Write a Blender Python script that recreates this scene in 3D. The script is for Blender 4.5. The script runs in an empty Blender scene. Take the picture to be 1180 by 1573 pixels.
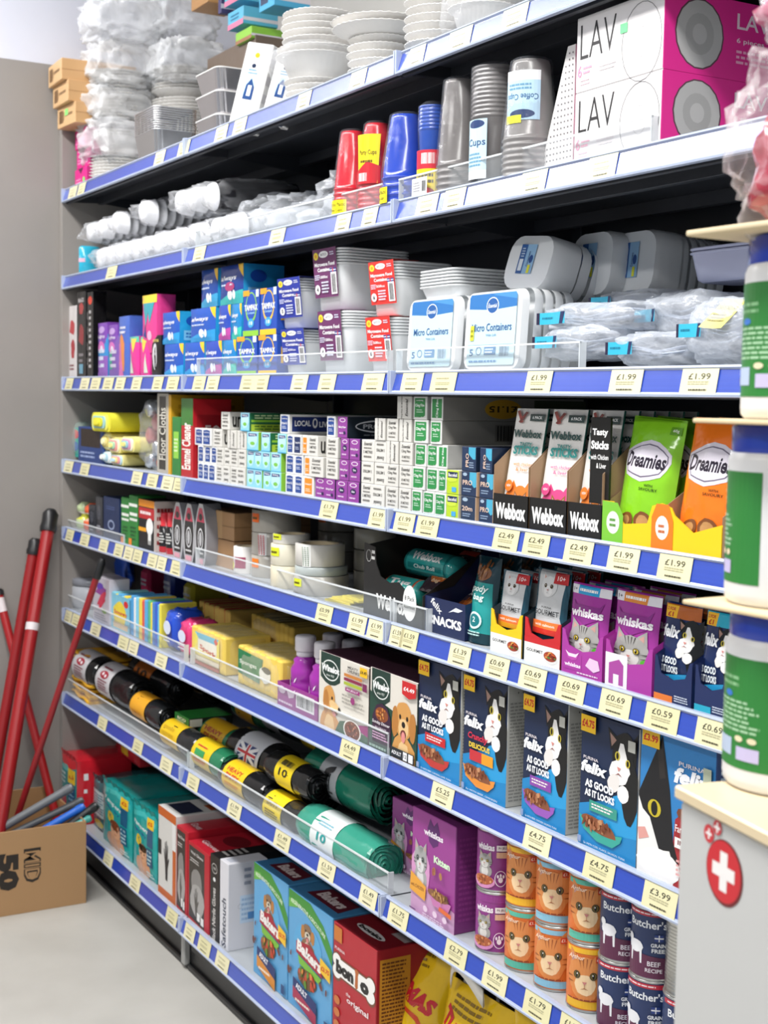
# shop shelving scene
EXPO = -0.05
AMB = 0.5
LP = (46, 44, 38, 26, 50, 26)
import bpy, math, random
from mathutils import Vector, Matrix, noise
C = bpy.context.scene.collection
SC = bpy.context.scene
random.seed(7)
# ---------------------------------------------------------------- camera
FPX = 2151.8
CAM = Vector((4.15789, -1.24655, 1.42234))
RT = Vector((0.4936942, 0.86945646, 0.01764927))
UP = Vector((-0.0781833, 0.02416287, 0.99664614))
FW = Vector((-0.86611397, 0.49341829, -0.07990604))
cd = bpy.data.cameras.new('camera')
cam = bpy.data.objects.new('camera', cd)
C.objects.link(cam)
m3 = Matrix((RT, UP, -FW)).transposed()
cam.matrix_world = Matrix.Translation(CAM) @ m3.to_4x4()
cd.sensor_fit = 'VERTICAL'
cd.sensor_height = 36.0
cd.lens = FPX / 1573 * 36.0
cd.clip_start = 0.05
cd.dof.use_dof = True
cd.dof.focus_distance = 2.15
cd.dof.aperture_fstop = 8.5
SC.camera = cam
SC.view_settings.view_transform = 'Standard'
SC.view_settings.look = 'None'
SC.view_settings.gamma = 1
SC.view_settings.use_curve_mapping = False
SC.view_settings.exposure = EXPO
# ---------------------------------------------------------------- world and ceiling lights
wd = bpy.data.worlds.new('world'); SC.world = wd; wd.use_nodes = True
wd.node_tree.nodes['Background'].inputs[0].default_value = (0.85, 0.92, 1.0, 1)
wd.node_tree.nodes['Background'].inputs[1].default_value = AMB


def area(name, loc, sx, sy, energy, col=(1, 0.985, 0.96), rot=(0, 0, 0)):
    l = bpy.data.lights.new(name, 'AREA'); l.shape = 'RECTANGLE'
    l.size = sx; l.size_y = sy; l.energy = energy; l.color = col
    o = bpy.data.objects.new(name, l); C.objects.link(o)
    o.location = loc; o.rotation_euler = rot
    return o


PANELS = [(-.1, -.92, LP[0]), (1.5, -.92, LP[1]), (3.1, -.92, LP[2]), (4.7, -.92, LP[3]), (1.5, -3.0, LP[4]), (4.7, -3.0, LP[5])]
for px_, py_, pe_ in PANELS: area('panel_light', (px_ + .6, py_, 2.955), 1.5, .3, pe_)
# ---------------------------------------------------------------- helpers
LZ = [0, 1.9896, 1.7336, 1.4329, 1.1862, 0.9810, 0.7331, 0.4740, 0.0962]   # bottom of the price rail of each shelf
RH = 0.0413                                                              # rail height
BX = [0.0, 0.9844, 1.9844, 2.9844]                                       # bay joints
SH = [z + RH - 0.004 for z in LZ]                                        # shelf top surfaces
SD = 0.42


def W(px, py, y=0.0):
    """point of the plane y = const (parallel to the shelf fronts) seen at a photo pixel"""
    d = FW + RT * ((px - 590) / FPX) - UP * ((py - 786.5) / FPX)
    t = (y - CAM.y) / d.y
    p = CAM + d * t
    return p.x, p.z


def WZ(px, py, z):
    d = FW + RT * ((px - 590) / FPX) - UP * ((py - 786.5) / FPX)
    t = (z - CAM.z) / d.z
    p = CAM + d * t
    return p.x, p.y


def WD(px, py, t):
    return CAM + (FW + RT * ((px - 590) / FPX) - UP * ((py - 786.5) / FPX)) * t


def XS(px, L, y=0.02):
    """x on shelf L for the pixel column px at depth y (base of an item)"""
    x = W(px, 590, y)[0]
    for k in range(6):
        d = Vector((x, y, SH[L])) - CAM
        z = d.dot(FW); py = 786.5 - FPX * d.dot(UP) / z
        x = W(px, py, y)[0]
    return x


def hexc(h):
    if isinstance(h, tuple): return h
    h = h.lstrip('#')
    if len(h) == 3: h = ''.join(c * 2 for c in h)
    r = []
    for i in (0, 2, 4):
        c = int(h[i:i + 2], 16) / 255
        r.append(c / 12.92 if c <= 0.04045 else ((c + 0.055) / 1.055) ** 2.4)
    return tuple(r) + (1.0,)


MATS = {}


def mat(kind):
    if kind in MATS: return MATS[kind]
    m = bpy.data.materials.new(kind.replace('_', ' ')); m.use_nodes = True
    nt = m.node_tree; N = nt.nodes; L = nt.links
    for n in list(N): N.remove(n)
    out = N.new('ShaderNodeOutputMaterial')
    at = N.new('ShaderNodeAttribute'); at.attribute_name = 'Col'
    tc = N.new('ShaderNodeTexCoord')
    p = N.new('ShaderNodeBsdfPrincipled')
    L.new(at.outputs['Color'], p.inputs['Base Color'])

    def bump(scale, strength, dist=0.002, detail=3, tex='noise'):
        if tex == 'noise':
            n = N.new('ShaderNodeTexNoise'); n.inputs['Scale'].default_value = scale; n.inputs['Detail'].default_value = detail
            o = n.outputs['Fac']
        else:
            n = N.new('ShaderNodeTexVoronoi'); n.inputs['Scale'].default_value = scale; o = n.outputs['Distance']
        L.new(tc.outputs['Object'], n.inputs['Vector'])
        b = N.new('ShaderNodeBump'); b.inputs['Strength'].default_value = strength; b.inputs['Distance'].default_value = dist
        L.new(o, b.inputs['Height'])
        return b
    sh = p.outputs[0]
    P = dict(card=(.42, 0, 6, .12), gloss=(.18, 0, 9, .1), matte=(.85, 0, 30, .12), metal=(.28, .95, 20, .1), foil=(.22, .9, 40, .5),
             crinkle=(.22, 0, 22, .55), satin=(.35, 0, 12, .08), wrap=(.14, 0, 18, .8), cloth=(.95, 0, 400, .4))
    if kind in P:
        r, me, bs, bst = P[kind]
        p.inputs['Roughness'].default_value = r; p.inputs['Metallic'].default_value = me
        b = bump(bs, bst, .004 if kind in ('crinkle', 'wrap') else .001)
        L.new(b.outputs[0], p.inputs['Normal'])
        n = N.new('ShaderNodeTexNoise'); n.inputs['Scale'].default_value = 35
        L.new(tc.outputs['Object'], n.inputs['Vector'])
        mr = N.new('ShaderNodeMapRange'); mr.inputs[3].default_value = max(0, r - .06); mr.inputs[4].default_value = min(1, r + .08)
        L.new(n.outputs['Fac'], mr.inputs[0]); L.new(mr.outputs[0], p.inputs['Roughness'])
        if kind == 'gloss': p.inputs['Coat Weight'].default_value = .3
        L.new(sh, out.inputs[0])
    elif kind in ('film', 'acrylic', 'frost', 'bag', 'milky'):
        ta = dict(film=.94, acrylic=.95, frost=.1, bag=.66, milky=.35)[kind]
        tr = N.new('ShaderNodeBsdfTransparent')
        tr.inputs[0].default_value = (1, 1, 1, 1)
        p.inputs['Roughness'].default_value = dict(film=.12, acrylic=.05, frost=.3, bag=.16, milky=.2)[kind]
        p.inputs['Specular IOR Level'].default_value = .8
        if kind in ('film', 'bag'):
            b = bump(30, .9, .01, 4); L.new(b.outputs[0], p.inputs['Normal'])
        if kind == 'frost':
            p.inputs['Subsurface Weight'].default_value = .15; p.inputs['Subsurface Radius'].default_value = (1, 1, 1); p.inputs['Subsurface Scale'].default_value = .03
        mx = N.new('ShaderNodeMixShader')
        lw = N.new('ShaderNodeLayerWeight'); lw.inputs[0].default_value = .12 if kind == 'acrylic' else .25
        mr = N.new('ShaderNodeMapRange'); mr.inputs[3].default_value = 1 - ta; mr.inputs[4].default_value = min(1, 1 - ta + dict(acrylic=.3, film=.38).get(kind, .45))
        L.new(lw.outputs['Facing'], mr.inputs[0]); L.new(mr.outputs[0], mx.inputs[0])
        L.new(tr.outputs[0], mx.inputs[1]); L.new(sh, mx.inputs[2]); L.new(mx.outputs[0], out.inputs[0])
    MATS[kind] = m
    return m


def surf(name, c1, c2, scale=6, rough=.6, bump=.1, bscale=80, metal=0, detail=5):
    m = bpy.data.materials.new(name); m.use_nodes = True
    nt = m.node_tree; N = nt.nodes; L = nt.links; p = N['Principled BSDF']
    tc = N.new('ShaderNodeTexCoord')
    n = N.new('ShaderNodeTexNoise'); n.inputs['Scale'].default_value = scale; n.inputs['Detail'].default_value = detail
    L.new(tc.outputs['Object'], n.inputs['Vector'])
    r = N.new('ShaderNodeValToRGB'); r.color_ramp.elements[0].position = .3; r.color_ramp.elements[1].position = .7
    r.color_ramp.elements[0].color = hexc(c1); r.color_ramp.elements[1].color = hexc(c2)
    L.new(n.outputs['Fac'], r.inputs[0]); L.new(r.outputs[0], p.inputs['Base Color'])
    n2 = N.new('ShaderNodeTexNoise'); n2.inputs['Scale'].default_value = bscale
    L.new(tc.outputs['Object'], n2.inputs['Vector'])
    b = N.new('ShaderNodeBump'); b.inputs['Strength'].default_value = bump; b.inputs['Distance'].default_value = .002
    L.new(n2.outputs['Fac'], b.inputs['Height']); L.new(b.outputs[0], p.inputs['Normal'])
    p.inputs['Roughness'].default_value = rough; p.inputs['Metallic'].default_value = metal
    return m


TXT = {}


def text_tris(s, bold=0.0, shear=0.0):
    k = (s, bold, shear)
    if k in TXT: return TXT[k]
    cu = bpy.data.curves.new('t', 'FONT'); cu.body = s; cu.size = 1; cu.resolution_u = 2
    cu.offset = bold; cu.shear = shear; cu.align_x = 'LEFT'
    ob = bpy.data.objects.new('t', cu); C.objects.link(ob)
    dg = bpy.context.evaluated_depsgraph_get()
    me = ob.evaluated_get(dg).to_mesh()
    me.calc_loop_triangles()
    vs = [(v.co.x, v.co.y) for v in me.vertices]
    tr = [tuple(vs[i] for i in t.vertices) for t in me.loop_triangles]
    bpy.data.objects.remove(ob); bpy.data.curves.remove(cu)
    if not tr: tr = [((0, 0), (0, 0), (0, 0))]
    xs = [q[0] for t in tr for q in t]; ys = [q[1] for t in tr for q in t]
    TXT[k] = (tr, min(xs), max(xs), min(ys), max(ys))
    return TXT[k]


def clip(poly, ax, lo, hi):
    for s, lim in ((1, lo), (-1, hi)):
        out = []
        for i in range(len(poly)):
            a, b = poly[i - 1], poly[i]
            da, db = s * (a[ax] - lim), s * (b[ax] - lim)
            if da >= 0: 
                if not out or out[-1] != a: out.append(a)
            if (da > 0 and db < 0) or (da < 0 and db > 0):
                t = da / (da - db)
                out.append((a[0] + (b[0] - a[0]) * t, a[1] + (b[1] - a[1]) * t))
        poly = out
        if len(poly) < 3: return None
    return poly


def ell(cx, cy, rx, ry, n=20, a0=0, a1=360, rot=0):
    o = []
    for i in range(n if a1 - a0 >= 360 else n + 1):
        a = math.radians(a0 + (a1 - a0) * i / n)
        x, y = rx * math.cos(a), ry * math.sin(a)
        c, s = math.cos(rot), math.sin(rot)
        o.append((cx + x * c - y * s, cy + x * s + y * c))
    return o


def flat(o, ex, ez, n, off=0.00035):
    o = Vector(o); ex = Vector(ex); ez = Vector(ez); n = Vector(n)
    return lambda u, v, l: o + ex * u + ez * v + n * (off * (l + 1))


class MB:
    def __init__(s, rnd=None):
        s.v = []; s.f = []; s.c = []; s.m = []; s.sm = []; s.kinds = []

    def k(s, kind):
        if kind not in s.kinds: s.kinds.append(kind)
        return s.kinds.index(kind)

    def poly(s, pts, col, kind='card', smooth=False):
        i = len(s.v); s.v += [tuple(p) for p in pts]
        s.f.append(list(range(i, i + len(pts)))); s.c.append(hexc(col)); s.m.append(s.k(kind)); s.sm.append(smooth)

    def grid(s, pts, col, kind='card', closeu=False, closev=False, smooth=True):
        """pts[i][j] rows; col colour or f(i, j)"""
        n = len(pts); mm = len(pts[0]); b = len(s.v)
        for r in pts: s.v += [tuple(p) for p in r]
        for i in range(n if closeu else n - 1):
            for j in range(mm if closev else mm - 1):
                a = b + i * mm + j; d = b + i * mm + (j + 1) % mm
                e = b + ((i + 1) % n) * mm + (j + 1) % mm; g = b + ((i + 1) % n) * mm + j
                s.f.append([a, d, e, g]); s.c.append(hexc(col(i, j) if callable(col) else col))
                s.m.append(s.k(kind)); s.sm.append(smooth)

    def box(s, x0, y0, z0, x1, y1, z1, col, kind='card', ch=0.0012, front=None, side=None, top=None):
        ch = min(ch, abs(x1 - x0) / 4, abs(y1 - y0) / 4, abs(z1 - z0) / 4)
        X = (x0, x1); Y = (y0, y1); Z = (z0, z1)

        def P(i, j, k, ax):
            q = [X[i], Y[j], Z[k]]; sg = (1 if i == 0 else -1, 1 if j == 0 else -1, 1 if k == 0 else -1)
            for a in range(3):
                if a != ax: q[a] += sg[a] * ch
            return tuple(q)
        b = len(s.v); idx = {}
        for i in (0, 1):
            for j in (0, 1):
                for k in (0, 1):
                    for ax in range(3):
                        idx[(i, j, k, ax)] = len(s.v); s.v.append(P(i, j, k, ax))

        def F(l, c):
            s.f.append(l); s.c.append(hexc(c)); s.m.append(s.k(kind)); s.sm.append(False)
        I = idx
        F([I[0, 0, 0, 0], I[0, 0, 1, 0], I[0, 1, 1, 0], I[0, 1, 0, 0]], side or col)
        F([I[1, 0, 0, 0], I[1, 1, 0, 0], I[1, 1, 1, 0], I[1, 0, 1, 0]], side or col)
        F([I[0, 0, 0, 1], I[1, 0, 0, 1], I[1, 0, 1, 1], I[0, 0, 1, 1]], front or col)
        F([I[0, 1, 0, 1], I[0, 1, 1, 1], I[1, 1, 1, 1], I[1, 1, 0, 1]], col)
        F([I[0, 0, 0, 2], I[0, 1, 0, 2], I[1, 1, 0, 2], I[1, 0, 0, 2]], col)
        F([I[0, 0, 1, 2], I[1, 0, 1, 2], I[1, 1, 1, 2], I[0, 1, 1, 2]], top or col)
        if ch > 0:
            for j in (0, 1):
                for k in (0, 1):
                    F([I[0, j, k, 1], I[0, j, k, 2], I[1, j, k, 2], I[1, j, k, 1]][::(1 if j == k else -1)], front or col if j == 0 else col)
            for i in (0, 1):
                for k in (0, 1):
                    F([I[i, 0, k, 0], I[i, 1, k, 0], I[i, 1, k, 2], I[i, 0, k, 2]][::(1 if i == k else -1)], side or col)
            for i in (0, 1):
                for j in (0, 1):
                    F([I[i, j, 0, 0], I[i, j, 0, 1], I[i, j, 1, 1], I[i, j, 1, 0]][::(1 if i == j else -1)], side or col)
            for i in (0, 1):
                for j in (0, 1):
                    for k in (0, 1):
                        F([I[i, j, k, 0], I[i, j, k, 1], I[i, j, k, 2]][::(1 if (i + j + k) % 2 == 1 else -1)], col)

    def lathe(s, prof, col, kind='gloss', seg=24, c=(0, 0, 0), axis='z', smooth=True, sx=1, sy=1, capb=True, capt=True):
        """prof: list of (r, z); col one colour or a list per segment"""
        def T(x, y, z):
            if axis == 'z': return (c[0] + x * sx, c[1] + y * sy, c[2] + z)
            if axis == 'x': return (c[0] + z, c[1] + x * sx, c[2] + y * sy)
            return (c[0] + x * sx, c[1] + z, c[2] + y * sy)
        rows = [[T(r * math.cos(2 * math.pi * j / seg), r * math.sin(2 * math.pi * j / seg), z) for j in range(seg)] for r, z in prof]
        s.grid(rows, (lambda i, j: col[i]) if isinstance(col, list) else col, kind, closev=True, smooth=smooth)
        cl = (lambda i: col[i]) if isinstance(col, list) else (lambda i: col)
        if capb and prof[0][0] > 1e-5: s.poly(rows[0][::-1], cl(0), kind)
        if capt and prof[-1][0] > 1e-5: s.poly(rows[-1], cl(-1), kind)

    def tube(s, pts, r, col, kind='gloss', seg=8, cap=True):
        rows = []; pts = [Vector(p) for p in pts]
        for i, p in enumerate(pts):
            d = (pts[min(i + 1, len(pts) - 1)] - pts[max(i - 1, 0)]).normalized()
            a = d.cross(Vector((0, 0, 1)));
            if a.length < .05: a = d.cross(Vector((0, 1, 0)))
            a.normalize(); bb = d.cross(a)
            rr = r[i] if isinstance(r, (list, tuple)) else r
            rows.append([p + a * rr * math.cos(2 * math.pi * j / seg) + bb * rr * math.sin(2 * math.pi * j / seg) for j in range(seg)])
        s.grid(rows, col, kind, closev=True)
        if cap:
            s.poly(rows[0][::-1], col, kind); s.poly(rows[-1], col, kind)

    def art(s, ops, fn, w, h, kind='card', du=None, dv=None, off=0.0, base=0):
        """flat print on a face: ops in face fractions (0..1, 0..1); fn maps (u m, v m, layer)"""
        for n, op in enumerate(ops):
            t = op[0]; lay = base + n * .25; kd = kind
            if t == 'r': polys = [[(op[1], op[2]), (op[3], op[2]), (op[3], op[4]), (op[1], op[4])]]; col = op[5]
            elif t == 'p': polys = [list(op[1])]; col = op[2]
            elif t == 'e': polys = [ell(op[1], op[2], op[3], op[4], op[6] if len(op) > 6 else 18)]; col = op[5]
            elif t == 'ring':
                _, cx, cy, rx, ry, th, col = op; a = ell(cx, cy, rx, ry, 24); b = ell(cx, cy, rx - th, ry - th * w / h, 24)
                polys = [[a[i - 1], a[i], b[i], b[i - 1]] for i in range(24)]
            elif t == 'lines':          # rows of unreadable small print
                _, x0, y0, x1, y1, nl, col = op; polys = []; rr = random.Random(nl * 7 + int(x0 * 100))
                st = (y1 - y0) / nl
                for q in range(nl):
                    x = x0; yy = y0 + q * st
                    xe = x1 - rr.random() * .25 * (x1 - x0)
                    while x < xe:
                        wl = (.04 + .1 * rr.random()) * (x1 - x0) * 1.3; e = min(x + wl, xe)
                        polys.append([(x, yy + st * .25), (e, yy + st * .25), (e, yy + st * .75), (x, yy + st * .75)]); x = e + .025 * (x1 - x0)
            elif t == 'bars':           # a barcode
                _, x0, y0, x1, y1, col = op; polys = []; rr = random.Random(5); x = x0 + .02 * (x1 - x0)
                while x < x1:
                    wl = rr.choice((.02, .03, .05)) * (x1 - x0); polys.append([(x, y0), (min(x + wl, x1), y0), (min(x + wl, x1), y1), (x, y1)]); x += wl + rr.choice((.02, .04)) * (x1 - x0)
            elif t == 't':              # ('t', text, cx, cy, width, height, colour, opts)
                _, txt, cx, cy, tw, th, col = op[:7]; o = op[7] if len(op) > 7 else {}
                tr, a0, a1, b0, b1 = text_tris(txt, o.get('bold', .012), o.get('shear', 0))
                aw = (a1 - a0) or 1; ah = (b1 - b0) or 1
                R = math.radians(o.get('rot', 0)); cr, sr = math.cos(R), math.sin(R); arc = o.get('arc', 0)
                polys = []
                W_, H_ = tw * w, th * h
                for q in tr:
                    pp = []
                    for (x, y) in q:
                        X = ((x - a0) / aw - .5) * W_; Y_ = ((y - b0) / ah - .5) * H_
                        if o.get('flip'): X, Y_ = -X, -Y_
                        Y_ += arc * (1 - (2 * X / W_) ** 2) * H_ if W_ else 0
                        X2, Y2 = X * cr - Y_ * sr, X * sr + Y_ * cr
                        pp.append((cx + X2 / w, cy + Y2 / h))
                    polys.append(pp)
            else: raise Exception(t)
            for pl in polys:
                q = [(a * w, b * h) for a, b in pl]
                A = sum(q[i - 1][0] * q[i][1] - q[i][0] * q[i - 1][1] for i in range(len(q)))
                if A < 0: q = q[::-1]
                cells = [q]
                for ax, step in ((0, du), (1, dv)):
                    if not step: continue
                    nc = []
                    for c_ in cells:
                        lo = min(z[ax] for z in c_); hi = max(z[ax] for z in c_); i0 = int(math.floor(lo / step)); i1 = int(math.ceil(hi / step))
                        if i1 - i0 <= 1: nc.append(c_); continue
                        for i in range(i0, i1):
                            r_ = clip(c_, ax, i * step, (i + 1) * step)
                            if r_ and len(r_) > 2: nc.append(r_)
                    cells = nc
                for c_ in cells:
                    s.poly([fn(a, b, lay) for a, b in c_], col, kd, smooth=bool(du or dv))

    def build(s, name, parent=None, loc=None, rot=None, mats=None):
        me = bpy.data.meshes.new(name); me.from_pydata(s.v, [], s.f)
        for k in (mats or s.kinds): me.materials.append(k if not isinstance(k, str) else mat(k))
        ca = me.color_attributes.new('Col', 'FLOAT_COLOR', 'CORNER')
        buf = []
        for f, c in zip(s.f, s.c): buf.extend(c * len(f))
        ca.data.foreach_set('color', buf)
        me.polygons.foreach_set('material_index', s.m); me.polygons.foreach_set('use_smooth', s.sm)
        me.update()
        o = bpy.data.objects.new(name, me); C.objects.link(o)
        if parent is not None: o.parent = parent
        if loc is not None: o.location = loc
        if rot is not None: o.rotation_euler = rot
        return o


def cyl(c, r, a0, axis='z', off=0.0003, k=1.0):
    """print wrapped on a cylinder, u along the arc from angle a0 (radians), v along the axis"""
    def f(u, v, l):
        a = a0 + k * u / r; R = r + off * (l + 1)
        if axis == 'z': return Vector((c[0] + R * math.cos(a), c[1] + R * math.sin(a), c[2] + v))
        return Vector((c[0] + v, c[1] + R * math.cos(a), c[2] + R * math.sin(a)))
    return f


def tag(o, label=None, cat=None, group=None, kind=None):
    if label: o['label'] = label
    if cat: o['category'] = cat
    if group: o['group'] = group
    if kind: o['kind'] = kind
    return o


def empty(name, loc, label=None, cat=None, group=None, rot=0):
    o = bpy.data.objects.new(name, None); C.objects.link(o); o.location = loc; o.rotation_euler = (0, 0, rot)
    o.empty_display_size = .02
    return tag(o, label, cat, group)


KIDS = {}


def kids(o):
    return [c for c in bpy.data.objects if c.parent == o]


def dup(o, loc=None, rot=None, label=None, group=None, parent=None):
    c = o.copy(); C.objects.link(c)
    if parent is not None: c.parent = parent
    if loc is not None: c.location = loc
    if rot is not None: c.rotation_euler = rot if isinstance(rot, tuple) else (0, 0, rot)
    if label: c['label'] = label
    if group: c['group'] = group
    for ch in o.children: dup(ch, parent=c)
    return c


ORD = ['', 'first', 'second', 'third', 'fourth', 'fifth', 'sixth', 'seventh', 'eighth', 'ninth', 'tenth', 'eleventh', 'twelfth', 'thirteenth', 'fourteenth', 'fifteenth', 'sixteenth', 'seventeenth', 'eighteenth', 'nineteenth', 'twentieth', 'twenty-first', 'twenty-second', 'twenty-third', 'twenty-fourth']
SHN = ['', 'top shelf', 'second shelf down', 'third shelf down', 'fourth shelf down', 'fifth shelf down', 'sixth shelf down', 'seventh shelf down', 'bottom shelf']
# ---------------------------------------------------------------- room
def plane_box(name, a, b, m, kind='structure'):
    o = MB(); o.box(*a, *b, '#888888', ch=0); r = o.build(name, mats=[m]); r['kind'] = kind
    return r


floor_m = surf('floor vinyl', '#b2b0aa', '#bdbbb5', 5, .42, .08, 200)
wall_m = surf('grey wall paint', '#8f8a86', '#96918c', 3, .55, .05, 60)
wallup_m = surf('white wall paint', '#d4d6e2', '#dadce6', 3, .7, .05, 60)
back_m = surf('cream wall paint', '#c9c6c0', '#d2cfc9', 3, .7, .05, 60)
plane_box('floor', (-.6, -4, -.1), (7, .6, 0), floor_m)
plane_box('wall_left', (-.2, -4, 0), (-.03, .6, 2.395), wall_m)
plane_box('trim_1', (-.2, -4, 2.395), (-.036, .6, 3.0), wallup_m)
plane_box('wall_back', (-.2, .6, 0), (7, .7, 3.0), back_m)
plane_box('ceiling', (-.6, -4, 3.0), (7, .7, 3.1), wallup_m)

# ---------------------------------------------------------------- shelving
steel_m = surf('charcoal steel and shelf shade', '#2e3138', '#363940', 8, .45, .05, 300, 0)  # also on the shelf undersides, where the dark tone paints in their shade
def rail_mat():
    m = bpy.data.materials.new('blue price rail plastic'); m.use_nodes = True
    nt = m.node_tree; N = nt.nodes; L = nt.links; p = N['Principled BSDF']
    tc = N.new('ShaderNodeTexCoord'); sp = N.new('ShaderNodeSeparateXYZ'); L.new(tc.outputs['Object'], sp.inputs[0])
    w = N.new('ShaderNodeTexNoise'); w.noise_dimensions = '1D'; w.inputs['Scale'].default_value = 90; L.new(sp.outputs['Z'], w.inputs['W'])
    r = N.new('ShaderNodeValToRGB'); r.color_ramp.elements[0].color = hexc('#15359a'); r.color_ramp.elements[1].color = hexc('#2450c6')
    L.new(w.outputs['Fac'], r.inputs[0]); L.new(r.outputs[0], p.inputs['Base Color'])
    p.inputs['Roughness'].default_value = .36; p.inputs['Coat Weight'].default_value = 1.0; p.inputs['Coat Roughness'].default_value = .22; p.inputs['Coat IOR'].default_value = 1.7
    b = N.new('ShaderNodeBump'); b.inputs['Strength'].default_value = .25; b.inputs['Distance'].default_value = .001
    L.new(w.outputs['Fac'], b.inputs['Height']); L.new(b.outputs[0], p.inputs['Normal'])
    return m
rail_m = rail_mat()
edge_m = surf('grey rail edge plastic', '#a9b4cc', '#b4bed4', 20, .25, .02, 100)
shelf_top_m = surf('light grey shelf paint', '#a6abb0', '#b0b5ba', 10, .4, .04, 200)


def shelf_meshes(w):
    s = MB()                      # folded steel tray: top plate, lip and ribs below
    s.box(.002, .012, -.012, w - .002, SD, 0, '#888', ch=.0008)
    s.poly([(.003, .013, .0002), (w - .003, .013, .0002), (w - .003, SD - .001, .0002), (.003, SD - .001, .0002)], '#888', 'top')  # light paint on top only; the body below is coloured dark as shade
    s.box(.002, .012, -.040, w - .002, .022, -.012, '#888', ch=.0005)
    s.box(.002, .11, -.034, w - .002, .125, -.012, '#888', ch=.0005)
    s.box(.002, .30, -.034, w - .002, .315, -.012, '#888', ch=.0005)
    r = MB(); z0, z1 = -RH + .004, .004
    pr = [(.004, z0 - .001), (-.003, z0), (-.0035, z0 + .003), (-.001, z0 + .004), (.0005, z0 + .006), (.009, z1 - .006), (.0065, z1 - .003), (.0085, z1), (.015, z1), (.015, z1 - .003)]
    # ends rounded a little
    rows = [[(x, y, z) for x in (.0015, .004, w - .004, w - .0015)] for y, z in pr]
    r.grid(rows, '#888', 'rail', smooth=False)
    r.m = [0 if 4 * 0 <= 0 and (3 * 4 <= i < 3 * 5) else 1 for i in range(len(r.m))]
    r.kinds = ['a', 'b']
    for x in (.0015, w - .0015):
        r.poly([(x, y, z) for y, z in pr][::(1 if x < .01 else -1)], '#888', 'b')
    for x in (.0015, w - .0055):  # end caps of the clip
        i0 = len(r.m); r.box(x, -.0035, z0, x + .004, .0098, z1, '#888', 'b', ch=.0006)
    return s, r


def bracket_mesh():
    b = MB(); pts = [(.02, -.012), (SD, -.012), (SD, -.055), (SD - .05, -.055), (.12, -.03), (.02, -.035)]
    for x in (.0, .003): b.poly([(x, y, z) for y, z in pts][::(1 if x == 0 else -1)], '#888')
    for i in range(len(pts)):
        a, c = pts[i - 1], pts[i]; b.poly([(0, *a), (0, *c), (.003, *c), (.003, *a)], '#888')
    return b


sbm, rbm = shelf_meshes(1.0); bbm = bracket_mesh()
PW = [1.0]; proto_shelf = None
WORD = ['left', 'middle', 'right']
for bay in range(3):
    x0, x1 = BX[bay], BX[bay + 1]; w = x1 - x0
    t = empty('shelving_bay', (x0, 0, 0), ['blue railed shelving bay at the far left end against the grey wall', 'middle shelving bay, blue rails between the two rail joints', 'nearest shelving bay at right, holding pet food and food containers'][bay], 'shelving', 'shelving bays')
    b = MB(); b.box(.0005, SD, .02, w - .0005, SD + .02, 2.3, '#888', ch=0); b.build('back_panel', t, mats=[steel_m])
    for xx in (.001, w - .031):
        b = MB(); b.box(xx, SD - .03, 0, xx + .03, SD, 2.3, '#888', ch=.002); b.build('upright', t, mats=[steel_m])
    for L in range(1, 9):
        s, r = (sbm, rbm) if bay else shelf_meshes(w)
        if proto_shelf is None or bay == 0 and L == 1 or bay == 1 and L == 1:
            so = s.build('shelf', t, (0, 0, SH[L]), mats=[steel_m, shelf_top_m])
            ro = r.build('price_rail', so, mats=[rail_m, edge_m]); bo = bbm.build('bracket', so, (.002, 0, 0), mats=[steel_m]); b2 = dup(bo, (w - .005, 0, 0), parent=so)
            proto_shelf = so
            
        else:
            so = dup(proto_shelf, (0, 0, SH[L]), parent=t)
    # kick plate with a pressed recess and chrome foot
    b = MB(); b.box(.002, .03, .004, w - .002, .05, .098, '#888', ch=.003)
    b.box(.02, .022, .055, w - .02, .031, .085, '#888', ch=.004); b.box(.001, .02, 0, w - .001, .035, .016, '#888', ch=.003)
    b.build('kick_plate', t, mats=[surf('black plinth plastic', '#18191b', '#202124', 8, .4, .05, 100)])
    b = MB(); b.box(w - .022, .012, .01, w - .001, .03, .1, '#9a9a98', 'satin', ch=.003); b.build('plinth_clip', t)
b = MB(); b.box(-.028, .0, 0, -.0, SD + .02, 2.28, '#888', ch=.001)
e = b.build('end_panel', mats=[wall_m]); tag(e, 'narrow grey end panel between the shelving and the left wall', 'panel')


# clear acrylic guards standing on the shelf front edges
def guard(px0, px1, L, hgt, label, y=.018, ends=True):
    xa, xb = XS(px0, L, y), XS(px1, L, y)
    g = MB(); z = 0
    g.box(0, 0, 0, xb - xa, .0025, hgt, '#dfe6ea', 'acrylic', ch=.0004)
    g.box(0, -.0004, hgt - .0022, xb - xa, .003, hgt + .0006, '#eef2f4', 'milky', ch=0)
    g.box(0, 0, 0, .0025, .012, hgt, '#e8edf0', 'milky', ch=0); g.box(xb - xa - .0025, 0, 0, xb - xa, .012, hgt, '#e8edf0', 'milky', ch=0)
    o = g.build('shelf_guard', loc=(xa, y, SH[L]))
    return tag(o, label, 'shelf guard', 'clear shelf edge guards')


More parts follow.
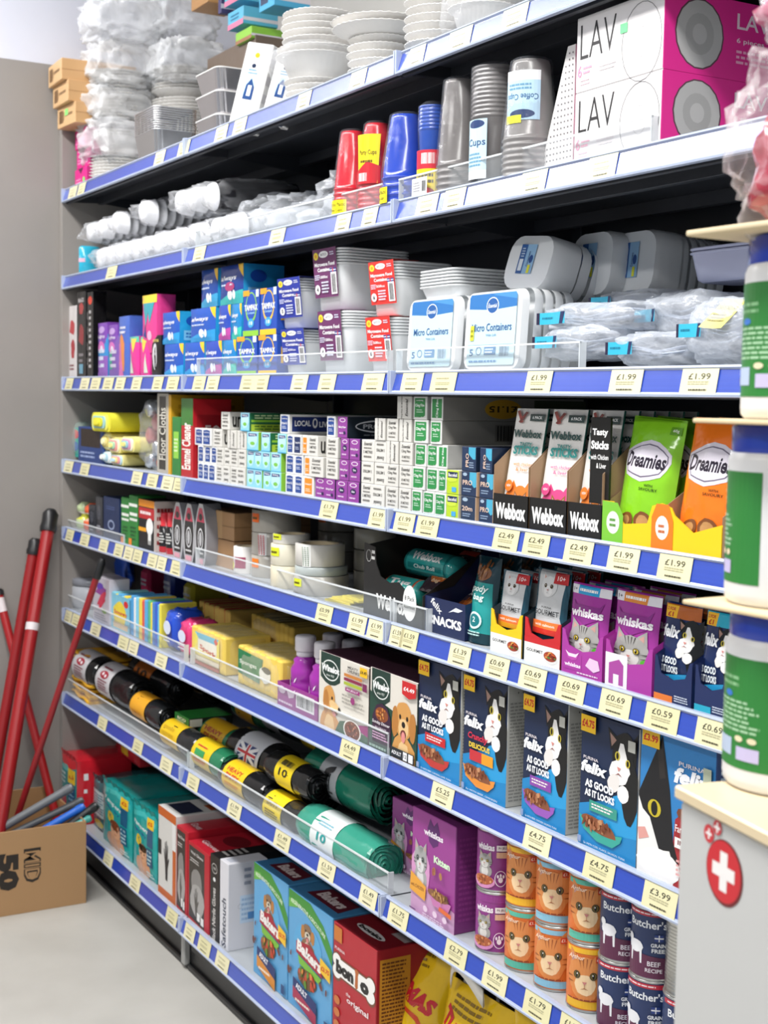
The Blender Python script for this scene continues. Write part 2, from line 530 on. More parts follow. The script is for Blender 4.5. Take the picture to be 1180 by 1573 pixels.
# ---------------------------------------------------------------- price tags
TAGS = {
 1: [(105, 117), (119, 130), (237, 252), (273, 290), (330, 348), (358, 377), (456, 476), (537, 561), (627, 651), (688, 723), (770, 809)],
 2: [(163, 178), (297, 314), (414, 436), (515, 537), (556, 578), (639, 671), (681, 713), (799, 838), (902, 946)],
 3: [(100, 111), (123, 136), (139, 153), (158, 173), (177, 191), (202, 216), (234, 249), (256, 273), (296, 314), (317, 335), (369, 391), (391, 411), (447, 471), (489, 514), (556, 588), (616, 648), (661, 699), (807, 846, '£1.99'), (936, 985, '£1.99'), (1045, 1101, '£1.99')],
 4: [(98, 111), (123, 136), (202, 217), (225, 241), (248, 265), (266, 282), (491, 517, '£1.79'), (566, 592, '£1.99'), (605, 635, '£1.99'), (639, 672, '£1.99'), (757, 795, '£2.49'), (803, 842, '£2.49'), (866, 909, '£2.49'), (933, 980, '£1.99'), (1010, 1061, '£1.99')],
 5: [(101, 112), (123, 136), (152, 165), (175, 188), (190, 203), (204, 217), (226, 240), (241, 254), (262, 279), (485, 509, '£0.99'), (534, 561, '£1.99'), (564, 589, '£1.99'), (598, 618, '£1.59'), (614, 640, '£1.59'), (689, 721, '£1.39'), (744, 780, '£0.69'), (797, 837, '£0.69'), (854, 897, '£0.69'), (921, 967, '£0.69'), (990, 1041, '£0.59'), (1068, 1118, '£0.69')],
 6: [(99, 109), (110, 122), (139, 153), (181, 196), (197, 211), (238, 255), (522, 550, '£4.49'), (662, 695, '£5.25'), (804, 844, '£4.75'), (896, 942, '£4.75'), (987, 1038, '£3.99')],
 7: [(150, 163), (204, 218), (246, 263), (287, 304), (349, 369, '£1.99'), (421, 444, '£1.49'), (488, 513, '£1.59'), (552, 577, '£1.49'), (596, 625, '£1.75'), (683, 715, '£2.79'), (741, 777, '£1.99'), (804, 844, '£1.79'), (859, 895, '£1.79')],
 8: [(159, 172), (199, 214), (255, 271), (283, 298), (304, 322), (331, 350)],
}


def rail_x(px, L):
    x = W(px, 590, 0)[0]
    for k in range(6):
        d = Vector((x, 0.002, LZ[L] + .02)) - CAM
        py = 786.5 - FPX * d.dot(UP) / d.dot(FW); x = W(px, py, .002)[0]
    return x


NTAG = 0
for L, ts in TAGS.items():
    for i, tg in enumerate(ts):
        xa, xb = rail_x(tg[0], L), rail_x(tg[1], L); w = xb - xa; h = .0365
        pr = tg[2] if len(tg) > 2 else None
        M = MB(); sk = -.0035
        a = math.atan2(.0085, .031); ez = Vector((0, math.sin(a), math.cos(a))); n = Vector((0, -math.cos(a), math.sin(a)))
        fn = lambda u, v, l: Vector((u + sk * (v / h - .5), 0, 0)) + ez * v + n * (.0004 * (l + 1))
        c = random.choice(['#dfd9b0', '#e2dcb6', '#dcd6aa'])
        M.poly([fn(0, 0, -1), fn(w, 0, -1), fn(w, h, -1), fn(0, h, -1)], c, 'satin')
        M.poly([fn(0, 0, -2), fn(0, h, -2), fn(w, h, -2), fn(w, 0, -2)], c, 'satin')
        ops = []
        if pr: ops.append(('t', pr, .5, .66, .6, .22, '#4a4a3c', {'bold': 0}))
        else: ops.append(('lines', .2, .6, .8, .72, 1, '#a8a482'))
        ops += [('lines', .2, .34, .85, .5, 2, '#b4b08e'), ('lines', .25, .1, .75, .22, 1, '#55523f')]
        M.art(ops, fn, w, h, 'satin')
        o = M.build('price_tag', loc=(xa, -.0014, LZ[L] + .0035))
        lab = f"cream price tag{' reading ' + pr if pr else ''} on the {SHN[L].replace(' shelf', ' rail') if L in (1, 8) else SHN[L].replace('shelf down', 'rail down')}, {ORD[i + 1]} tag from the left"
        tag(o, lab, 'price tag', 'cream price tags in the blue rails')
        NTAG += 1
# ---------------------------------------------------------------- product builders
def R(ops, x0, y0, x1, y1):
    """squeeze a list of prints into a sub-rectangle"""
    W_, H_ = x1 - x0, y1 - y0; o = []
    fx = lambda a: x0 + a * W_; fy = lambda a: y0 + a * H_
    for p in ops:
        t = p[0]
        if t in ('r', 'lines', 'bars'): o.append((t, fx(p[1]), fy(p[2]), fx(p[3]), fy(p[4])) + p[5:])
        elif t == 'p': o.append(('p', [(fx(a), fy(b)) for a, b in p[1]], p[2]))
        elif t == 'e': o.append(('e', fx(p[1]), fy(p[2]), p[3] * W_, p[4] * H_) + p[5:])
        elif t == 'ring': o.append(('ring', fx(p[1]), fy(p[2]), p[3] * W_, p[4] * H_, p[5] * W_, p[6]))
        elif t == 't': o.append(('t', p[1], fx(p[2]), fy(p[3]), p[4] * W_, p[5] * H_) + p[6:])
    return o


def blob(cx, cy, rx, ry, col, n=14, amp=.12, seed=1, rot=0):
    r = random.Random(seed); pts = ell(0, 0, 1, 1, n)
    o = []
    for x, y in pts:
        k = 1 + (r.random() - .5) * 2 * amp; a, b = x * k * rx, y * k * ry
        o.append((cx + a * math.cos(rot) - b * math.sin(rot), cy + a * math.sin(rot) + b * math.cos(rot)))
    return ('p', o, col)


def bits(cx, cy, rx, ry, cols, n=30, s=.02, seed=3, asp=1.0):
    """scattered kibble / mince pieces inside an ellipse"""
    r = random.Random(seed); o = []
    for i in range(n):
        a = r.random() * 6.28; q = math.sqrt(r.random()); x = cx + rx * q * math.cos(a); y = cy + ry * q * math.sin(a)
        o.append(blob(x, y, s * (.7 + .6 * r.random()), s * asp * (.6 + .5 * r.random()), r.choice(cols), 6, .25, i + seed, r.random() * 3))
    return o


def cat(c1='#8d8c8a', c2='#e9e6e2', c3='#3b3a3a', eye='#b9a23a', body=True, stripes=True):
    o = []
    if body: o += [blob(.5, .14, .36, .3, c1, 16, .05, 2), blob(.5, .12, .2, .24, c2, 14, .07, 4)]
    o += [('p', [(.16, .62), (.18, .98), (.42, .8)], c1), ('p', [(.84, .62), (.82, .98), (.58, .8)], c1),
          ('p', [(.22, .7), (.22, .9), (.36, .79)], '#c99a92'), ('p', [(.78, .7), (.78, .9), (.64, .79)], '#c99a92'),
          blob(.5, .56, .37, .3, c1, 20, .03, 5), blob(.5, .44, .2, .16, c2, 14, .06, 6)]
    if stripes:
        for a in (-.12, -.04, .04, .12): o.append(('p', [(.5 + a - .012, .84), (.5 + a + .012, .84), (.5 + a * .6, .68)], c3))
        for s in (-1, 1):
            for q in (.46, .54): o.append(('p', [(.5 + s * .36, q + .02), (.5 + s * .36, q - .01), (.5 + s * .22, q)], c3))
    for s in (-1, 1):
        o += [('e', .5 + s * .155, .585, .068, .06, '#2a2420'), ('e', .5 + s * .155, .585, .055, .05, eye), ('e', .5 + s * .155, .585, .02, .042, '#101010'), ('e', .5 + s * .145, .6, .01, .012, '#ffffff')]
    o += [('p', [(.455, .49), (.545, .49), (.5, .44)], '#c77d78'), ('p', [(.496, .45), (.504, .45), (.504, .39), (.496, .39)], c3), ('p', [(.42, .37), (.5, .4), (.58, .37), (.5, .385)], c3)]
    return o


def tuxedo():
    """a plain black and white cat leaning in"""
    return [blob(.62, .72, .3, .3, '#141416', 18, .06, 3), ('p', [(.28, .72), (.2, 1.02), (.48, .9)], '#141416'), ('p', [(.3, .78), (.25, .96), (.42, .88)], '#a07f73'),
            ('p', [(.78, .9), (.95, 1.05), (.92, .72)], '#141416'), blob(.78, .25, .2, .45, '#141416', 14, .06, 8),
            ('p', [(.52, .86), (.6, .86), (.78, .5), (.66, .36), (.34, .42)], '#f2f0ee'), blob(.5, .46, .24, .16, '#f7f5f3', 16, .05, 9), blob(.38, .3, .16, .12, '#e9e4e0', 12, .06, 5, .4),
            blob(.62, .2, .14, .12, '#f4f1ee', 12, .06, 6), ('e', .46, .68, .062, .06, '#c8b63a'), ('e', .46, .68, .03, .045, '#111111'), ('e', .72, .62, .055, .055, '#c8b63a'), ('e', .72, .62, .028, .04, '#111111'),
            ('p', [(.46, .54), (.56, .53), (.5, .48)], '#d78d86'), ('p', [(.42, .42), (.5, .46), (.6, .42), (.5, .44)], '#8a4b46')]


def dog(c='#d39a55', c2='#e9c48c', side=False):
    o = [blob(.45, .15, .4, .3, c, 16, .06, 2), blob(.45, .14, .22, .22, c2, 14, .1, 7)]
    if side: o += [blob(.42, .66, .26, .28, c, 18, .05, 3), blob(.3, .58, .12, .24, '#b97c3c', 14, .08, 5), blob(.66, .55, .22, .1, c2, 14, .06, 6, -.25), ('e', .86, .52, .05, .045, '#1b1614'), ('e', .56, .7, .035, .035, '#1b1614'), blob(.66, .44, .16, .035, '#7a3b33', 10, .1, 4, -.2), blob(.66, .4, .08, .045, '#dc8c86', 10, .05, 4, -.3)]
    else:
        o += [blob(.45, .66, .3, .27, c, 20, .04, 3), blob(.16, .6, .11, .22, '#b97c3c', 14, .08, 5), blob(.76, .6, .11, .22, '#b97c3c', 14, .08, 6), blob(.46, .54, .17, .15, c2, 16, .05, 8),
              ('e', .34, .7, .035, .035, '#1b1614'), ('e', .58, .7, .035, .035, '#1b1614'), ('e', .46, .6, .06, .045, '#1b1614'), blob(.46, .46, .1, .07, '#6b2d2a', 12, .05, 4), blob(.46, .42, .07, .08, '#e08f8a', 12, .05, 3)]
    return o


def slot(L, p0, p1, pt, y=.022, z=0.0):
    x0, x1 = XS(p0, L, y), XS(p1, L, y)
    return x0 + .0006, x1 - x0 - .0012, W(p0, pt, y)[1] - SH[L] - z


def carton(name, L, p0, p1, pt, label, cat_, col, front=(), side=(), top=(), group=None, y=.022, d=.1, z=0.0, kind='card', scol=None, tcol=None, h=None, w=None, rot=0, flap=True, parent=None):
    x0, ww, hh = slot(L, p0, p1, pt if pt else 500, y, z)
    w = w or ww; h = h or hh
    M = MB(); M.box(0, 0, 0, w, d, h, col, kind, side=scol, top=tcol)
    M.art(list(front), flat((0, 0, 0), (1, 0, 0), (0, 0, 1), (0, -1, 0)), w, h, kind)
    M.art(list(side), flat((w, 0, 0), (0, 1, 0), (0, 0, 1), (1, 0, 0)), d, h, kind)
    M.art(list(top), flat((0, 0, h), (1, 0, 0), (0, 1, 0), (0, 0, 1)), w, d, kind)
    o = M.build(name, parent, (x0, y, SH[L] + z + .0003), (0, 0, math.radians(rot)))
    if parent is None: tag(o, label, cat_, group)
    return o, (x0, w, h, d)


def pouch_mb(w, h, t, col, ops=(), kind='wrap', stand=True, seed=1, amp=.0015, neck=0.0, back=None, seal=.06, crimp=True):
    def env(v):
        q = v / h
        a = 1 - max(0, (q - .55) / .45) ** 1.6 if stand else math.sin(math.pi * min(1, max(0, q))) ** .45
        return max(0.0, a)

    def wid(u, v):
        q = v / h; k = 1 - neck * math.exp(-((q - .62) / .22) ** 2)
        return w / 2 + (u - w / 2) * k

    def f(sg, u, v, l=-1):
        s = math.sin(math.pi * min(1, max(0, u / w))) ** .55
        n = noise.noise(Vector((u * 30 + seed * 3.1, v * 30, sg * 5))) * amp * (s * 1.5 + .3)
        b = t * s * env(v) + n + .0004
        return Vector((wid(u, v), sg * (b + .0003 * (l + 1)), v))
    M = MB(); nu, nv = 18, 28
    for sg in (-1, 1):
        rows = [[f(sg, w * i / nu, h * j / nv) for j in range(nv + 1)] for i in range(nu + 1)]
        M.grid(rows if sg > 0 else rows[::-1], col if sg < 0 else (back or col), kind)
    if stand:
        M.poly([f(-1, w * i / nu, 0) for i in range(nu + 1)] + [f(1, w * i / nu, 0) for i in range(nu, -1, -1)], col, kind)
    G = [[f(-1, w * i / nu, h * j / nv) for j in range(nv + 1)] for i in range(nu + 1)]

    def g(u, v, l):
        a = min(nu - 1, max(0, int(u / w * nu + 1e-6))); b = min(nv - 1, max(0, int(v / h * nv + 1e-6)))
        s_, t_ = u / w * nu - a, v / h * nv - b
        p = (G[a][b] * (1 - s_) + G[a + 1][b] * s_) * (1 - t_) + (G[a][b + 1] * (1 - s_) + G[a + 1][b + 1] * s_) * t_
        return p + Vector((0, -.0005 - .0005 * l, 0))
    M.art(list(ops), g, w, h, kind, du=w / nu, dv=h / nv)
    return M


def rrect(w, d, r, n=4, cx=0, cy=0):
    o = []
    for (sx, sy, a0) in ((1, 1, 0), (-1, 1, 90), (-1, -1, 180), (1, -1, 270)):
        for i in range(n + 1):
            a = math.radians(a0 + 90 * i / n)
            o.append((cx + sx * (w / 2 - r) + r * math.cos(a), cy + sy * (d / 2 - r) + r * math.sin(a)))
    return o


def loft(M, secs, col, kind, capb=True, capt=True, smooth=True, T=None):
    """secs: (w, d, r, z)"""
    T = T or (lambda x, y, z: (x, y, z))
    rows = [[T(x, y, z) for x, y in rrect(w, d, r)] for w, d, r, z in secs]
    M.grid(rows, col, kind, closev=True, smooth=smooth)
    if capb: M.poly(rows[0][::-1], col if not callable(col) else col(0, 0), kind)
    if capt: M.poly(rows[-1], col if not callable(col) else col(0, 0), kind)


def crumple(cx, cy, cz, rx, ry, rz, col='#f4f6f8', kind='film', seed=1, amp=.25, fr=3.0, nu=28, nv=18, p=.7, M=None, floor=None):
    """crumpled plastic film around something"""
    M = M or MB(); rows = []
    for i in range(nv + 1):
        th = math.pi * i / nv; r = []
        for j in range(nu):
            ph = 2 * math.pi * j / nu
            a = Vector((math.sin(th) * math.cos(ph), math.sin(th) * math.sin(ph), math.cos(th)))
            q = Vector([math.copysign(abs(c) ** p, c) for c in a])
            k = 1 + amp * (noise.noise(a * fr + Vector((seed * 7.3, 0, 0))) + .6 * noise.noise(a * fr * 2.7 + Vector((0, seed * 3.3, 0))) + .35 * abs(noise.noise(a * fr * 6 + Vector((0, 0, seed)))))
            z = cz + q.z * rz * k
            if floor is not None: z = max(z, floor)
            r.append((cx + q.x * rx * k, cy + q.y * ry * k, z))
        rows.append(r)
    M.grid(rows, col, kind, closev=True)
    return M
# ---------------------------------------------------------------- fourth shelf down: rows of small wrap cartons
CH = .0412
CK = {
 'blue': ('white and navy foil carton', '#e8e9ea', [('r', .14, .1, .86, .9, '#20468e'), ('e', .5, .86, .3, .07, '#20468e'), ('t', 'LocalLiving', .5, .78, .6, .09, '#ffffff'), ('t', 'Kitchen Foil', .5, .55, .62, .13, '#ffffff'), ('lines', .25, .25, .75, .42, 2, '#c8d2ea')], '#e4e4e2'),
 'navy': ('white and dark navy foil carton', '#e2e2e0', [('r', .12, .1, .88, .9, '#1e2f5c'), ('t', 'Turkey Foil', .5, .6, .64, .13, '#ffffff'), ('lines', .25, .25, .75, .42, 2, '#b8c2da')], '#dcdcda'),
 'orange': ('white and orange foil carton', '#e9e7e2', [('r', .14, .12, .86, .9, '#ee8a24'), ('t', 'Greaseproof', .5, .6, .6, .12, '#ffffff'), ('lines', .25, .22, .75, .4, 2, '#ffe6c8')], '#e4e2dc'),
 'purple': ('purple baking paper carton', '#8f3f96', [('e', .5, .84, .3, .1, '#f3e9f3'), ('e', .5, .84, .24, .07, '#8f3f96'), ('t', 'Baking Paper', .5, .5, .74, .12, '#ffffff'), ('lines', .2, .16, .8, .28, 1, '#e0c3e2'), ('e', .72, .24, .12, .08, '#2c2350')], '#231f3c'),
 'purple5': ('purple 5m baking paper carton', '#8f3f96', [('e', .5, .84, .3, .1, '#f3e9f3'), ('e', .5, .84, .24, .07, '#8f3f96'), ('e', .5, .54, .24, .14, '#2c2350'), ('t', '5m', .5, .54, .26, .1, '#ffffff'), ('lines', .2, .16, .8, .3, 1, '#e0c3e2')], '#231f3c'),
 'white': ('off-white foil carton', '#dad8d2', [('t', 'Essential', .5, .82, .62, .16, '#2c2a28', {'shear': .3}), ('lines', .18, .56, .84, .68, 1, '#777570'), ('t', '5 METRES', .5, .44, .7, .13, '#55534f'), ('lines', .18, .14, .84, .3, 1, '#77746f')], '#cfcdc6'),
 'whitev': ('off-white sideways-printed carton', '#d6d4ce', [('t', 'Cling Film 30 METRES', .35, .5, .95, .13, '#55534f', {'rot': 90}), ('t', 'Essential', .68, .5, .7, .2, '#2c2a28', {'rot': 90, 'shear': .3})], '#c9c7c0'),
 'whitef': ('off-white upside-down foil carton', '#dad8d2', [('t', 'Essential', .5, .2, .62, .16, '#2c2a28', {'shear': .3, 'flip': 1}), ('t', '5 METRES', .5, .56, .7, .13, '#55534f', {'flip': 1}), ('lines', .18, .74, .84, .9, 1, '#77746f')], '#cfcdc6'),
 'cling': ('off-white cling film carton', '#d6d4ce', [('t', 'Essential', .5, .82, .66, .15, '#2c2a28', {'shear': .3}), ('t', 'Cling Film', .5, .6, .7, .15, '#4a4845'), ('t', '30 METRES', .5, .36, .64, .11, '#66635f'), ('lines', .18, .14, .84, .24, 1, '#77746f')], '#bdbbb5'),
 'green': ('green and white cling film carton', '#dcdeda', [('r', .1, .2, .86, .92, '#2c8a48'), ('e', .7, .24, .16, .13, '#2c8a48'), ('r', .1, .1, .6, .25, '#2c8a48'), ('t', 'LocalLiving', .48, .82, .5, .08, '#ffffff'), ('t', 'Cling Film', .48, .6, .66, .16, '#ffffff'), ('lines', .25, .28, .75, .46, 2, '#b8dcc0')], '#b9b9b6'),
 'greenv': ('green sideways cling film carton', '#dcdeda', [('r', .12, .1, .9, .9, '#2c8a48'), ('t', 'Cling Film', .55, .5, .7, .25, '#ffffff', {'rot': 90})], '#b9b9b6'),
 'lime': ('lime green sandwich bag carton', '#b5cf2c', [('p', [(0, .97), (.95, .97), (.8, .55), (.3, .5), (0, .6)], '#c6dc44'), ('r', .1, .68, .9, .93, '#1d2c50'), ('t', 'Bacofoil', .5, .8, .7, .14, '#ffffff'), ('r', .45, .1, .8, .3, '#4aa3d8')], '#c2bfae'),
 'sky': ('pale blue freezer bag carton', '#8fd0e6', [('p', [(.1, .95), (.9, .95), (.9, .5), (.7, .2), (.4, .15), (.1, .4)], '#b9e4f0'), ('p', [(.14, .92), (.86, .92), (.86, .78), (.14, .74)], '#2a3f78'), ('t', 'Baking', .5, .84, .5, .1, '#ffffff'), ('e', .5, .38, .2, .1, '#7cc04a'), ('r', 0, 0, 1, .05, '#4aa8d0')], '#8cc63f'),
 'pro': ('navy professional film carton', '#1f3252', [('p', [(.55, .98), (.98, .98), (.98, .4), (.85, .35), (.55, .6)], '#4aa9c9'), ('e', .25, .88, .14, .07, '#9fb4c8'), ('t', 'PRO', .42, .55, .62, .2, '#e9c9b4'), ('lines', .15, .15, .7, .34, 2, '#8fa4c0')], '#c3a78c'),
 'pro20': ('navy twenty metre film carton', '#22344f', [('e', .3, .86, .18, .08, '#9fb4c8'), ('t', '20m', .45, .5, .7, .2, '#e3c6b2'), ('lines', .15, .15, .7, .32, 2, '#8fa4c0')], '#c3a78c'),
 'prov': ('navy sideways film carton', '#1f3252', [('p', [(.5, .98), (.98, .98), (.98, .5), (.8, .5), (.5, .7)], '#4aa9c9'), ('t', 'PRO', .4, .45, .5, .24, '#e9c9b4', {'rot': 90}), ('lines', .55, .12, .9, .4, 3, '#8fa4c0')], '#1b2a44'),
}
SIDEART = {
 'LL': ('#e2e2e0', [('r', .02, .12, .98, .88, '#1c2f6c'), ('t', 'LOCAL', .22, .55, .3, .3, '#ffffff', {'bold': .03}), ('e', .45, .56, .05, .26, '#ffffff'), ('e', .45, .58, .025, .16, '#1c2f6c'), ('t', 'LIVING', .7, .5, .34, .3, '#ffffff', {'bold': .03})]),
 'PW': ('#1a2530', [('ring', .5, .55, .42, .32, .02, '#e9ebed'), ('t', 'PROWRAP', .5, .55, .62, .22, '#c9ccd0', {'bold': .03}), ('lines', .2, .08, .8, .2, 1, '#8f969c')]),
 'grey': ('#8f8d88', [('r', .35, .1, .62, .85, '#77756f'), ('bars', .36, .15, .6, .8, '#2c2b29')]),
 'price': ('#8f8d88', [('e', .4, .5, .13, .42, '#c99a2a'), ('t', '£1.15', .4, .5, .2, .28, '#3a2a10', {'bold': .03, 'flip': 1}), ('r', .62, .1, 1, .9, '#3f4a34')]),
 'um': ('#dad8d2', [('t', 'um', .3, .45, .5, .62, '#1f1e1d', {'bold': .02})]),
 'gs': ('#1f6a45', [('r', 0, .5, 1, .62, '#8cc63f'), ('r', 0, 0, 1, .38, '#a9c83a'), ('lines', .05, .66, .9, .92, 2, '#cfe6b0'), ('lines', .05, .05, .9, .34, 2, '#4a7a2a')]),
}
CPROTO = {}


def wrapc(kind, p0, p1, row, label, side=None, y=.024, xw=None):
    key = (kind, side)
    nm, col, ops, sc = CK[kind]
    x0, x1 = XS(p0, 4, y), XS(p1, 4, y)
    # the column line leans a touch with height: placed by its base
    if key not in CPROTO:
        M = MB(); w, d, h = .045, .3, CH - .0006
        s_col, s_ops = SIDEART[side] if side else (sc, [])
        M.box(0, 0, 0, w, d, h, col, side=s_col, ch=.0008, top='#d5d3cd' if kind not in ('pro', 'pro20', 'prov', 'purple', 'purple5') else '#26304a')
        M.art(ops, flat((0, 0, 0), (1, 0, 0), (0, 0, 1), (0, -1, 0)), w, h)
        if s_ops:
            dd = .16 if side in ('LL', 'PW', 'gs') else (.06 if side == 'um' else d)
            if side in ('LL',): dd = .125
            M.art(s_ops, flat((w, 0.004, 0), (0, 1, 0), (0, 0, 1), (1, 0, 0)), dd, h)
        o = M.build('wrap_carton'); CPROTO[key] = o
    else:
        o = CPROTO[key].copy(); C.objects.link(o)
    o.location = (x0 + .0004, y + (p0 * 7 % 5) * .0008, SH[4] + .0004 + row * CH); o.scale = ((x1 - x0 - .0008) / .045, 1, 1)
    tag(o, label, 'box', 'small cartons of foil, film and baking paper')
    return o


ROWN = ['bottom row', 'second row up', 'third row up', 'fourth row up', 'top row']
GR = [
 [('blue', 302, 311), ('blue', 311, 320), ('blue', 320, 331), ('white', 331, 341), ('whitef', 341, 352), ('white', 352, 363), ('whitef', 363, 376), ('sky', 377, 389), ('sky', 389, 401), ('sky', 402, 415), ('sky', 415, 432),
  ('blue', 438, 451), ('blue', 451, 464), ('orange', 464, 480), ('purple', 482, 498), ('purple', 498, 514), ('purple5', 514, 532), ('purple5', 533, 551), ('white', 552, 570), ('whitef', 570, 590), ('cling', 591, 610), ('cling', 611, 630), ('green', 631, 647), ('green', 647, 665), ('green', 666, 684), ('lime', 685, 704), ('pro20', 706, 729), ('pro', 735, 757)],
 [('blue', 302, 311), ('blue', 312, 322), ('blue', 322, 331), ('white', 331, 342), ('whitef', 342, 352), ('white', 352, 363), ('whitef', 364, 376), ('sky', 377, 389), ('sky', 389, 401), ('sky', 401, 414), ('sky', 414, 430),
  ('blue', 438, 451), ('blue', 451, 464), ('orange', 466, 475), ('white', 475, 496), ('white', 500, 518), ('purple', 519, 534), ('purple5', 534, 551), ('whitef', 552, 571), ('whitef', 572, 591), ('cling', 591, 610), ('cling', 611, 631), ('green', 631, 651), ('green', 652, 670), ('green', 671, 684), ('lime', 685, 704), ('pro', 706, 730), ('pro', 735, 757)],
 [('blue', 297, 310), ('blue', 310, 324), ('white', 326, 339, 'um'), ('whitev', 348, 362), ('whitev', 362, 376), ('sky', 378, 396), ('sky', 399, 413, 'gs'), ('sky', 424, 438),
  ('blue', 440, 450), ('navy', 450, 462), ('orange', 463, 471), ('white', 471, 486, 'um'), ('white', 500, 518), ('purple5', 521, 534), ('purple', 534, 550), ('white', 552, 572), ('whitef', 572, 590), ('whitev', 591, 609), ('cling', 611, 631), ('green', 634, 652), ('green', 652, 669), ('greenv', 669, 684), ('prov', 706, 728), ('prov', 735, 754)],
 [('white', 337, 350, 'um'), ('sky', 368, 382, 'gs'), ('blue', 427, 441, 'LL'), ('blue', 499, 512), ('purple', 516, 531, 'PW'), ('whitev', 573, 589), ('cling', 591, 608), ('whitev', 609, 628), ('green', 633, 655), ('green', 658, 676, 'grey')],
 [('whitev', 606, 628), ('green', 631, 652), ('greenv', 658, 677, 'price')],
]
for r_, row in enumerate(GR):
    cnt = {}
    for it in row: cnt[it[0]] = cnt.get(it[0], 0) + 1
    seen = {}
    for it in row:
        k = it[0]; seen[k] = seen.get(k, 0) + 1
        lab = f"{CK[k][0]}, {'' if cnt[k] == 1 else ORD[seen[k]] + ' from left in '}{ROWN[r_]}, fourth shelf"
        wrapc(k, it[1], it[2], r_, lab, it[3] if len(it) > 3 else None)

# display trays with sticks and treat pouches (right end of the fourth shelf)
def stick_pack(w, h, c2):
    M = MB(); M.box(0, 0, 0, w, .004, h, '#eceae6', 'gloss', ch=.0006, side='#1f5a50')
    ops = [('p', [(0, 0), (1, 0), (1, .25), (.75, .38), (.5, .25), (.25, .38), (0, .22)], c2), ('e', .5, .2, .3, .14, c2)] + R(cat('#a06a35', '#ead9c0', '#4b2c14'), .22, .0, .82, .3) + [
        ('t', 'Webbox', .5, .78, .9, .07, '#1b4a48', {'bold': .04}), ('t', 'TASTY', .5, .69, .4, .035, '#2a8a86', {'bold': .03}), ('t', 'STICKS', .52, .64, .78, .075, '#2a8a86', {'bold': .05}), ('t', 'with chicken', .5, .52, .6, .03, c2), ('t', '& liver', .5, .475, .4, .03, c2),
        ('p', [(.08, .97), (.16, .98), (.32, .88), (.24, .87)], '#9a3b34'), ('p', [(.36, .97), (.44, .96), (.22, .87), (.16, .88)], '#7c2c28'), ('r', .52, .89, .98, .95, '#1d3a3a'), ('t', '6 PACK', .75, .92, .3, .025, '#ffffff'), ('e', .16, .33, .12, .05, c2), ('t', 'NEW', .16, .33, .13, .02, '#ffffff')]
    M.art(ops, flat((0, 0, 0), (1, 0, 0), (0, 0, 1), (0, -1, 0)), w, h, 'gloss')
    return M


def stick_tray(p0, p1, c2, which, extra):
    x0, w, _ = slot(4, p0, p1, 700, .024)
    t = empty('display_tray', (x0, .024, SH[4] + .0003), f'black and brown card display tray {which} of three', 'display tray', 'black trays on the fourth shelf')
    M = MB(); d = .27; fh = .052
    M.box(0, 0, 0, w, .0015, fh, '#161616', ch=0); M.box(0, 0, 0, w, d, .0015, '#a98a6a', ch=0)
    M.art([('t', 'Webbox', .5, .48, .86, .5, '#f4f4f2', {'bold': .05})], flat((0, 0, 0), (1, 0, 0), (0, 0, 1), (0, -1, 0)), w, fh)
    M.build('tray_front', t)
    for xs in (0, w - .0015):
        S = MB(); pts = [(0, 0), (d, 0), (d, .16), (.05, .14), (.0, fh + .045)]
        for xx, sg in ((xs, -1), (xs + .0015, 1)): S.poly([(xx, a, b) for a, b in pts][::sg], '#a98a6a')
        for i in range(5): a, b = pts[i - 1], pts[i]; S.poly([(xs, *a), (xs, *b), (xs + .0015, *b), (xs + .0015, *a)], '#8a6f55')
        S.build('tray_side', t)
    pr = None
    for k in range(6):
        if pr is None: pr = stick_pack(w - .012, .188, c2).build('treat_stick_pack')
        o = pr if k == 0 else dup(pr)
        o.location = (x0 + .005, .034 + k * .028, SH[4] + .0035); o.rotation_euler = (math.radians(-9), 0, math.radians(extra))
        tag(o, f'white and {"orange" if c2[1] == "f" else "pink"} cat stick packet in the {which} black tray, {ORD[k + 1]} from the front', 'pet treats', 'cat stick packets in the black trays')


stick_tray(757, 811, '#f08232', 'leftmost', 0)
stick_tray(812, 870, '#e0508c', 'middle', 2)
stick_tray(871, 924, '#f0873a', 'rightmost', 3)
x0, w, h = slot(4, 905, 924, 690, .03)
M = MB(); M.box(0, 0, 0, .045, .004, .125, '#151515', ch=.0004)
M.art([('t', 'Tasty', .5, .82, .8, .1, '#fff', {'bold': .04}), ('t', 'Sticks', .5, .68, .9, .1, '#fff', {'bold': .04}), ('t', 'with Chicken', .5, .54, .9, .06, '#fff'), ('t', '& Liver', .6, .44, .5, .06, '#fff')], flat((0, 0, 0), (1, 0, 0), (0, 0, 1), (0, -1, 0)), .045, .125)
tag(M.build('treat_card', loc=(XS(905, 4, .03), .0275, SH[4] + .054)), 'black card reading Tasty Sticks leaning in the rightmost black tray', 'card')

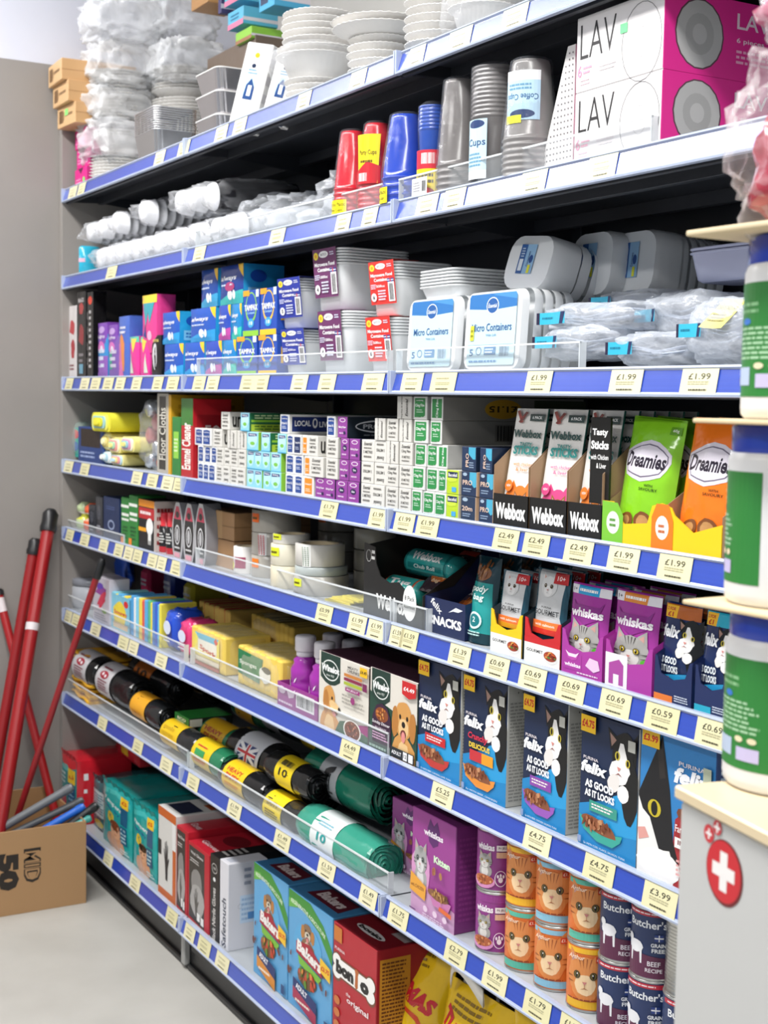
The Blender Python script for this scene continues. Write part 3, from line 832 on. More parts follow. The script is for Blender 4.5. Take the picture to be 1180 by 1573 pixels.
# treat pouches in a yellow tray
x0, w, h = slot(4, 924, 1108, 760, .022)
t = empty('display_tray', (x0, .022, SH[4] + .0003), 'yellow card tray with green and orange corner discs holding cat treat pouches', 'display tray')
M = MB()
pts = [(0, 0), (w, 0), (w, .045), (w * .78, .03), (w * .63, .05), (w * .6, .06), (w * .52, .065), (w * .44, .06), (w * .4, .035), (w * .2, .03), (w * .12, .05), (w * .1, .06), (0, .06)]
for yy, sg in ((0, 1), (.0015, -1)): M.poly([(a, yy, b) for a, b in pts][::sg], '#f2cb1d')
M.art([('p', [(0, 0), (.19, 0), (.19, .55), (.14, .78), (0, .8)], '#7cc23c'), ('e', .1, .4, .06, .22, '#f2f4ee'), ('ring', .1, .4, .06, .22, .003, '#bcd8a0'), ('p', [(.44, 0), (.62, 0), (.62, .55), (.58, .85), (.48, .85), (.44, .6)], '#ef7d22'), ('e', .53, .42, .055, .22, '#f8f0e8'), ('lines', .07, .3, .13, .5, 2, '#5a9a3a'), ('lines', .5, .3, .56, .5, 2, '#c8662a')], flat((0, 0, 0), (1, 0, 0), (0, 0, 1), (0, -1, 0)), w, .075)
M.box(0, .0015, 0, w, .12, .0015, '#a98a6a', ch=0)
M.build('tray_front', t)
for q, xx in enumerate((0, w * .5, w - .0015)):
    S = MB(); pts = [(0.0016, 0), (.12, 0), (.12, .12), (.06, .09), (0.0016, .055)]
    for xa, sg in ((xx, -1), (xx + .0015, 1)): S.poly([(xa, a, b) for a, b in pts][::sg], '#b08d6c')
    for i in range(5): a, b = pts[i - 1], pts[i]; S.poly([(xx, *a), (xx, *b), (xx + .0015, *b), (xx + .0015, *a)], '#8a6f55')
    S.build('tray_side', t)


def treat_pouch(col, dark, nm):
    ops = [blob(.5, .66, .44, .16, '#d9d3de', 16, .08, 3), blob(.5, .66, .4, .13, '#6c6478', 16, .08, 3), blob(.5, .66, .385, .12, '#d9d3de', 16, .08, 3), ('t', 'Dreamies', .5, .66, .72, .12, '#2a2430', {'bold': .03, 'shear': .15}), ('t', 'WITH', .66, .47, .14, .02, '#20301a'), ('t', 'SAVOURY', .66, .44, .3, .022, '#20301a'),
           ('r', .78, .88, .96, .94, dark), ('t', '60g', .87, .91, .1, .03, '#eef4e0'), ('p', [(.08, .985), (.92, .985), (.92, .99), (.08, .99)], dark)]
    ops += [blob(.34, .17, .15, .075, '#7a4a28', 16, .05, 4, .2), blob(.34, .17, .1, .05, '#b98a55', 14, .05, 4, .2), blob(.66, .19, .15, .075, '#7a4a28', 16, .05, 5, -.1), blob(.66, .19, .1, .05, '#b98a55', 14, .05, 5, -.1)]
    ops += bits(.5, .1, .3, .08, ['#7a4a28', '#9c6a3a'], 10, .012, 4, .6)
    return pouch_mb(.112, .182, .02, col, ops, stand=True, seed=len(nm), amp=.0018)


xp = XS(952, 4, .05)
for (px, col, dark, nm, k) in ((946, '#86c926', '#5f9a1a', 'green', 2), (1040, '#f07820', '#c85a12', 'orange', 2)):
    pr = None
    for q in range(k):
        o = pr or treat_pouch(col, dark, nm).build('treat_pouch')
        if pr: o = dup(pr)
        pr = pr or o
        o.location = (XS(px, 4, .05) + .004, .046 + q * .042, SH[4] + .0025); o.rotation_euler = (math.radians(-7), math.radians(3 if nm == 'green' else 2), 0)
        tag(o, f"{nm} cat treat pouch in the yellow tray, {'in front' if q == 0 else 'behind the front one'}", 'pet treats', 'cat treat pouches in the yellow tray')

# left end of the fourth shelf: cloths and bags
def clothroll(p0, p1, pt, pb, cols, label, y=.03, d=.2, n=5):
    """folded cloths rolled up, lying with the end to the front"""
    x0, zt = W(p0, pt, y); x1, zb = W(p1, pb, y)
    zb = max(zb, SH[4] + .001); w = x1 - x0; h = zt - zb; M = MB()
    for k in range(n):
        f = 1 - k / n * .9; a, b = w / 2 * f, h / 2 * f
        rows = [[(w / 2 + px_, yy - (.004 * k if yy == 0 else 0), h / 2 + pz) for px_, pz in rrect(2 * a, 2 * b, min(a, b) * .8)] for yy in (0, d)]
        M.grid(rows[::-1], cols[k % len(cols)], 'cloth', closev=True)
        M.poly(rows[0], cols[k % len(cols)], 'cloth')
    return tag(M.build('cleaning_cloth_roll', loc=(x0, y, zb)), label, 'cloth', 'rolled cleaning cloths')


carton('cloth_box', 4, 120, 158, 655, 'dark blue open box of cleaning cloths at the left end of the fourth shelf', 'box', '#26407c', [('lines', .1, .12, .8, .34, 2, '#9fb0d8'), ('r', .12, .45, .9, .95, '#2c2018')], side=[('lines', .1, .12, .8, .3, 1, '#8fa0c8')], d=.16, scol='#2c4a8a')
for a in ((158, 172, 664, 692, ['#e8dc9a', '#f2eebe', '#d8c878'], 'cream and yellow striped cloth roll, upper left one behind the yellow roll'), (168, 186, 671, 697, ['#efe490', '#f7f2d2', '#e79a9a', '#a8d8b8'], 'striped pastel cloth roll, left one of the middle pair'), (187, 207, 670, 695, ['#e9e08a', '#f3f0d8', '#d99ab8', '#9accd8'], 'striped pastel cloth roll, right one of the middle pair'), (172, 190, 697, 716, ['#e6dc92', '#b8d8e8', '#e79a9a'], 'striped pastel cloth roll on the shelf under the middle pair'), (156, 171, 692, 712, ['#d8e8e8', '#f2f2ee', '#a8c8d8'], 'pale blue cloth roll lowest at left beside the blue box')):
    clothroll(*a)
clothroll(141, 170, 633, 664, ['#e6de3c', '#f0ea66', '#9cc8d0', '#dcd432'], 'bright yellow cloth roll on top of the blue cloth box', d=.12, y=.015)
for (p0, p1, pt, seed, lab, c) in ((98, 116, 644, 3, 'green and clear cellophane pack of scourers at the far left end', '#2f9a8a'),):
    x0, w, h = slot(4, p0, p1, pt, .02)
    M = crumple(w / 2, .07, h / 2, w / 2 * .95, .06, h / 2 * .93, '#cfe8e0', 'film', seed, .12)
    tt = empty('scourer_pack', (x0, .02, SH[4]), lab, 'scourers')
    M.build('film_bag', tt); M = MB(); loft(M, [(w * .8, .08, .01, .01), (w * .8, .08, .01, h * .8)], '#3aa694', 'cloth', T=lambda x, y, z: (x + w / 2, y + .06, z)); M.art([('e', .5, .75, .3, .15, '#d8404a'), ('e', .5, .35, .25, .15, '#3a6ab8')], flat((w * .1, .0195, .01), (1, 0, 0), (0, 0, 1), (0, -1, 0)), w * .8, h * .75); M.build('scourers', tt)
# bag of white scouring balls
x0, w, h = slot(4, 198, 240, 608, .03)
tt = empty('scouring_ball_bag', (x0, .03, SH[4]), 'tall clear bag of white and red wire scouring balls on the fourth shelf', 'scouring balls')
crumple(w / 2, .06, h / 2, w / 2 * .9, .05, h / 2 * .94, '#eef2f6', 'film', 11, .14).build('film_bag', tt)
rr = random.Random(4)
for k in range(14):
    a = crumple(w * (.28 + .22 * (k % 3)), .045 + .02 * (k % 2), .025 + (h - .06) * (k // 3) / 4.0, .021, .018, .021, ['#d8dde4', '#c8ccd2', '#b8605c', '#e8eaee'][k % 4], 'foil' if k % 4 != 2 else 'satin', k, .25, 6, 12, 8); a.build('scouring_ball', tt)
carton('strip_pack', 4, 241, 258, 604, 'tall narrow black and clear pack with sideways lettering beside the clear bag', 'packet', '#b9b4a8', [('r', .2, .06, .8, .96, '#3b3834'), ('t', 'Floor Cloths', .5, .5, 1.7, .22, '#d8d4c8', {'rot': 90})], kind='wrap', d=.05)
carton('duster_pack', 4, 258, 262, 606, 'mustard yellow duster pack standing beside the narrow black pack', 'packet', '#d9a52c', kind='wrap', d=.2, side=[('lines', .1, .1, .9, .9, 8, '#b98a20')])
carton('scourer_card', 4, 264, 277, 640, 'green and lime scourer card pack standing low between yellow and red packs', 'packet', '#2f7f3a', [('r', .2, .3, .8, .75, '#8fcf4a'), ('lines', .25, .4, .75, .65, 4, '#dff0c0')], kind='wrap', d=.06)
carton('cleaning_packet', 4, 278, 296, 612, 'red pack with white sideways lettering, tallest beside the wrap cartons', 'packet', '#b9232c', [('r', 0, .66, 1, 1, '#3f7a34'), ('t', 'Enamel Cleaner', .45, .4, 1.5, .3, '#f6efe9', {'rot': 90, 'bold': .03})], kind='wrap', d=.1, side=[('r', .1, .1, .9, .8, '#9a1a24'), ('t', '50', .5, .6, .4, .14, '#f0d8d8')])
# ---------------------------------------------------------------- fifth shelf down
guard(98, 190, 5, .024, 'low clear acrylic guard at the far left end of the fifth shelf')
guard(300, 600, 5, .042, 'clear acrylic guard in front of the tape rolls on the fifth shelf')
g_ = guard(604, 655, 5, .042, 'short clear acrylic guard in front of the small black tray on the fifth shelf')
# small brushes and jars at the left
for i, (p0, p1, pt, c1, c2, lab) in enumerate([(102, 112, 772, '#c8d8c8', '#4a8a5a', 'clear and green scrubbing brush at the far left end of the fifth shelf'), (113, 122, 770, '#d8d84a', '#b8c89a', 'lime yellow scrubbing brush near the far left end of the fifth shelf'), (124, 134, 772, '#e8b89a', '#e0633a', 'orange topped brush between lime brush and black sponge packs')]):
    x0, w, h = slot(5, p0, p1, pt, .035)
    M = MB(); r = w / 2; M.lathe([(r * .8, 0), (r, .005), (r, h * .35), (r * .45, h * .45), (r * .4, h * .55), (r * .9, h * .65), (r * .9, h * .85), (r * .4, h)], [c2, c2, c1, c1, '#f0f0ea', c2, c2, c2], 'gloss', 14, c=(r, r, 0)); tag(M.build('scrubbing_brush', loc=(x0, .035, SH[5])), lab, 'brush')
for i, (p0, p1, pt) in enumerate([(136, 146, 775), (147, 157, 762)]):
    carton('sponge_pack', 5, p0, p1, pt, ['dark charcoal sponge pack near the left end, beside the orange brush', 'taller dark charcoal sponge pack beside the navy box'][i], 'sponge', '#2f3138', [('e', .5, .6, .3, .2, '#4a4c55'), ('lines', .2, .1, .8, .3, 2, '#9a9aa2')], kind='wrap', d=.05)
carton('navy_box', 5, 159, 183, 762, 'navy blue box with pale disc between charcoal packs and green packs', 'box', '#1f2f55', [('e', .5, .35, .22, .12, '#8f9cba'), ('e', .5, .35, .15, .08, '#1f2f55'), ('lines', .2, .7, .8, .8, 2, '#4a5a8a')], d=.14)
for i, (p0, p1, pt) in enumerate([(186, 198, 763), (198, 211, 760)]):
    carton('light_box', 5, p0, p1, pt, ['green and white light bulb box, left one of the green pair', 'green light bulb box, right one of the green pair'][i], 'box', '#2f8038', [('r', 0, .78, 1, .84, '#e9ece4'), ('r', .1, .6, 1, .66, '#e9ece4'), ('r', .1, .5, 1, .55, '#dfe6da'), ('lines', .2, .1, .85, .4, 4, '#1f5a2a'), ('r', 0, 0, .35, .14, '#ef8a22')], d=.08, side=[('lines', .1, .2, .9, .9, 6, '#1f5a2a')])
carton('bulb_box', 5, 213, 237, 766, 'black and red light bulb box with white bulb picture, fifth shelf', 'box', '#1c1a1c', [('r', 0, .86, 1, 1, '#e08a1c'), ('r', 0, .62, 1, .84, '#b8262c'), ('lines', .1, .68, .9, .8, 1, '#f0e0e0'), ('r', 0, .36, .5, .44, '#efa51e'), ('e', .72, .48, .22, .17, '#f4f4f2'), ('r', .62, .12, .82, .36, '#e9e9e6'), ('r', .62, .12, .82, .2, '#a8a8a6')], d=.07, side=[('lines', .1, .1, .9, .9, 5, '#8a2a2c')], scol='#c9bfb8')
for i, (p0, p1) in enumerate([(240, 249), (251, 260)]):
    x0, w, h = slot(5, p0, p1, 786, .035); r = w / 2
    M = MB(); M.lathe([(r * .9, 0), (r, .003), (r, h * .15), (r, h * .62), (r * .8, h * .66), (r * .8, h * .98), (r * .5, h)], ['#c22a34', '#c22a34', '#1a1a1c', '#1a1a1c', '#d8303c', '#d8303c', '#d8303c'], 'gloss', 16, c=(r, r, 0))
    M.art([('lines', .1, .1, .9, .9, 4, '#d8d8d4')], cyl((r, r, h * .2), r, math.radians(200)), w * 1.3, h * .35, 'gloss', du=.004)
    tag(M.build('polish_can', loc=(x0, .035, SH[5])), ['black polish can with red cap, left one of two', 'black polish can with red cap, right one of two'][i], 'can')
for i, (p0, p1) in enumerate([(264, 281), (281, 299), (299, 317)]):
    x0, w, h = slot(5, p0, p1, 772 if i else 770, .03)
    M = MB(); n = 10; prof = [.62, .82, .95, 1, 1, .98, .94, .86, .74, .55, .3]
    for sg, yy in ((1, 0), (-1, .045)):
        M.poly(([(w / 2 + w / 2 * prof[k], yy, h * k / n) for k in range(n + 1)] + [(w / 2 - w / 2 * prof[k], yy, h * k / n) for k in range(n, -1, -1)])[::sg], '#b9b9bc', 'gloss')
    for k in range(n):
        for s in (-1, 1):
            q = [(w / 2 + s * w / 2 * prof[k], 0, h * k / n), (w / 2 + s * w / 2 * prof[k], .045, h * k / n), (w / 2 + s * w / 2 * prof[k + 1], .045, h * (k + 1) / n), (w / 2 + s * w / 2 * prof[k + 1], 0, h * (k + 1) / n)]
            M.poly(q[::s], '#8d8d92', 'gloss')
    M.art([('p', [(.2, .12), (.8, .12), (.9, .5), (.85, .7), (.15, .7), (.1, .5)], '#1b1b1e'), ('p', [(.15, .7), (.85, .7), (.62, .93), (.38, .93)], '#c03a55'), ('e', .5, .78, .16, .06, '#2a1a1e'), ('e', .5, .42, .24, .18, '#d8d8da'), ('e', .5, .42, .19, .15, '#1b1b1e'), ('e', .5, .42, .12, .12, '#b8b8bb'), ('lines', .25, .16, .75, .22, 1, '#e8e8e8'), ('r', .25, .02, .75, .1, '#e3a3b0')], flat((0, 0, 0), (1, 0, 0), (0, 0, 1), (0, -1, 0)), w, h, 'gloss')
    tag(M.build('shoe_polish_pack', loc=(x0, .03, SH[5])), f"black and pink domed shoe care pack, {['left', 'middle', 'right'][i]} one of the three", 'shoe care pack', 'domed shoe care packs')
# cardboard boxes
for i, (z, pt, lab) in enumerate([(0, 838, 'brown cardboard box under another behind the acrylic guard'), (.068, 800, 'brown cardboard box on top of another, with shadow across it')]):
    x0 = XS(316, 5, .06); M = MB(); M.box(0, 0, 0, .17, .2, .066, '#a9825a', 'card'); M.art([('r', 0, .46, 1, .5, '#8a6844'), ('r', .1, .55, .25, .9, '#d9c53a') if i == 0 else ('r', .4, 0, .6, 1, '#b8946a')], flat((0, 0, 0), (1, 0, 0), (0, 0, 1), (0, -1, 0)), .17, .066)
    M.art([('r', 0, .47, 1, .5, '#8a6844')], flat((.17, 0, 0), (0, 1, 0), (0, 0, 1), (1, 0, 0)), .2, .066)
    tag(M.build('cardboard_box', loc=(x0, .06, SH[5] + z)), lab, 'cardboard box')


def tape(px, py, z, r, h, col, label, y=None, core='#d9c7a4', print_=None, kind='milky', group='tape rolls behind the acrylic guard', name='tape_roll', sticker=None):
    x = XS(px, 5, y); z0 = SH[5] + z
    t = empty(name, (x, y, z0 + .0003), label, 'tape roll', group)
    M = MB(); M.lathe([(r * .78, 0), (r * .98, 0), (r, .001), (r, h - .001), (r * .98, h), (r * .78, h)], col, kind, 32, capb=False, capt=False)
    if kind == 'milky':
        M.lathe([(r * .95, .001), (r * .95, h - .001)], '#c4bfb4', 'matte', 32, capb=False, capt=True)
    M.build('tape', t)
    M = MB(); M.lathe([(r * .74, 0), (r * .77, 0), (r * .77, h), (r * .74, h), (r * .74, 0)], core, 'card', 28, capb=False, capt=False); M.build('core', t)
    if print_:
        M = MB(); M.art(print_, cyl((0, 0, 0), r, math.radians(225), off=.0006), r * 1.9, h, 'card', du=.006); M.build('label', t)
    if sticker:
        M = MB(); M.art([('r', 0, 0, 1, 1, sticker), ('lines', .1, .2, .9, .7, 1, '#5a4a10')], cyl((0, 0, h * .45), r, math.radians(262), off=.001), .028, h * .4 if h > .03 else h * .6, 'card', du=.006); M.build('sticker', t)
    return t


check = [('r', .6, 0, .8, 1, '#f0f0ee')] + [('r', .61 + .06 * (k % 3), .04 + .09 * (k // 3), .64 + .06 * (k % 3), .1 + .09 * (k // 3), '#c23a4a') for k in range(30)]
tape(378, 860, 0, .029, .062, '#efece8', 'white tape roll with maroon label, smallest beside the brown boxes', .07, print_=[('r', 0, .2, 1, .62, '#9c3a5c'), ('t', '10', .35, .42, .25, .5, '#f4e8ee', {'bold': .04}), ('e', .3, .3, .12, .14, '#d8d93a')], kind='satin')
tape(424, 800, 0, .056, .05, '#cfc9be', 'wide clear tape roll, lowest of the tall stack of three', .11, sticker='#ef7f1c')
tape(424, 800, .051, .056, .05, '#cfc9be', 'wide clear tape roll with red chequered strip, middle of the tall stack', .11, print_=check, sticker=None)
tape(424, 800, .102, .056, .05, '#c2bcb2', 'wide clear tape roll with orange sticker, top of the tall stack', .11, sticker='#ef6a1c')
x_ = 444
tape(x_, 850, 0, .04, .048, '#ddd5bd', 'cream masking tape roll, bottom of the front pair', .055, kind='satin')
tape(x_, 850, .049, .04, .045, '#e0dac6', 'cream masking tape roll with yellow sticker, upper of the front pair', .055, kind='satin', sticker='#d8e02a')
tape(x_ + 3, 850, .095, .04, .02, '#d9d6cf', 'thin pale tape roll lying on top of the cream pair', .06, kind='satin', sticker='#d8e02a')
tape(493, 850, 0, .058, .04, '#c9c6bf', 'clear tape roll at the bottom of the right front stack', .075, sticker='#d8e02a')
tape(493, 850, .041, .055, .018, '#c6d0d0', 'thin clear tape roll, second from bottom of the right front stack', .075)
tape(491, 850, .060, .052, .045, '#cdcac4', 'white tape roll with chequered strip, topmost of the right front stack', .072, print_=check[:1] + [tuple(list(c[:5]) + ['#8a9a8a']) for c in check[1:]], kind='satin')
for k, zz in enumerate((0, .045, .09)):
    tape(575, 850, zz, .045, .043, '#b9b5ac', f"clear tape roll in the stack behind the yellow notepads, {['bottom', 'middle', 'top'][k]} one", .2)
for k, zz in enumerate((0, .047, .094)):
    tape(520, 850, zz, .05, .045, '#a5a199', f"clear tape roll in the far back stack, {['bottom', 'middle', 'top'][k]} one", .3, sticker='#ef6a1c' if k == 2 else None)
for i, (px, zz, ro) in enumerate([(499, 0, 8), (503, .005, 2), (512, .010, -6)]):
    M = MB(); M.box(0, 0, 0, .085, .06, .0045, '#d9c93c', 'card', ch=.0004); M.art([('r', .05, .08, .95, .92, '#e6da4a'), ('r', .1, .55, .6, .85, '#c9b82a'), ('lines', .1, .15, .8, .45, 3, '#8a7a1a')], flat((0, 0, .0045), (1, 0, 0), (0, 1, 0), (0, 0, 1)), .085, .06)
    tag(M.build('card_pack', loc=(XS(px, 5, .035), .035 + .01 * i, SH[5] + zz), rot=(0, 0, math.radians(ro))), f"flat yellow packet lying beside the tape rolls, {['bottom', 'middle', 'top'][i]} of three", 'packet', 'flat yellow packets')

# black treat tray with chub rolls
x0, w, _ = slot(5, 558, 648, 900, .024); d = .24
t = empty('display_tray', (x0, .024, SH[5] + .0003), 'low black card tray holding treat rolls and snack packets', 'display tray')
M = MB()
pts = [(0, 0), (w, 0), (w, .035), (w * .8, .055), (w * .6, .075), (w * .45, .07), (w * .3, .078), (w * .22, .1), (w * .2, .13), (0, .135)]
for yy, sg in ((0, 1), (.0015, -1)): M.poly([(a, yy, b) for a, b in pts][::sg], '#1a1a1b')
M.art([('t', 'Webbox', .5, .22, .54, .2, '#f2f2f0', {'bold': .05}), ('e', .8, .3, .11, .23, '#f2f2f0', 22), ('t', '8 Pack', .8, .36, .16, .06, '#1a1a1b'), ('t', 'Assortment', .8, .25, .18, .045, '#1a1a1b'), ('ring', .09, .8, .045, .08, .003, '#d8d8d6'), ('lines', .14, .74, .2, .9, 2, '#d8d8d6')], flat((0, 0, 0), (1, 0, 0), (0, 0, 1), (0, -1, 0)), w, .14)
M.box(0, .0015, 0, w, d, .0015, '#8a7258', ch=0)
M.build('tray_front', t)
for xx in (0, w - .0015):
    S = MB(); pts = [(0.0016, 0), (d, 0), (d, .175), (.17, .16), (0.0016, .06 if xx else .13)]
    for xa, sg in ((xx, -1), (xx + .0015, 1)): S.poly([(xa, a, b) for a, b in pts][::sg], '#2a2622')
    for i in range(5): a, b = pts[i - 1], pts[i]; S.poly([(xx, *a), (xx, *b), (xx + .0015, *b), (xx + .0015, *a)], '#1a1a1b')
    S.build('tray_side', t)
M = MB(); M.box(0, d, 0, w, d + .0015, .17, '#9c8468', ch=0); M.build('tray_back', t)


def chub(x, y, z, r, ln, col, band, label, rz=0, tilt=0, txt='Webbox', tcol='#f2f2f0'):
    M = MB(); M.lathe([(r * .2, 0), (r * .8, .002), (r, .012), (r, ln - .012), (r * .8, ln - .002), (r * .2, ln)], [col, col, band, col, col], 'wrap', 22, axis='x')
    M.art([('r', .05, 0, .95, 1, col), ('t', txt, .5, .62, .7, .34, tcol, {'bold': .04}), ('r', .1, .1, .9, .3, band), ('t', 'Chub Roll', .5, .2, .5, .14, '#e8f4f0')], cyl((.01, 0, 0), r, math.radians(215), 'x', .0012) if False else (lambda u, v, l: Vector((.012 + u, (r + .0009 + .0003 * l) * math.cos(math.radians(205) - v / r), -(r + .0009 + .0003 * l) * math.sin(math.radians(205) - v / r) * -1))), ln - .024, r * 1.9, 'wrap', dv=.004)
    return tag(M.build('treat_roll', loc=(x, y, z), rot=(0, math.radians(tilt), math.radians(rz))), label, 'pet treats', 'pet treat rolls in the black tray')


chub(x0 + .035, .11, SH[5] + .1, .026, .17, '#2f9a96', '#1f7a78', 'teal treat roll with colourful lettering lying on top in the black tray', 0, 0)
chub(x0 + .02, .07, SH[5] + .05, .026, .12, '#38a8a0', '#d86a4a', 'teal and orange treat roll at the front of the black tray', 4, 0, 'Tug')
chub(x0 + .03, .17, SH[5] + .065, .028, .16, '#c8463a', '#2f9a96', 'red and teal treat roll at the back of the black tray', 0, 0)
# snack packets in their navy tray
x1, w1, _ = slot(5, 652, 714, 900, .03)
t = empty('display_tray', (x1, .03, SH[5] + .0003), 'navy blue card tray reading SNACKS with orange snack packets', 'display tray')
M = MB(); M.box(0, 0, 0, w1, .0015, .062, '#1b2850', ch=0); M.box(0, .0015, 0, w1, .2, .0015, '#1b2850', ch=0); M.box(0, .2, 0, w1, .2015, .17, '#1b2850', ch=0)
M.art([('t', 'felix', .3, .78, .3, .2, '#f2f2f4', {'shear': .2, 'bold': .02, 'rot': -30}), ('t', 'SNACKS', .52, .38, .8, .26, '#f2f2f4', {'bold': .05}), ('p', [(.6, .68), (.78, .86), (.95, .82), (.84, .74), (.72, .74)], '#dfe3ec')], flat((0, 0, 0), (1, 0, 0), (0, 0, 1), (0, -1, 0)), w1, .062)
M.build('tray_front', t)
pts = [(0.0016, 0), (.2, 0), (.2, .17), (.15, .165), (.06, .075), (0.0016, .062)]
for xx in (0, w1 - .0015):
    S = MB()
    for xa, sg in ((xx, -1), (xx + .0015, 1)): S.poly([(xa, a, b) for a, b in pts][::sg], '#1b2850')
    S.build('tray_side', t)
for k in range(7):
    M = pouch_mb(.085, .13, .009, '#3a2c34', [('r', .05, .82, .95, .95, '#c23a2c'), ('t', 'felix', .4, .72, .5, .1, '#f0f0f0', {'shear': .2, 'bold': .02}), blob(.5, .38, .4, .2, '#b8622c', 14, .1, 3), ('t', 'Goody', .5, .3, .6, .1, '#f4d8b0', {'shear': .2}), ('t', 'bag', .5, .2, .3, .08, '#f4d8b0', {'shear': .2})] + bits(.5, .5, .3, .1, ['#8a4a22', '#d08a4a'], 10, .05, k + 3), stand=False, seed=k + 9)
    o = M.build('snack_packet')
    # leaning back one behind the other, half out of the tray
    o.location = (x1 - .02 if k > 3 else x1 + .0005, .042 + (k % 4) * .036, SH[5] + (.035 + (k % 4) * .01 if k > 3 else .008 + (k % 4) * .016)); o.rotation_euler = (math.radians(-58), 0, math.radians(0))
    if k > 3: o.location.x = x1 - .09; o.location.y += .02; o.location.z = SH[5] + .06 + (k - 4) * .012
    tag(o, (f'dark brown and orange snack packet in the navy tray, {ORD[k + 1]} from the front' if k < 4 else f'dark snack packet lying across the black tray, {ORD[k - 3]} from the front'), 'pet treats', 'snack packets')

# teal goody bag pouches
def place_pouch(name, L, p0, p1, pt, t, col, ops, label, cat_, y=.05, tilt=-6, kind='wrap', group=None, seed=1, neck=0, z=0, copies=0, gap=.03, rz=0, clab=None, stand=True):
    x0, w, h = slot(L, p0, p1, pt, y, z)
    o = pouch_mb(w, h, t, col, ops, seed=seed, kind=kind, neck=neck, stand=stand).build(name, None, (x0, y, SH[L] + z + .0006), (math.radians(tilt), 0, math.radians(rz)))
    tag(o, label, cat_, group)
    for k in range(copies):
        dup(o, (x0, y + gap * (k + 1), SH[L] + z + .0006), label=(clab or label) + f", {ORD[k + 1]} behind the front", group=group)
    return o, x0, w, h


goody = [('e', .5, .8, .3, .08, '#8a5a3a')] + bits(.5, .85, .35, .08, ['#7a4a2a', '#b07a4a', '#5a3620'], 16, .05) + [('t', 'goody', .5, .62, .7, .1, '#e8f8f4', {'shear': .2, 'bold': .02}), ('t', 'bag', .56, .52, .4, .09, '#e8f8f4', {'shear': .2, 'bold': .02}), ('e', .5, .26, .26, .1, '#d8f0ee'), ('e', .5, .26, .2, .075, '#1f7a80'), ('t', '2', .5, .27, .1, .06, '#e8f8f4'), ('lines', .2, .08, .8, .14, 2, '#bfe4e0')]
place_pouch('treat_pouch', 5, 723, 758, 852, .018, '#1c3a44', [('p', [(0, .12), (1, .12), (.9, .7), (.1, .7)], '#2a9a98')] + goody, 'teal treat pouch with white lettering beside the trays', 'pet treats', copies=2, gap=.04, group='teal treat pouches')


def pouch_tray(p0, p1, tray, fr, lip, nm, label, fops, scol=None):
    x0, w, _ = slot(5, p0, p1, 950, .024); d = .16
    t = empty('display_tray', (x0, .024, SH[5] + .0003), label, 'display tray')
    M = MB(); pts = [(0, 0), (w, 0), (w, lip + .03), (w * .93, lip + .028), (w * .82, lip + .006), (w * .5, lip), (w * .18, lip + .006), (w * .07, lip + .028), (0, lip + .03)]
    for yy, sg in ((0, 1), (.0015, -1)): M.poly([(a, yy, b) for a, b in pts][::sg], fr)
    M.art(fops, flat((0, 0, 0), (1, 0, 0), (0, 0, 1), (0, -1, 0)), w, lip)
    M.box(0, .0015, 0, w, d, .0015, tray, ch=0)
    M.build('tray_front', t)
    for xx in (0, w - .0015):
        S = MB(); pts = [(0.0016, 0), (d, 0), (d, lip + .06), (.04, lip + .05), (0.0016, lip + .03)]
        for xa, sg in ((xx, -1), (xx + .0015, 1)): S.poly([(xa, a, b) for a, b in pts][::sg], scol or tray)
        S.build('tray_side', t)
    return x0, w


gour = lambda ac: [('p', [(.04, .3), (.96, .3), (.88, .99), (.12, .99)], '#c6c8ca'), ('p', [(.86, .5), (1, .3), (1, .7), (.9, .88)], '#1d4a5c'), ('p', [(0, .3), (.12, .36), (.1, .8), (0, .9)], '#1d4a5c')] + R(cat('#d4d5d6', '#e4e4e4', '#b4b5b6', '#5a4a2a', body=False, stripes=False), .14, .6, .8, .98) + [('r', .62, .86, .98, .98, '#b8282c'), ('t', '10+', .8, .92, .2, .05, '#f6e4e4'), ('t', 'PURINA', .5, .59, .3, .02, '#333333'), ('t', 'GOURMET', .5, .535, .74, .055, '#2a2c30'), ('r', .3, .5, .7, .505, '#8a8a8a'), ('r', 0, .36, 1, .44, '#ef7a3a'), ('t', 'with salmon', .5, .4, .6, .03, '#fff0e0'), ('r', 0, .3, 1, .36, ac)]
for (p0, p1, pt, ac, tr, nm) in ((753, 801, 874, '#e8a42a', '#f0c81e', 'yellow'), (805, 860, 871, '#d8382c', '#c8262c', 'red')):
    lop = [('r', 0, 0, 1, .78, '#f0efec'), ('r', 0, .78, 1, 1, tr), ('t', 'GOURMET', .3, .5, .46, .12, '#2a2c30'), ('e', .74, .38, .22, .25, '#e6e4e0'), ('e', .74, .42, .18, .19, '#a0402a')] + bits(.74, .44, .15, .14, ['#c85a2c', '#7a2c1a', '#e0a050', '#4a8a3a'], 16, .03, 5, 2)
    x0, w = pouch_tray(p0, p1, '#23343c', tr, .04, nm, f'{nm} rimmed card tray of grey cat food pouches on the fifth shelf', lop)
    xa = slot(5, p0 + 2, p1 - 2, 900, .03)
    xx, ww, hh = slot(5, p0 + 2, p1 - 2, pt, .032)
    pr = None
    for k in range(3):
        if pr is None:
            pr = pouch_mb(ww, hh - .002, .009, '#1d4a5c', gour(ac), seed=4, neck=.06, stand=False).build('cat_food_pouch'); o = pr
        else: o = dup(pr)
        o.location = (xx, .042 + .03 * k, SH[5] + .0025); o.rotation_euler = (math.radians(-5), 0, 0)
        tag(o, f'grey and teal cat food pouch in the {nm} tray, {ORD[k + 1]} from the front', 'pet food', 'grey cat food pouches')

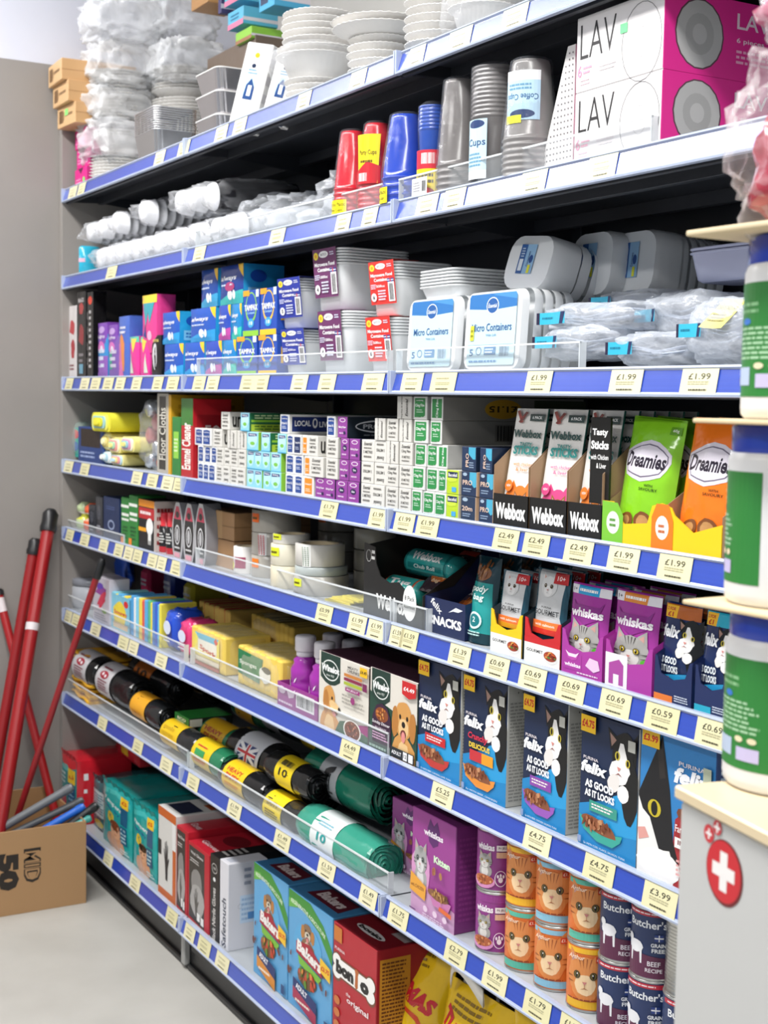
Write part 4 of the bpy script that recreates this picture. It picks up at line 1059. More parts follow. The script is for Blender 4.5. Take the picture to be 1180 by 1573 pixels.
whi = lambda c: [('r', 0, .88, 1, .98, '#e9e6ee'), ('r', .2, .88, .74, .98, c), ('t', '1+', .1, .93, .1, .04, '#333'), ('lines', .24, .9, .7, .96, 1, '#ffffff'), ('p', [(.1, .82), (.2, .76), (.8, .76), (.9, .82), (.8, .62), (.5, .54), (.2, .62)], '#8a2f88'), ('t', 'whiskas', .5, .68, .84, .1, '#f4eef4', {'bold': .04})] + R(cat('#a4a29f', '#d8d5d1', '#4d4b4a'), -.02, .06, 1.02, .62) + [('p', [(.74, .16), (.94, .2), (.92, .34), (.78, .3)], '#5ab43a')]
lopw = [('r', .06, .2, .5, .85, '#a83a9c'), ('t', 'whiskas', .28, .4, .4, .16, '#f4e4f2', {'bold': .04}), ('p', [(.1, .95), (.18, .7), (.36, .7), (.44, .95), (.36, .85), (.18, .85)], '#f0dcee'), ('p', [(.1, .95), (.18, .72), (.36, .72), (.44, .95), (.38, .64), (.28, .58), (.16, .64)], '#b84aa8'), ('p', [(.6, .5), (.7, .85), (.9, .8), (.95, .45), (.8, .3)], '#e4c4e0'), ('lines', .4, .08, .95, .2, 1, '#e8cfe6')]
for i, (p0, p1, pt, c, nm, lop) in enumerate(((862, 925, 893, '#2aa0d8', 'blue', lopw), (929, 1001, 903, '#e08a3c', 'orange', [('r', 0, 0, .48, 1.3, '#e8e4ea'), ('p', [(.08, .1), (.08, .9), (.3, 1.1), (.4, .9), (.4, .1), (.3, .1), (.3, .5), (.18, .5), (.18, .1)], '#a8489c')]))):
    x0, w = pouch_tray(p0, p1, '#b03aa2', '#a93a9d', .037, nm, f"magenta card tray of purple cat food pouches, {['left', 'right'][i]} one of two", lop, '#b03aa2')
    xx, ww, hh = slot(5, p0 + 2, p1 - 1, pt, .034)
    pr = None
    for k in range(3):
        if pr is None:
            pr = pouch_mb(ww, hh - .002, .009, '#a3369a', whi(c), seed=7 + i, neck=.03, stand=False).build('cat_food_pouch'); o = pr
        else: o = dup(pr)
        o.location = (xx, .040 + .03 * k, SH[5] + .0025); o.rotation_euler = (math.radians(-5), 0, 0)
        tag(o, f'purple cat food pouch with {nm} header, {ORD[k + 1]} from the front in its tray', 'pet food', 'purple cat food pouches')
fel = lambda hd, tx: [('r', 0, .84, 1, .98, hd), ('r', .04, .84, .42, .97, '#f2b81e'), ('t', '2 FOR', .22, .93, .26, .035, '#b82a1e', {'bold': .03}), ('t', '£1', .22, .875, .18, .05, '#b82a1e', {'bold': .03}), ('t', 'felix', .32, .7, .52, .13, '#f2f4f8', {'shear': .2, 'bold': .04})] + R(tuxedo(), .38, .36, 1.1, .84) + [('t', 'AS GOOD', .34, .4, .54, .075, '#e8f0f6', {'bold': .04}), ('t', tx, .36, .31, .56, .075, '#e8f0f6', {'bold': .04}), ('p', [(0, .22), (1, .3), (1, 0), (0, 0)], '#2a9ad0')] + bits(.5, .14, .3, .06, ['#a05a34', '#6a3320', '#c88a5a'], 16, .05, 4, .5)
for i, (p0, p1, pt, hd, nm) in enumerate(((1004, 1062, 922, '#b8622a', 'orange'), (1066, 1118, 934, '#2aa8c4', 'teal'))):
    lop = [('r', 0, 0, .5, .3, '#e07a34' if i == 0 else '#2aa8c4'), ('lines', .55, .1, .95, .4, 3, '#c8d0e0')]
    x0, w = pouch_tray(p0, p1, '#1d2c5a', '#1d2c5a', .032, nm, f'navy blue card tray of cat food pouches with {nm} band', lop)
    xx, ww, hh = slot(5, p0 + 2, p1 - 1, pt, .034)
    pr = None
    for k in range(3):
        if pr is None:
            pr = pouch_mb(ww, hh - .002, .009, '#1b2b55', fel(hd, 'AS IT LOOKS'), seed=12 + i, neck=.02, stand=False).build('cat_food_pouch'); o = pr
        else: o = dup(pr)
        o.location = (xx, .040 + .03 * k, SH[5] + .0025); o.rotation_euler = (math.radians(-5), 0, 0)
        tag(o, f'navy cat food pouch with {nm} header, {ORD[k + 1]} from the front in its tray', 'pet food', 'navy cat food pouches')
# ---------------------------------------------------------------- sixth shelf down
guard(100, 283, 6, .042, 'clear acrylic guard in front of the scourers at the left of the sixth shelf')
guard(292, 596, 6, .042, 'clear acrylic guard in front of the sponges and dog food on the sixth shelf')
x0, w, h = slot(6, 98, 122, 882, .03)
tt = empty('plug_jar', (x0, .03, SH[6]), 'clear round jar with grey lid at the far left end of the sixth shelf', 'jar')
M = MB(); r = w / 2; M.lathe([(r * .9, 0), (r, .01), (r, h * .7), (r * .9, h * .75)], '#c8ccd4', 'milky', 20, c=(r, r, 0)); M.build('jar_body', tt)
M = MB(); M.lathe([(r * .98, h * .75), (r, h * .77), (r, h * .95), (r * .8, h)], '#7f828a', 'gloss', 20, c=(r, r, 0)); M.build('lid', tt)
x0, w, h = slot(6, 107, 135, 838, .06)
M = crumple(w / 2, .03, h * .62, w / 2, .025, h * .38, '#2f5fd0', 'wrap', 5, .3)
tag(M.build('blue_bag_pack', loc=(x0, .16, SH[6])), 'shiny blue packet hanging tilted behind the clear jar', 'packet')
carton('air_freshener_pack', 6, 143, 168, 882, 'white pack with pink and purple swirls behind the leaning red pole', 'packet', '#c9c4cf', [blob(.5, .7, .35, .12, '#9a4a9c', 12, .3, 3), blob(.55, .5, .3, .1, '#d8405a', 12, .3, 5, .6), blob(.4, .8, .2, .08, '#6a4ab8', 12, .3, 6), ('e', .7, .28, .14, .05, '#8ac43a'), ('lines', .1, .05, .9, .2, 3, '#8a8492')], kind='wrap', d=.06)
sc = [['#8ad0e4', '#f0d84a', '#58a8d8'], ['#4a9ad0', '#e8e8e8', '#7ac4e0'], ['#e8d050', '#d85a4a', '#58a8d8'], ['#58b080', '#e8d84a', '#4a80c8'], ['#3a60c8', '#5ab8e0', '#e8d84a']]
spans = [(172, 200, 908), (201, 212, 914), (213, 226, 918), (227, 237, 922), (238, 247, 925)]
lab = ['sponge scourer multipack with yellow picture, first of the row at left of the sixth shelf', 'light blue scourer pack beside the yellow pictured multipack', 'striped yellow, red and blue scourer pack in the middle of the row', 'striped green and yellow scourer pack, fourth of the row', 'striped blue scourer pack next to the shiny blue one']
for i, (p0, p1, pt) in enumerate(spans):
    x0, w, h = slot(6, p0, p1, pt, .03); n = 6 if i == 0 else 3
    tt = empty('scourer_pack', (x0, .03, SH[6] + .0003), lab[i], 'sponges', 'packs of scourers on the sixth shelf')
    for k in range(n):
        M = MB(); M.box(w * k / n, .001 * (k % 2), 0, w * (k + 1) / n - .0005, .1, h - .004 * (k % 2), sc[i][k % 3], 'cloth', ch=.002); M.build('scourer', tt)
    if i == 0:
        M = MB(); M.art([('r', 0, 0, 1, 1, '#7cc8e0'), blob(.45, .45, .36, .38, '#f2dc4a', 16, .08, 3), ('t', 'Scourers', .5, .5, .7, .12, '#c82a2a', {'bold': .04}), ('r', .1, .04, .9, .2, '#e4c8a0'), ('e', .8, .8, .12, .1, '#d83a3a')], flat((0, -.001, 0), (1, 0, 0), (0, 0, 1), (0, -1, 0)), w, h * .96, 'wrap'); M.build('wrapper', tt)
for i, (p0, p1, pt, c, lb) in enumerate(((250, 268, 932, '#2a52c8', 'shiny blue round scourer pack beside the pink one'), (272, 291, 948, '#e0407c', 'shiny pink scourer pack beside the yellow sponge pack'))):
    x0, w, h = slot(6, p0, p1, pt, .035); M = crumple(w / 2, .05, h / 2, w / 2 * .95, .045, h / 2 * .95, c, 'wrap', 21 + i, .12, p=.55)
    M.art([('e', .5, .55, .3, .16, '#dfe6f8'), ('lines', .2, .2, .8, .35, 2, '#e8e8f4')], flat((0, .001, 0), (1, 0, 0), (0, 0, 1), (0, -1, 0)), w, h, 'wrap')
    tag(M.build('scourer_pack', loc=(x0, .03, SH[6] + .002)), lb, 'sponges', 'shiny scourer packs')
# more packs in the shade behind
for i, (px, y, c, h) in enumerate([(215, .2, '#b8345a', .13), (250, .2, '#2a3a8a', .15), (280, .2, '#c8b83a', .13), (190, .22, '#2f6a9a', .12), (310, .26, '#4a6ab8', .14)]):
    M = MB(); M.box(0, 0, 0, .07, .12, h, c, 'wrap', ch=.01); M.art([('r', .1, .3, .9, .5, '#d8d88a'), ('lines', .1, .6, .9, .8, 2, '#cfd4e0')], flat((0, 0, 0), (1, 0, 0), (0, 0, 1), (0, -1, 0)), .07, h, 'wrap')
    tag(M.build('scourer_pack', loc=(XS(px, 6, y), y, SH[6] + .001)), f"{['pink', 'dark blue', 'olive yellow', 'teal blue', 'grey blue'][i]} pack standing in shade behind the front scourers", 'sponges', 'scourer packs in the shade behind')


def sponge_pack(p0, p1, pt, n, label, col='#e8c95a', y=.035, d=.12, z=0, art=None, alt='#d9b648', film=True, tops=None, hh=None):
    x0, w, h = slot(6, p0, p1, pt, y, z)
    if hh: h = hh
    tt = empty('sponge_pack', (x0, y, SH[6] + z + .0005), label, 'sponges', 'packs of yellow sponges')
    for k in range(n):
        M = MB(); a, b = w * k / n, w * (k + 1) / n
        M.box(a + .0004, 0.001 * (k % 2), 0, b - .0012, d, h - .001 * (k % 3), col, 'cloth', ch=.003)
        if tops: M.box(a + .0004, 0.001, h * .001, a + .0026, d - .002, h + .001, tops, 'cloth', ch=.0005)
        M.build('sponge', tt)
    if art:
        M = MB(); M.art(art, flat((0, -.001, 0), (1, 0, 0), (0, 0, 1), (0, -1, 0)), w, h, 'wrap'); M.build('label', tt)
    if film:
        M = crumple(w / 2, d / 2, h / 2, w / 2 * 1.05, d / 2 * 1.06, h / 2 * 1.05, '#f6f0d8', 'film', int(p0), .06, p=.4); M.build('film_wrap', tt)
    return tt


sponge_pack(294, 345, 960, 6, 'yellow sponge pack with sky blue label at front of the sixth shelf', art=[('r', .1, .28, .86, .88, '#f0e068'), ('p', [(.12, .88), (.84, .88), (.7, .6), (.3, .65)], '#58b8d8'), ('r', .22, .42, .78, .72, '#f2efe6'), ('t', 'Spork', .52, .46, .5, .16, '#c8342a', {'bold': .04, 'rot': -6}), ('p', [(.7, .8), (.76, .9), (.82, .78), (.76, .7)], '#d83a2c'), ('r', .1, .14, .86, .26, '#e8dcc0'), ('r', .1, .02, .86, .12, '#c86a4a')])
M = sponge_pack(305, 352, 922, 6, 'row of mustard sponge slabs with red edges stacked behind the front yellow pack', col='#d9b45c', y=.15, d=.13, z=.05, tops='#b8342c', film=False)
sponge_pack(308, 350, 975, 6, 'mustard sponge pack on the shelf underneath the red edged slabs', col='#d9b45c', y=.165, d=.11, z=0, film=False, hh=.049)
sponge_pack(365, 432, 990, 8, 'clear wrapped yellow sponge pack with green label and white dog picture', art=[('p', [(.02, .3), (.52, .22), (.6, .86), (.02, .92)], '#1f7a4a'), blob(.66, .5, .13, .22, '#ecece6', 14, .15, 4), blob(.68, .62, .1, .08, '#4a4a44', 10, .15, 5), ('t', 'Sponges', .26, .6, .4, .14, '#e8f0e4', {'bold': .02})])
for k in range(2):
    sponge_pack(385 + 22 * k, 428 + 22 * k, 985, 6, f"{['left', 'right'][k]} yellow sponge pack in the second row behind the green label pack", col='#d2b050', y=.17, d=.12, hh=.12, film=(k == 0))
for k in range(3):
    M = crumple(.055, .06, .075, .052, .05, .072, ['#b8843a', '#a87430', '#c08a40'][k], 'wrap', 30 + k, .12, p=.5)
    tag(M.build('sponge_bag', loc=(XS(372 + 34 * k, 6, .28), .29, SH[6] + .003)), f"amber wrapped sponge bag at the back of the sixth shelf, {ORD[k + 1]} from the left", 'sponges', 'amber sponge bags at the back')

# milk drink bottles in a magenta tray
x0, w, h = slot(6, 426, 488, 1060, .024)
t = empty('bottle_tray', (x0, .024, SH[6] + .0003), 'low magenta card tray with barcode holding purple cat milk bottles', 'display tray')
M = MB(); M.box(0, 0, 0, w, .0015, .05, '#96368a', ch=0); M.box(0, .0015, 0, w, .19, .0015, '#96368a', ch=0); M.box(0, .0015, 0.0015, .0015, .19, .05, '#96368a', ch=0); M.box(w - .0015, .0015, .0015, w, .19, .05, '#96368a', ch=0)
M.art([('r', .48, .2, .92, .85, '#eceaec'), ('bars', .5, .28, .9, .82, '#333333'), ('e', .12, .7, .09, .16, '#e6cfe4'), ('p', [(.22, .85), (.3, .45), (.42, .55), (.46, .9), (.36, .75)], '#e6cfe4'), ('lines', .04, .1, .44, .28, 1, '#e6cfe4')], flat((0, 0, 0), (1, 0, 0), (0, 0, 1), (0, -1, 0)), w, .05)
M.build('tray_body', t)
r = .031
bt = empty('milk_bottle', (0, 0, 0), 'x', 'bottle', 'purple cat milk bottles')
M = MB(); M.lathe([(r * .9, 0), (r, .005), (r, .05), (r * .94, .054), (r, .058), (r, .08), (r * .78, .092), (r * .82, .1), (r * .5, .108)], '#9c2fa0', 'gloss', 24)
M.art([blob(.3, .45, .12, .2, '#f2e8f2', 12, .2, 3), blob(.32, .62, .06, .08, '#f2e8f2', 10, .2, 5), ('p', [(.55, .1), (.62, .3), (.8, .42), (.66, .36), (.56, .22)], '#f2e8f2'), ('p', [(.6, .6), (.66, .72), (.74, .78), (.68, .66)], '#f2e8f2')], cyl((0, 0, .01), r, math.radians(215), off=.0008), r * 2, .07, 'gloss', du=.005)
M.build('bottle_body', bt)
M = MB(); M.lathe([(r * .55, .106), (r * .62, .108), (r * .62, .116), (r * .55, .117)] + [(r * .68, .118), (r * .72, .12), (r * .72, .146), (r * .66, .15), (r * .3, .1505)], '#dcd8de', 'satin', 24, capb=False); M.build('bottle_cap', bt)
bp = [(w * .27, .04), (w * .74, .04), (w * .27, .105), (w * .74, .105)]
for k, (bx, by) in enumerate(bp):
    o = bt if k == 0 else dup(bt)
    o.location = (x0 + bx, .024 + by, SH[6] + .0025)
    tag(o, f"purple cat milk bottle with white cap in the magenta tray, {['front left', 'front right', 'back left', 'back right'][k]}", 'bottle', 'purple cat milk bottles')

win = lambda dogside, badge: [('p', [(.04, 1), (.44, 1), (.44, .66), (.34, .6), (.24, .58), (.14, .6), (.04, .66)], '#1e3a32'), ('ring', .24, .78, .17, .14, .012, '#e8ece8'), ('t', 'Winalot', .24, .8, .36, .09, '#f4f6f4', {'bold': .05}), ('t', 'since 1927', .24, .71, .16, .03, '#dfe6df')]
carton('dog_food_box', 6, 489, 566, 998, 'cream dog food box with golden dog in profile, left of the pair', 'pet food', '#ded9cf',
       win(1, 0) + R(dog(side=True), .02, -.05, .5, .62) + [('p', [(.36, .0), (1, 0), (1, .12), (.8, .1), (.6, .2), (.45, .16)], '#2f5a34'), ('p', [(.7, .18), (1, .25), (1, .1)], '#9a3a7a'), ('e', .7, .1, .17, .14, '#f0ece6'), ('e', .7, .1, .15, .12, '#7a4a34')] + bits(.7, .1, .12, .09, ['#a05a4a', '#c88a6a', '#6a3a2a'], 26, .014, 8, 1.2) +
       [('t', 'MEATY', .72, .92, .2, .035, '#3a3a38'), ('t', 'CHUNKS', .73, .875, .24, .04, '#3a3a38'), ('r', .55, .79, .9, .83, '#c8803a'), ('r', .55, .735, .9, .775, '#8a2a4a'), ('r', .55, .68, .9, .72, '#a8b83a'), ('r', .58, .6, .86, .65, '#9a3a7a'), ('t', 'IN JELLY', .72, .625, .22, .03, '#f4eef2'), ('lines', .52, .42, .94, .56, 3, '#a8a49c'), ('e', .73, .5, .04, .05, '#9a3a7a'), ('r', .86, .86, 1, .98, '#f2bf1e'), ('t', '£4.49', .93, .92, .12, .05, '#3a3020', {'bold': .03}), ('r', .92, .68, 1, .78, '#7a2a5a')],
       group='dog food boxes', d=.13, scol='#3a2a2a', tcol='#4a2a3a')
carton('dog_food_box', 6, 567, 640, 1023, 'green and cream dog food box with dog facing forward, right of the pair', 'pet food', '#ded9cf',
       [('p', [(0, .0), (1, 0), (1, .5), (.85, .52), (.7, .48), (.5, .56), (.3, .6), (.1, .66), (0, .72)], '#24473a')] + win(0, 1) + R(dog(), .46, -.06, 1.06, .78) + [('p', [(.08, .1), (.48, .1), (.48, .42), (.4, .56), (.28, .6), (.16, .56), (.08, .42)], '#3a1f3a'), ('e', .28, .46, .14, .09, '#8a4a2a')] + bits(.28, .47, .11, .06, ['#c87a3a', '#d8a060', '#7a3a1a'], 16, .02, 3, 1) +
       [('t', 'Sunday Dinner', .28, .35, .38, .05, '#f4eef2', {'shear': .2}), ('t', 'IN GRAVY', .28, .29, .24, .025, '#d8c8d4'), ('lines', .1, .14, .46, .24, 3, '#d8a8cc'), ('r', .5, .02, .98, .14, '#20262a'), ('t', 'ADULT', .62, .08, .2, .045, '#f0f0f0', {'bold': .03}), ('r', .76, .03, .84, .13, '#f0f0f0'), ('t', '12', .8, .08, .06, .042, '#20262a'), ('r', .87, .03, .96, .13, '#f0f0f0'), ('p', [(.72, .98), (1, .98), (1, .82), (.86, .78), (.72, .82)], '#c8262a'), ('t', '£4.49', .86, .89, .22, .05, '#f8eeee', {'bold': .03}), ('lines', .04, .02, .46, .08, 1, '#9ab0a4')],
       group='dog food boxes', d=.13, scol='#1c2a28', tcol='#4a2a3a')


def felixbox(p0, p1, pt, bandc, dish, flavour, label, side=False, y=.024, red=False):
    ops = [('p', [(0, 0), (1, 0), (1, .5), (.6, .42), (0, .3)], '#1f86c4'), ('p', [(.15, .12), (1, .2), (1, .55), (.6, .45)], '#2a9cd8')] + R(tuxedo(), .34, .38, 1.02, .93) + [
        ('t', 'PURINA', .2, .665, .26, .024, '#e8e0e4'), ('t', 'felix', .26, .6, .46, .09, '#f4f6fa', {'shear': .2, 'bold': .05})]
    if red: ops += [('t', 'Crunchy', .36, .48, .46, .07, '#d8304a', {'shear': .2, 'bold': .03}), ('t', 'DELICIOUS', .4, .41, .48, .045, '#f4d040', {'bold': .04}), ('r', .18, .28, .46, .37, '#c8343c'), ('r', .46, .28, .72, .37, '#f0a02a')]
    else: ops += [('t', 'AS GOOD', .36, .48, .5, .06, '#f4f6fa', {'bold': .05}), ('t', 'AS IT LOOKS', .37, .41, .52, .055, '#f4f6fa', {'bold': .05}), ('r', .2, .28, .68, .36, bandc), ('lines', .24, .3, .64, .345, 2, '#f4e8e8')]
    ops += [('p', [(.03, .23), (.1, .13), (.35, .07), (.62, .07), (.75, .13), (.78, .18), (.5, .15), (.2, .2)], dish), blob(.38, .185, .3, .055, '#8a5034', 16, .1, 4, -.08)] + bits(.38, .19, .26, .045, ['#a86a48', '#7a4028', '#c89068'], 26, .03, 6, .7)
    ops += [('t', flavour, .5, .03, .72, .018, '#e0e6f0', {'rot': 0}), ('r', .03, .02, .09, .07, '#8fa0c4'), ('r', .04, .86, .3, .985, '#f2c21e'), ('t', '£4.75', .17, .925, .22, .06, '#c8281e', {'bold': .04}), ('r', .86, .82, .98, .9, '#b8b8b0')]
    so = [('lines', .06, .04, .94, .86, 30, '#8f8f8c'), ('t', '1.02kg', .5, .93, .5, .02, '#55554f')]
    carton('cat_food_box', 6, p0, p1, pt, label, 'pet food', '#182848', ops, so, group='tall cat food boxes', y=y, d=.075, scol='#b9b9b4', tcol='#182848')


felixbox(641, 706, 1008, '#c8262c', '#c23a34', '5x WITH BEEF, CHICKEN, LAMB, TUNA', 'tall navy cat food box with red band and red dish, beside the dog food')
felixbox(710, 777, 1030, '#c8262c', '#e8923a', '5x WITH BEEF, CHICKEN', 'tall navy cat food box reading DELICIOUS, with orange dish', red=True)
felixbox(801, 869, 1059, '#8a4aa8', '#9a5ab8', '5x WITH BEEF, CHICKEN, SALMON, TUNA', 'tall navy cat food box with purple band and purple dish')
felixbox(888, 977, 1089, '#3a9a8a', '#3aa898', '5x WITH COD, PLAICE, SALMON, TUNA', 'tall navy cat food box with green band and teal dish, nearest of the four')
ops = [('p', [(.45, 0), (1, 0), (1, .5), (.62, .52), (.5, .45)], '#a82a30'), ('p', [(.0, .55), (.12, .72), (.3, .98), (.42, .62), (.48, .3), (.6, .1), (.2, .0), (0, 0)], '#16161a'), ('p', [(.24, .86), (.3, .93), (.36, .7), (.28, .68)], '#2a2624'), ('p', [(0, .52), (.06, .44), (.16, .4), (.3, .2), (.44, .22), (.52, .1), (.5, 0), (0, 0)], '#f0eeec'), blob(.3, .1, .3, .11, '#f4f2f0', 14, .06, 3), ('e', .22, .47, .09, .06, '#c8b42a'), ('e', .22, .47, .045, .05, '#101010'), ('p', [(.0, .3), (.1, .32), (.16, .26), (.02, .22)], '#e0a098'),
       ('t', 'PURINA', .7, .83, .34, .03, '#e8e0e4'), ('t', 'felix', .72, .75, .5, .11, '#f4f6fa', {'shear': .2, 'bold': .05}), ('t', 'ORIGINAL', .74, .63, .5, .04, '#e8f0f8', {'bold': .03}), blob(.78, .5, .24, .06, '#7a4028', 14, .12, 4)] + bits(.78, .5, .2, .05, ['#a86a48', '#c89068'], 14, .03, 6, .8) + [('t', 'Farm Selection', .72, .4, .4, .05, '#f4e8e8'), ('r', .52, .27, .95, .34, '#f2f0ee'), ('t', 'IN JELLY', .73, .305, .34, .04, '#7a1c22', {'bold': .03}), ('lines', .55, .08, .95, .2, 4, '#e0a8a8'), ('r', .04, .88, .28, 1, '#f2c21e'), ('t', '£3.99', .16, .94, .2, .05, '#c8281e', {'bold': .04}), ('r', .86, .72, .96, .86, '#b8c0a8')]
carton('cat_food_box', 6, 978, 1094, 1112, 'bright blue cat food box with black and white cat, nearest at right', 'pet food', '#2f7fc0', ops, [('lines', .1, .1, .9, .9, 20, '#9fb8d0')], group='tall cat food boxes', d=.075, scol='#1c3e78', tcol='#1c3e78', h=None)
# ---------------------------------------------------------------- seventh shelf down: refuse sack rolls
guard(103, 288, 7, .042, 'clear acrylic guard in front of the black sack rolls, left bay of seventh shelf')
guard(291, 596, 7, .042, 'clear acrylic guard in front of the green and black rolls, middle bay')


def at7(px, py, y):
    """centre of a roll seen at a pixel, at depth y"""
    return W(px, py, y)


def roll(px0, px1, py, y, r, col, band, b0, b1, label, bops=(), bcol='#222', z=None, rz=0, spiral=True, tilt=0):
    """sack roll lying along the shelf; the band covers fractions b0..b1 of its length"""
    xa = W(px0, py, y)[0]; xb = W(px1, py, y)[0]; zc = W((px0 + px1) / 2, py, y)[1] if z is None else SH[7] + z
    ln = xb - xa
    t = empty('sack_roll', (xa, y, zc), label, 'bin bag roll', 'rolls of refuse sacks'); t.rotation_euler = (0, math.radians(tilt), math.radians(rz))
    M = MB(); n = 10; rr = random.Random(int(px0 * 3 + py)); rows = []
    for i in range(n + 1):
        x = ln * i / n; k = 1 - (.1 if i in (0, n) else 0) + (rr.random() - .5) * .04
        rows.append([(x, r * k * (1 + .02 * math.sin(5 * a + i)) * math.cos(a), r * k * (1 + .02 * math.sin(5 * a + i)) * math.sin(a)) for a in [2 * math.pi * j / 24 for j in range(24)]])
    M.grid(rows[::-1], col, 'wrap', closev=True)
    # rolled end: spiral of plastic layers
    M.poly([(0.002, *p[1:]) for p in rows[0]][::-1], col, 'wrap')
    tr = 5; pts = []
    for k in range(tr):
        a, b = r * .93 * (1 - k / tr), r * .93 * (1 - (k + .6) / tr)
        for j in range(20):
            t0, t1 = 2 * math.pi * j / 20, 2 * math.pi * (j + 1) / 20; w1 = 1 + .1 * math.sin(3 * t0 + k); w2 = 1 + .1 * math.sin(3 * t1 + k)
            d = .004 + .003 * ((k + j // 4) % 2)
            M.poly([(ln - d, a * w1 * math.cos(t0), a * w1 * math.sin(t0)), (ln - d, a * w2 * math.cos(t1), a * w2 * math.sin(t1)), (ln - .001, b * w2 * math.cos(t1), b * w2 * math.sin(t1)), (ln - .001, b * w1 * math.cos(t0), b * w1 * math.sin(t0))], col, 'wrap')
    M.poly([(ln - .006, *p[1:]) for p in rows[-1]], hexc('#101010') if col[1] in '12' else col, 'wrap')
    M.build('roll', t)
    if band:
        B = MB(); x0_, x1_ = ln * b0, ln * b1; R_ = r * 1.035
        B.lathe([(R_, x0_), (R_, x1_)], band, 'satin', 28, axis='x', capb=False, capt=False)
        bl = x1_ - x0_
        # print centred on the side that faces up and outwards
        fn = lambda u, v, l: Vector((x0_ + u, (R_ + .0008 + .0003 * l) * math.cos(math.radians(215) - v / R_), (R_ + .0008 + .0003 * l) * -math.sin(math.radians(215) - v / R_) * -1))
        B.art(list(bops), fn, bl, R_ * 1.9, 'satin', dv=.005)
        B.build('paper_band', t)
    return t


# fn angle runs from below-front (215 deg) over the front to the top
wb = [('e', .5, .62, .26, .12, '#a8243a'), ('e', .42, .64, .06, .05, '#f2eef0'), ('e', .6, .6, .06, .05, '#f2eef0'), ('lines', .2, .1, .85, .48, 5, '#8a3a4a'), ('lines', .2, .78, .85, .9, 1, '#8a3a4a')]
yb = lambda s, c='#2a2420': [('t', s, .5, .52, .6, .3, c, {'bold': .03}), ('lines', .15, .16, .85, .3, 2, c)]
flag = [('r', .12, .3, .88, .72, '#23356e'), ('p', [(.12, .3), (.2, .3), (.88, .66), (.88, .72), (.8, .72), (.12, .36)], '#e8e8ea'), ('p', [(.88, .3), (.8, .3), (.12, .66), (.12, .72), (.2, .72), (.88, .36)], '#e8e8ea'), ('r', .42, .3, .58, .72, '#e8e8ea'), ('r', .12, .45, .88, .57, '#e8e8ea'), ('r', .46, .3, .54, .72, '#c22a36'), ('r', .12, .48, .88, .54, '#c22a36')]
K = '#1a1b1d'; G1 = '#2a7a55'; T1 = '#3d9a84'
# folded yellow dusters at the left end
for k in range(9):
    w, d, h = .2 - .006 * (k % 3), .22, .013
    M = MB(); rows = []
    for i in range(9):
        x = w * i / 8; rows.append([(x, y_, hh + .004 * math.sin(i * 1.3 + k)) for y_, hh in [(0, .002), (-.004, .006), (0, .011), (d, .011), (d, .002)]])
    M.grid(rows[::-1], ['#d9a21c', '#e0ab22', '#c9931a'][k % 3], 'cloth', closev=True)
    M.poly(rows[0], '#c9931a', 'cloth'); M.poly(rows[-1][::-1], '#d9a21c', 'cloth')
    o = M.build('yellow_duster', loc=(.004 + .006 * (k % 2), .03 + .003 * (k % 3), SH[7] + .001 + k * .0145))
    o.rotation_euler = (0, 0, math.radians((k * 37) % 9 - 4))
    tag(o, f"folded yellow duster, {ORD[k + 1]} from the bottom of the pile at the left wall", 'cloth', 'folded yellow dusters')
roll(131, 167, 1030, .07, .05, K, '#cfcdd0', .12, .72, 'fat black sack roll with white and red band, farthest left of the fat pair', wb)
roll(168, 222, 1056, .07, .05, K, '#cfcdd0', .08, .5, 'fat black sack roll with white and red band, right one of the fat pair', wb)
roll(212, 262, 1092, .06, .036, '#202224', '#e8a62a', .15, .6, 'black sack roll with plain orange-yellow band beside the fat pair', [('lines', .1, .1, .9, .3, 2, '#c8861a')])
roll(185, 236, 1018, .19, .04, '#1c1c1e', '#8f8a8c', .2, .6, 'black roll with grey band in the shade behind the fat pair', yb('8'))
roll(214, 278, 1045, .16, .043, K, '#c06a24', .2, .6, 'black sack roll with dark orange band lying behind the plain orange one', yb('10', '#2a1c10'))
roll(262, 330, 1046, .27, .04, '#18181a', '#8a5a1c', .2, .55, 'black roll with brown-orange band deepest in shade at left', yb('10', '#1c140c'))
roll(264, 314, 1138, .055, .034, '#232527', '#e8bf1e', .02, .55, 'black sack roll with yellow band under the small green box', [('lines', .1, .1, .9, .8, 3, '#d0a818')])
carton('small_green_box', 7, 268, 290, 1102, 'small green and black box lying on the sack rolls, middle of the left half', 'box', '#2f8f3c', [('r', .1, .15, .9, .85, '#2a7a34'), ('t', 'ECO', .5, .6, .6, .3, '#e8f4e0', {'bold': .04}), ('lines', .15, .2, .85, .4, 1, '#cfe8c8')], side=[('r', .02, .1, .3, .9, '#e0e8e0'), ('e', .65, .5, .2, .36, '#8a9aa8')], y=.06, d=.12, z=.0725, h=.024, scol='#1c2420')
roll(299, 358, 1163, .058, .036, G1, '#e8c51e', .28, .75, 'green sack roll with yellow band at the front, left of the HEAVY DUTY roll', [('r', .2, .4, .7, .62, '#3a9a5a'), ('lines', .15, .15, .85, .3, 2, '#c8342a'), ('lines', .2, .7, .8, .8, 1, '#c8342a')])
roll(353, 421, 1205, .058, .036, K, '#f0c81e', .15, .62, 'black roll with yellow band reading HEAVY DUTY at the front', [('t', 'HEAVY', .5, .72, .7, .16, '#c8402a', {'bold': .02}), ('t', 'DUTY', .5, .5, .62, .18, '#c8402a', {'bold': .04}), ('lines', .15, .15, .85, .3, 2, '#d8862a')])
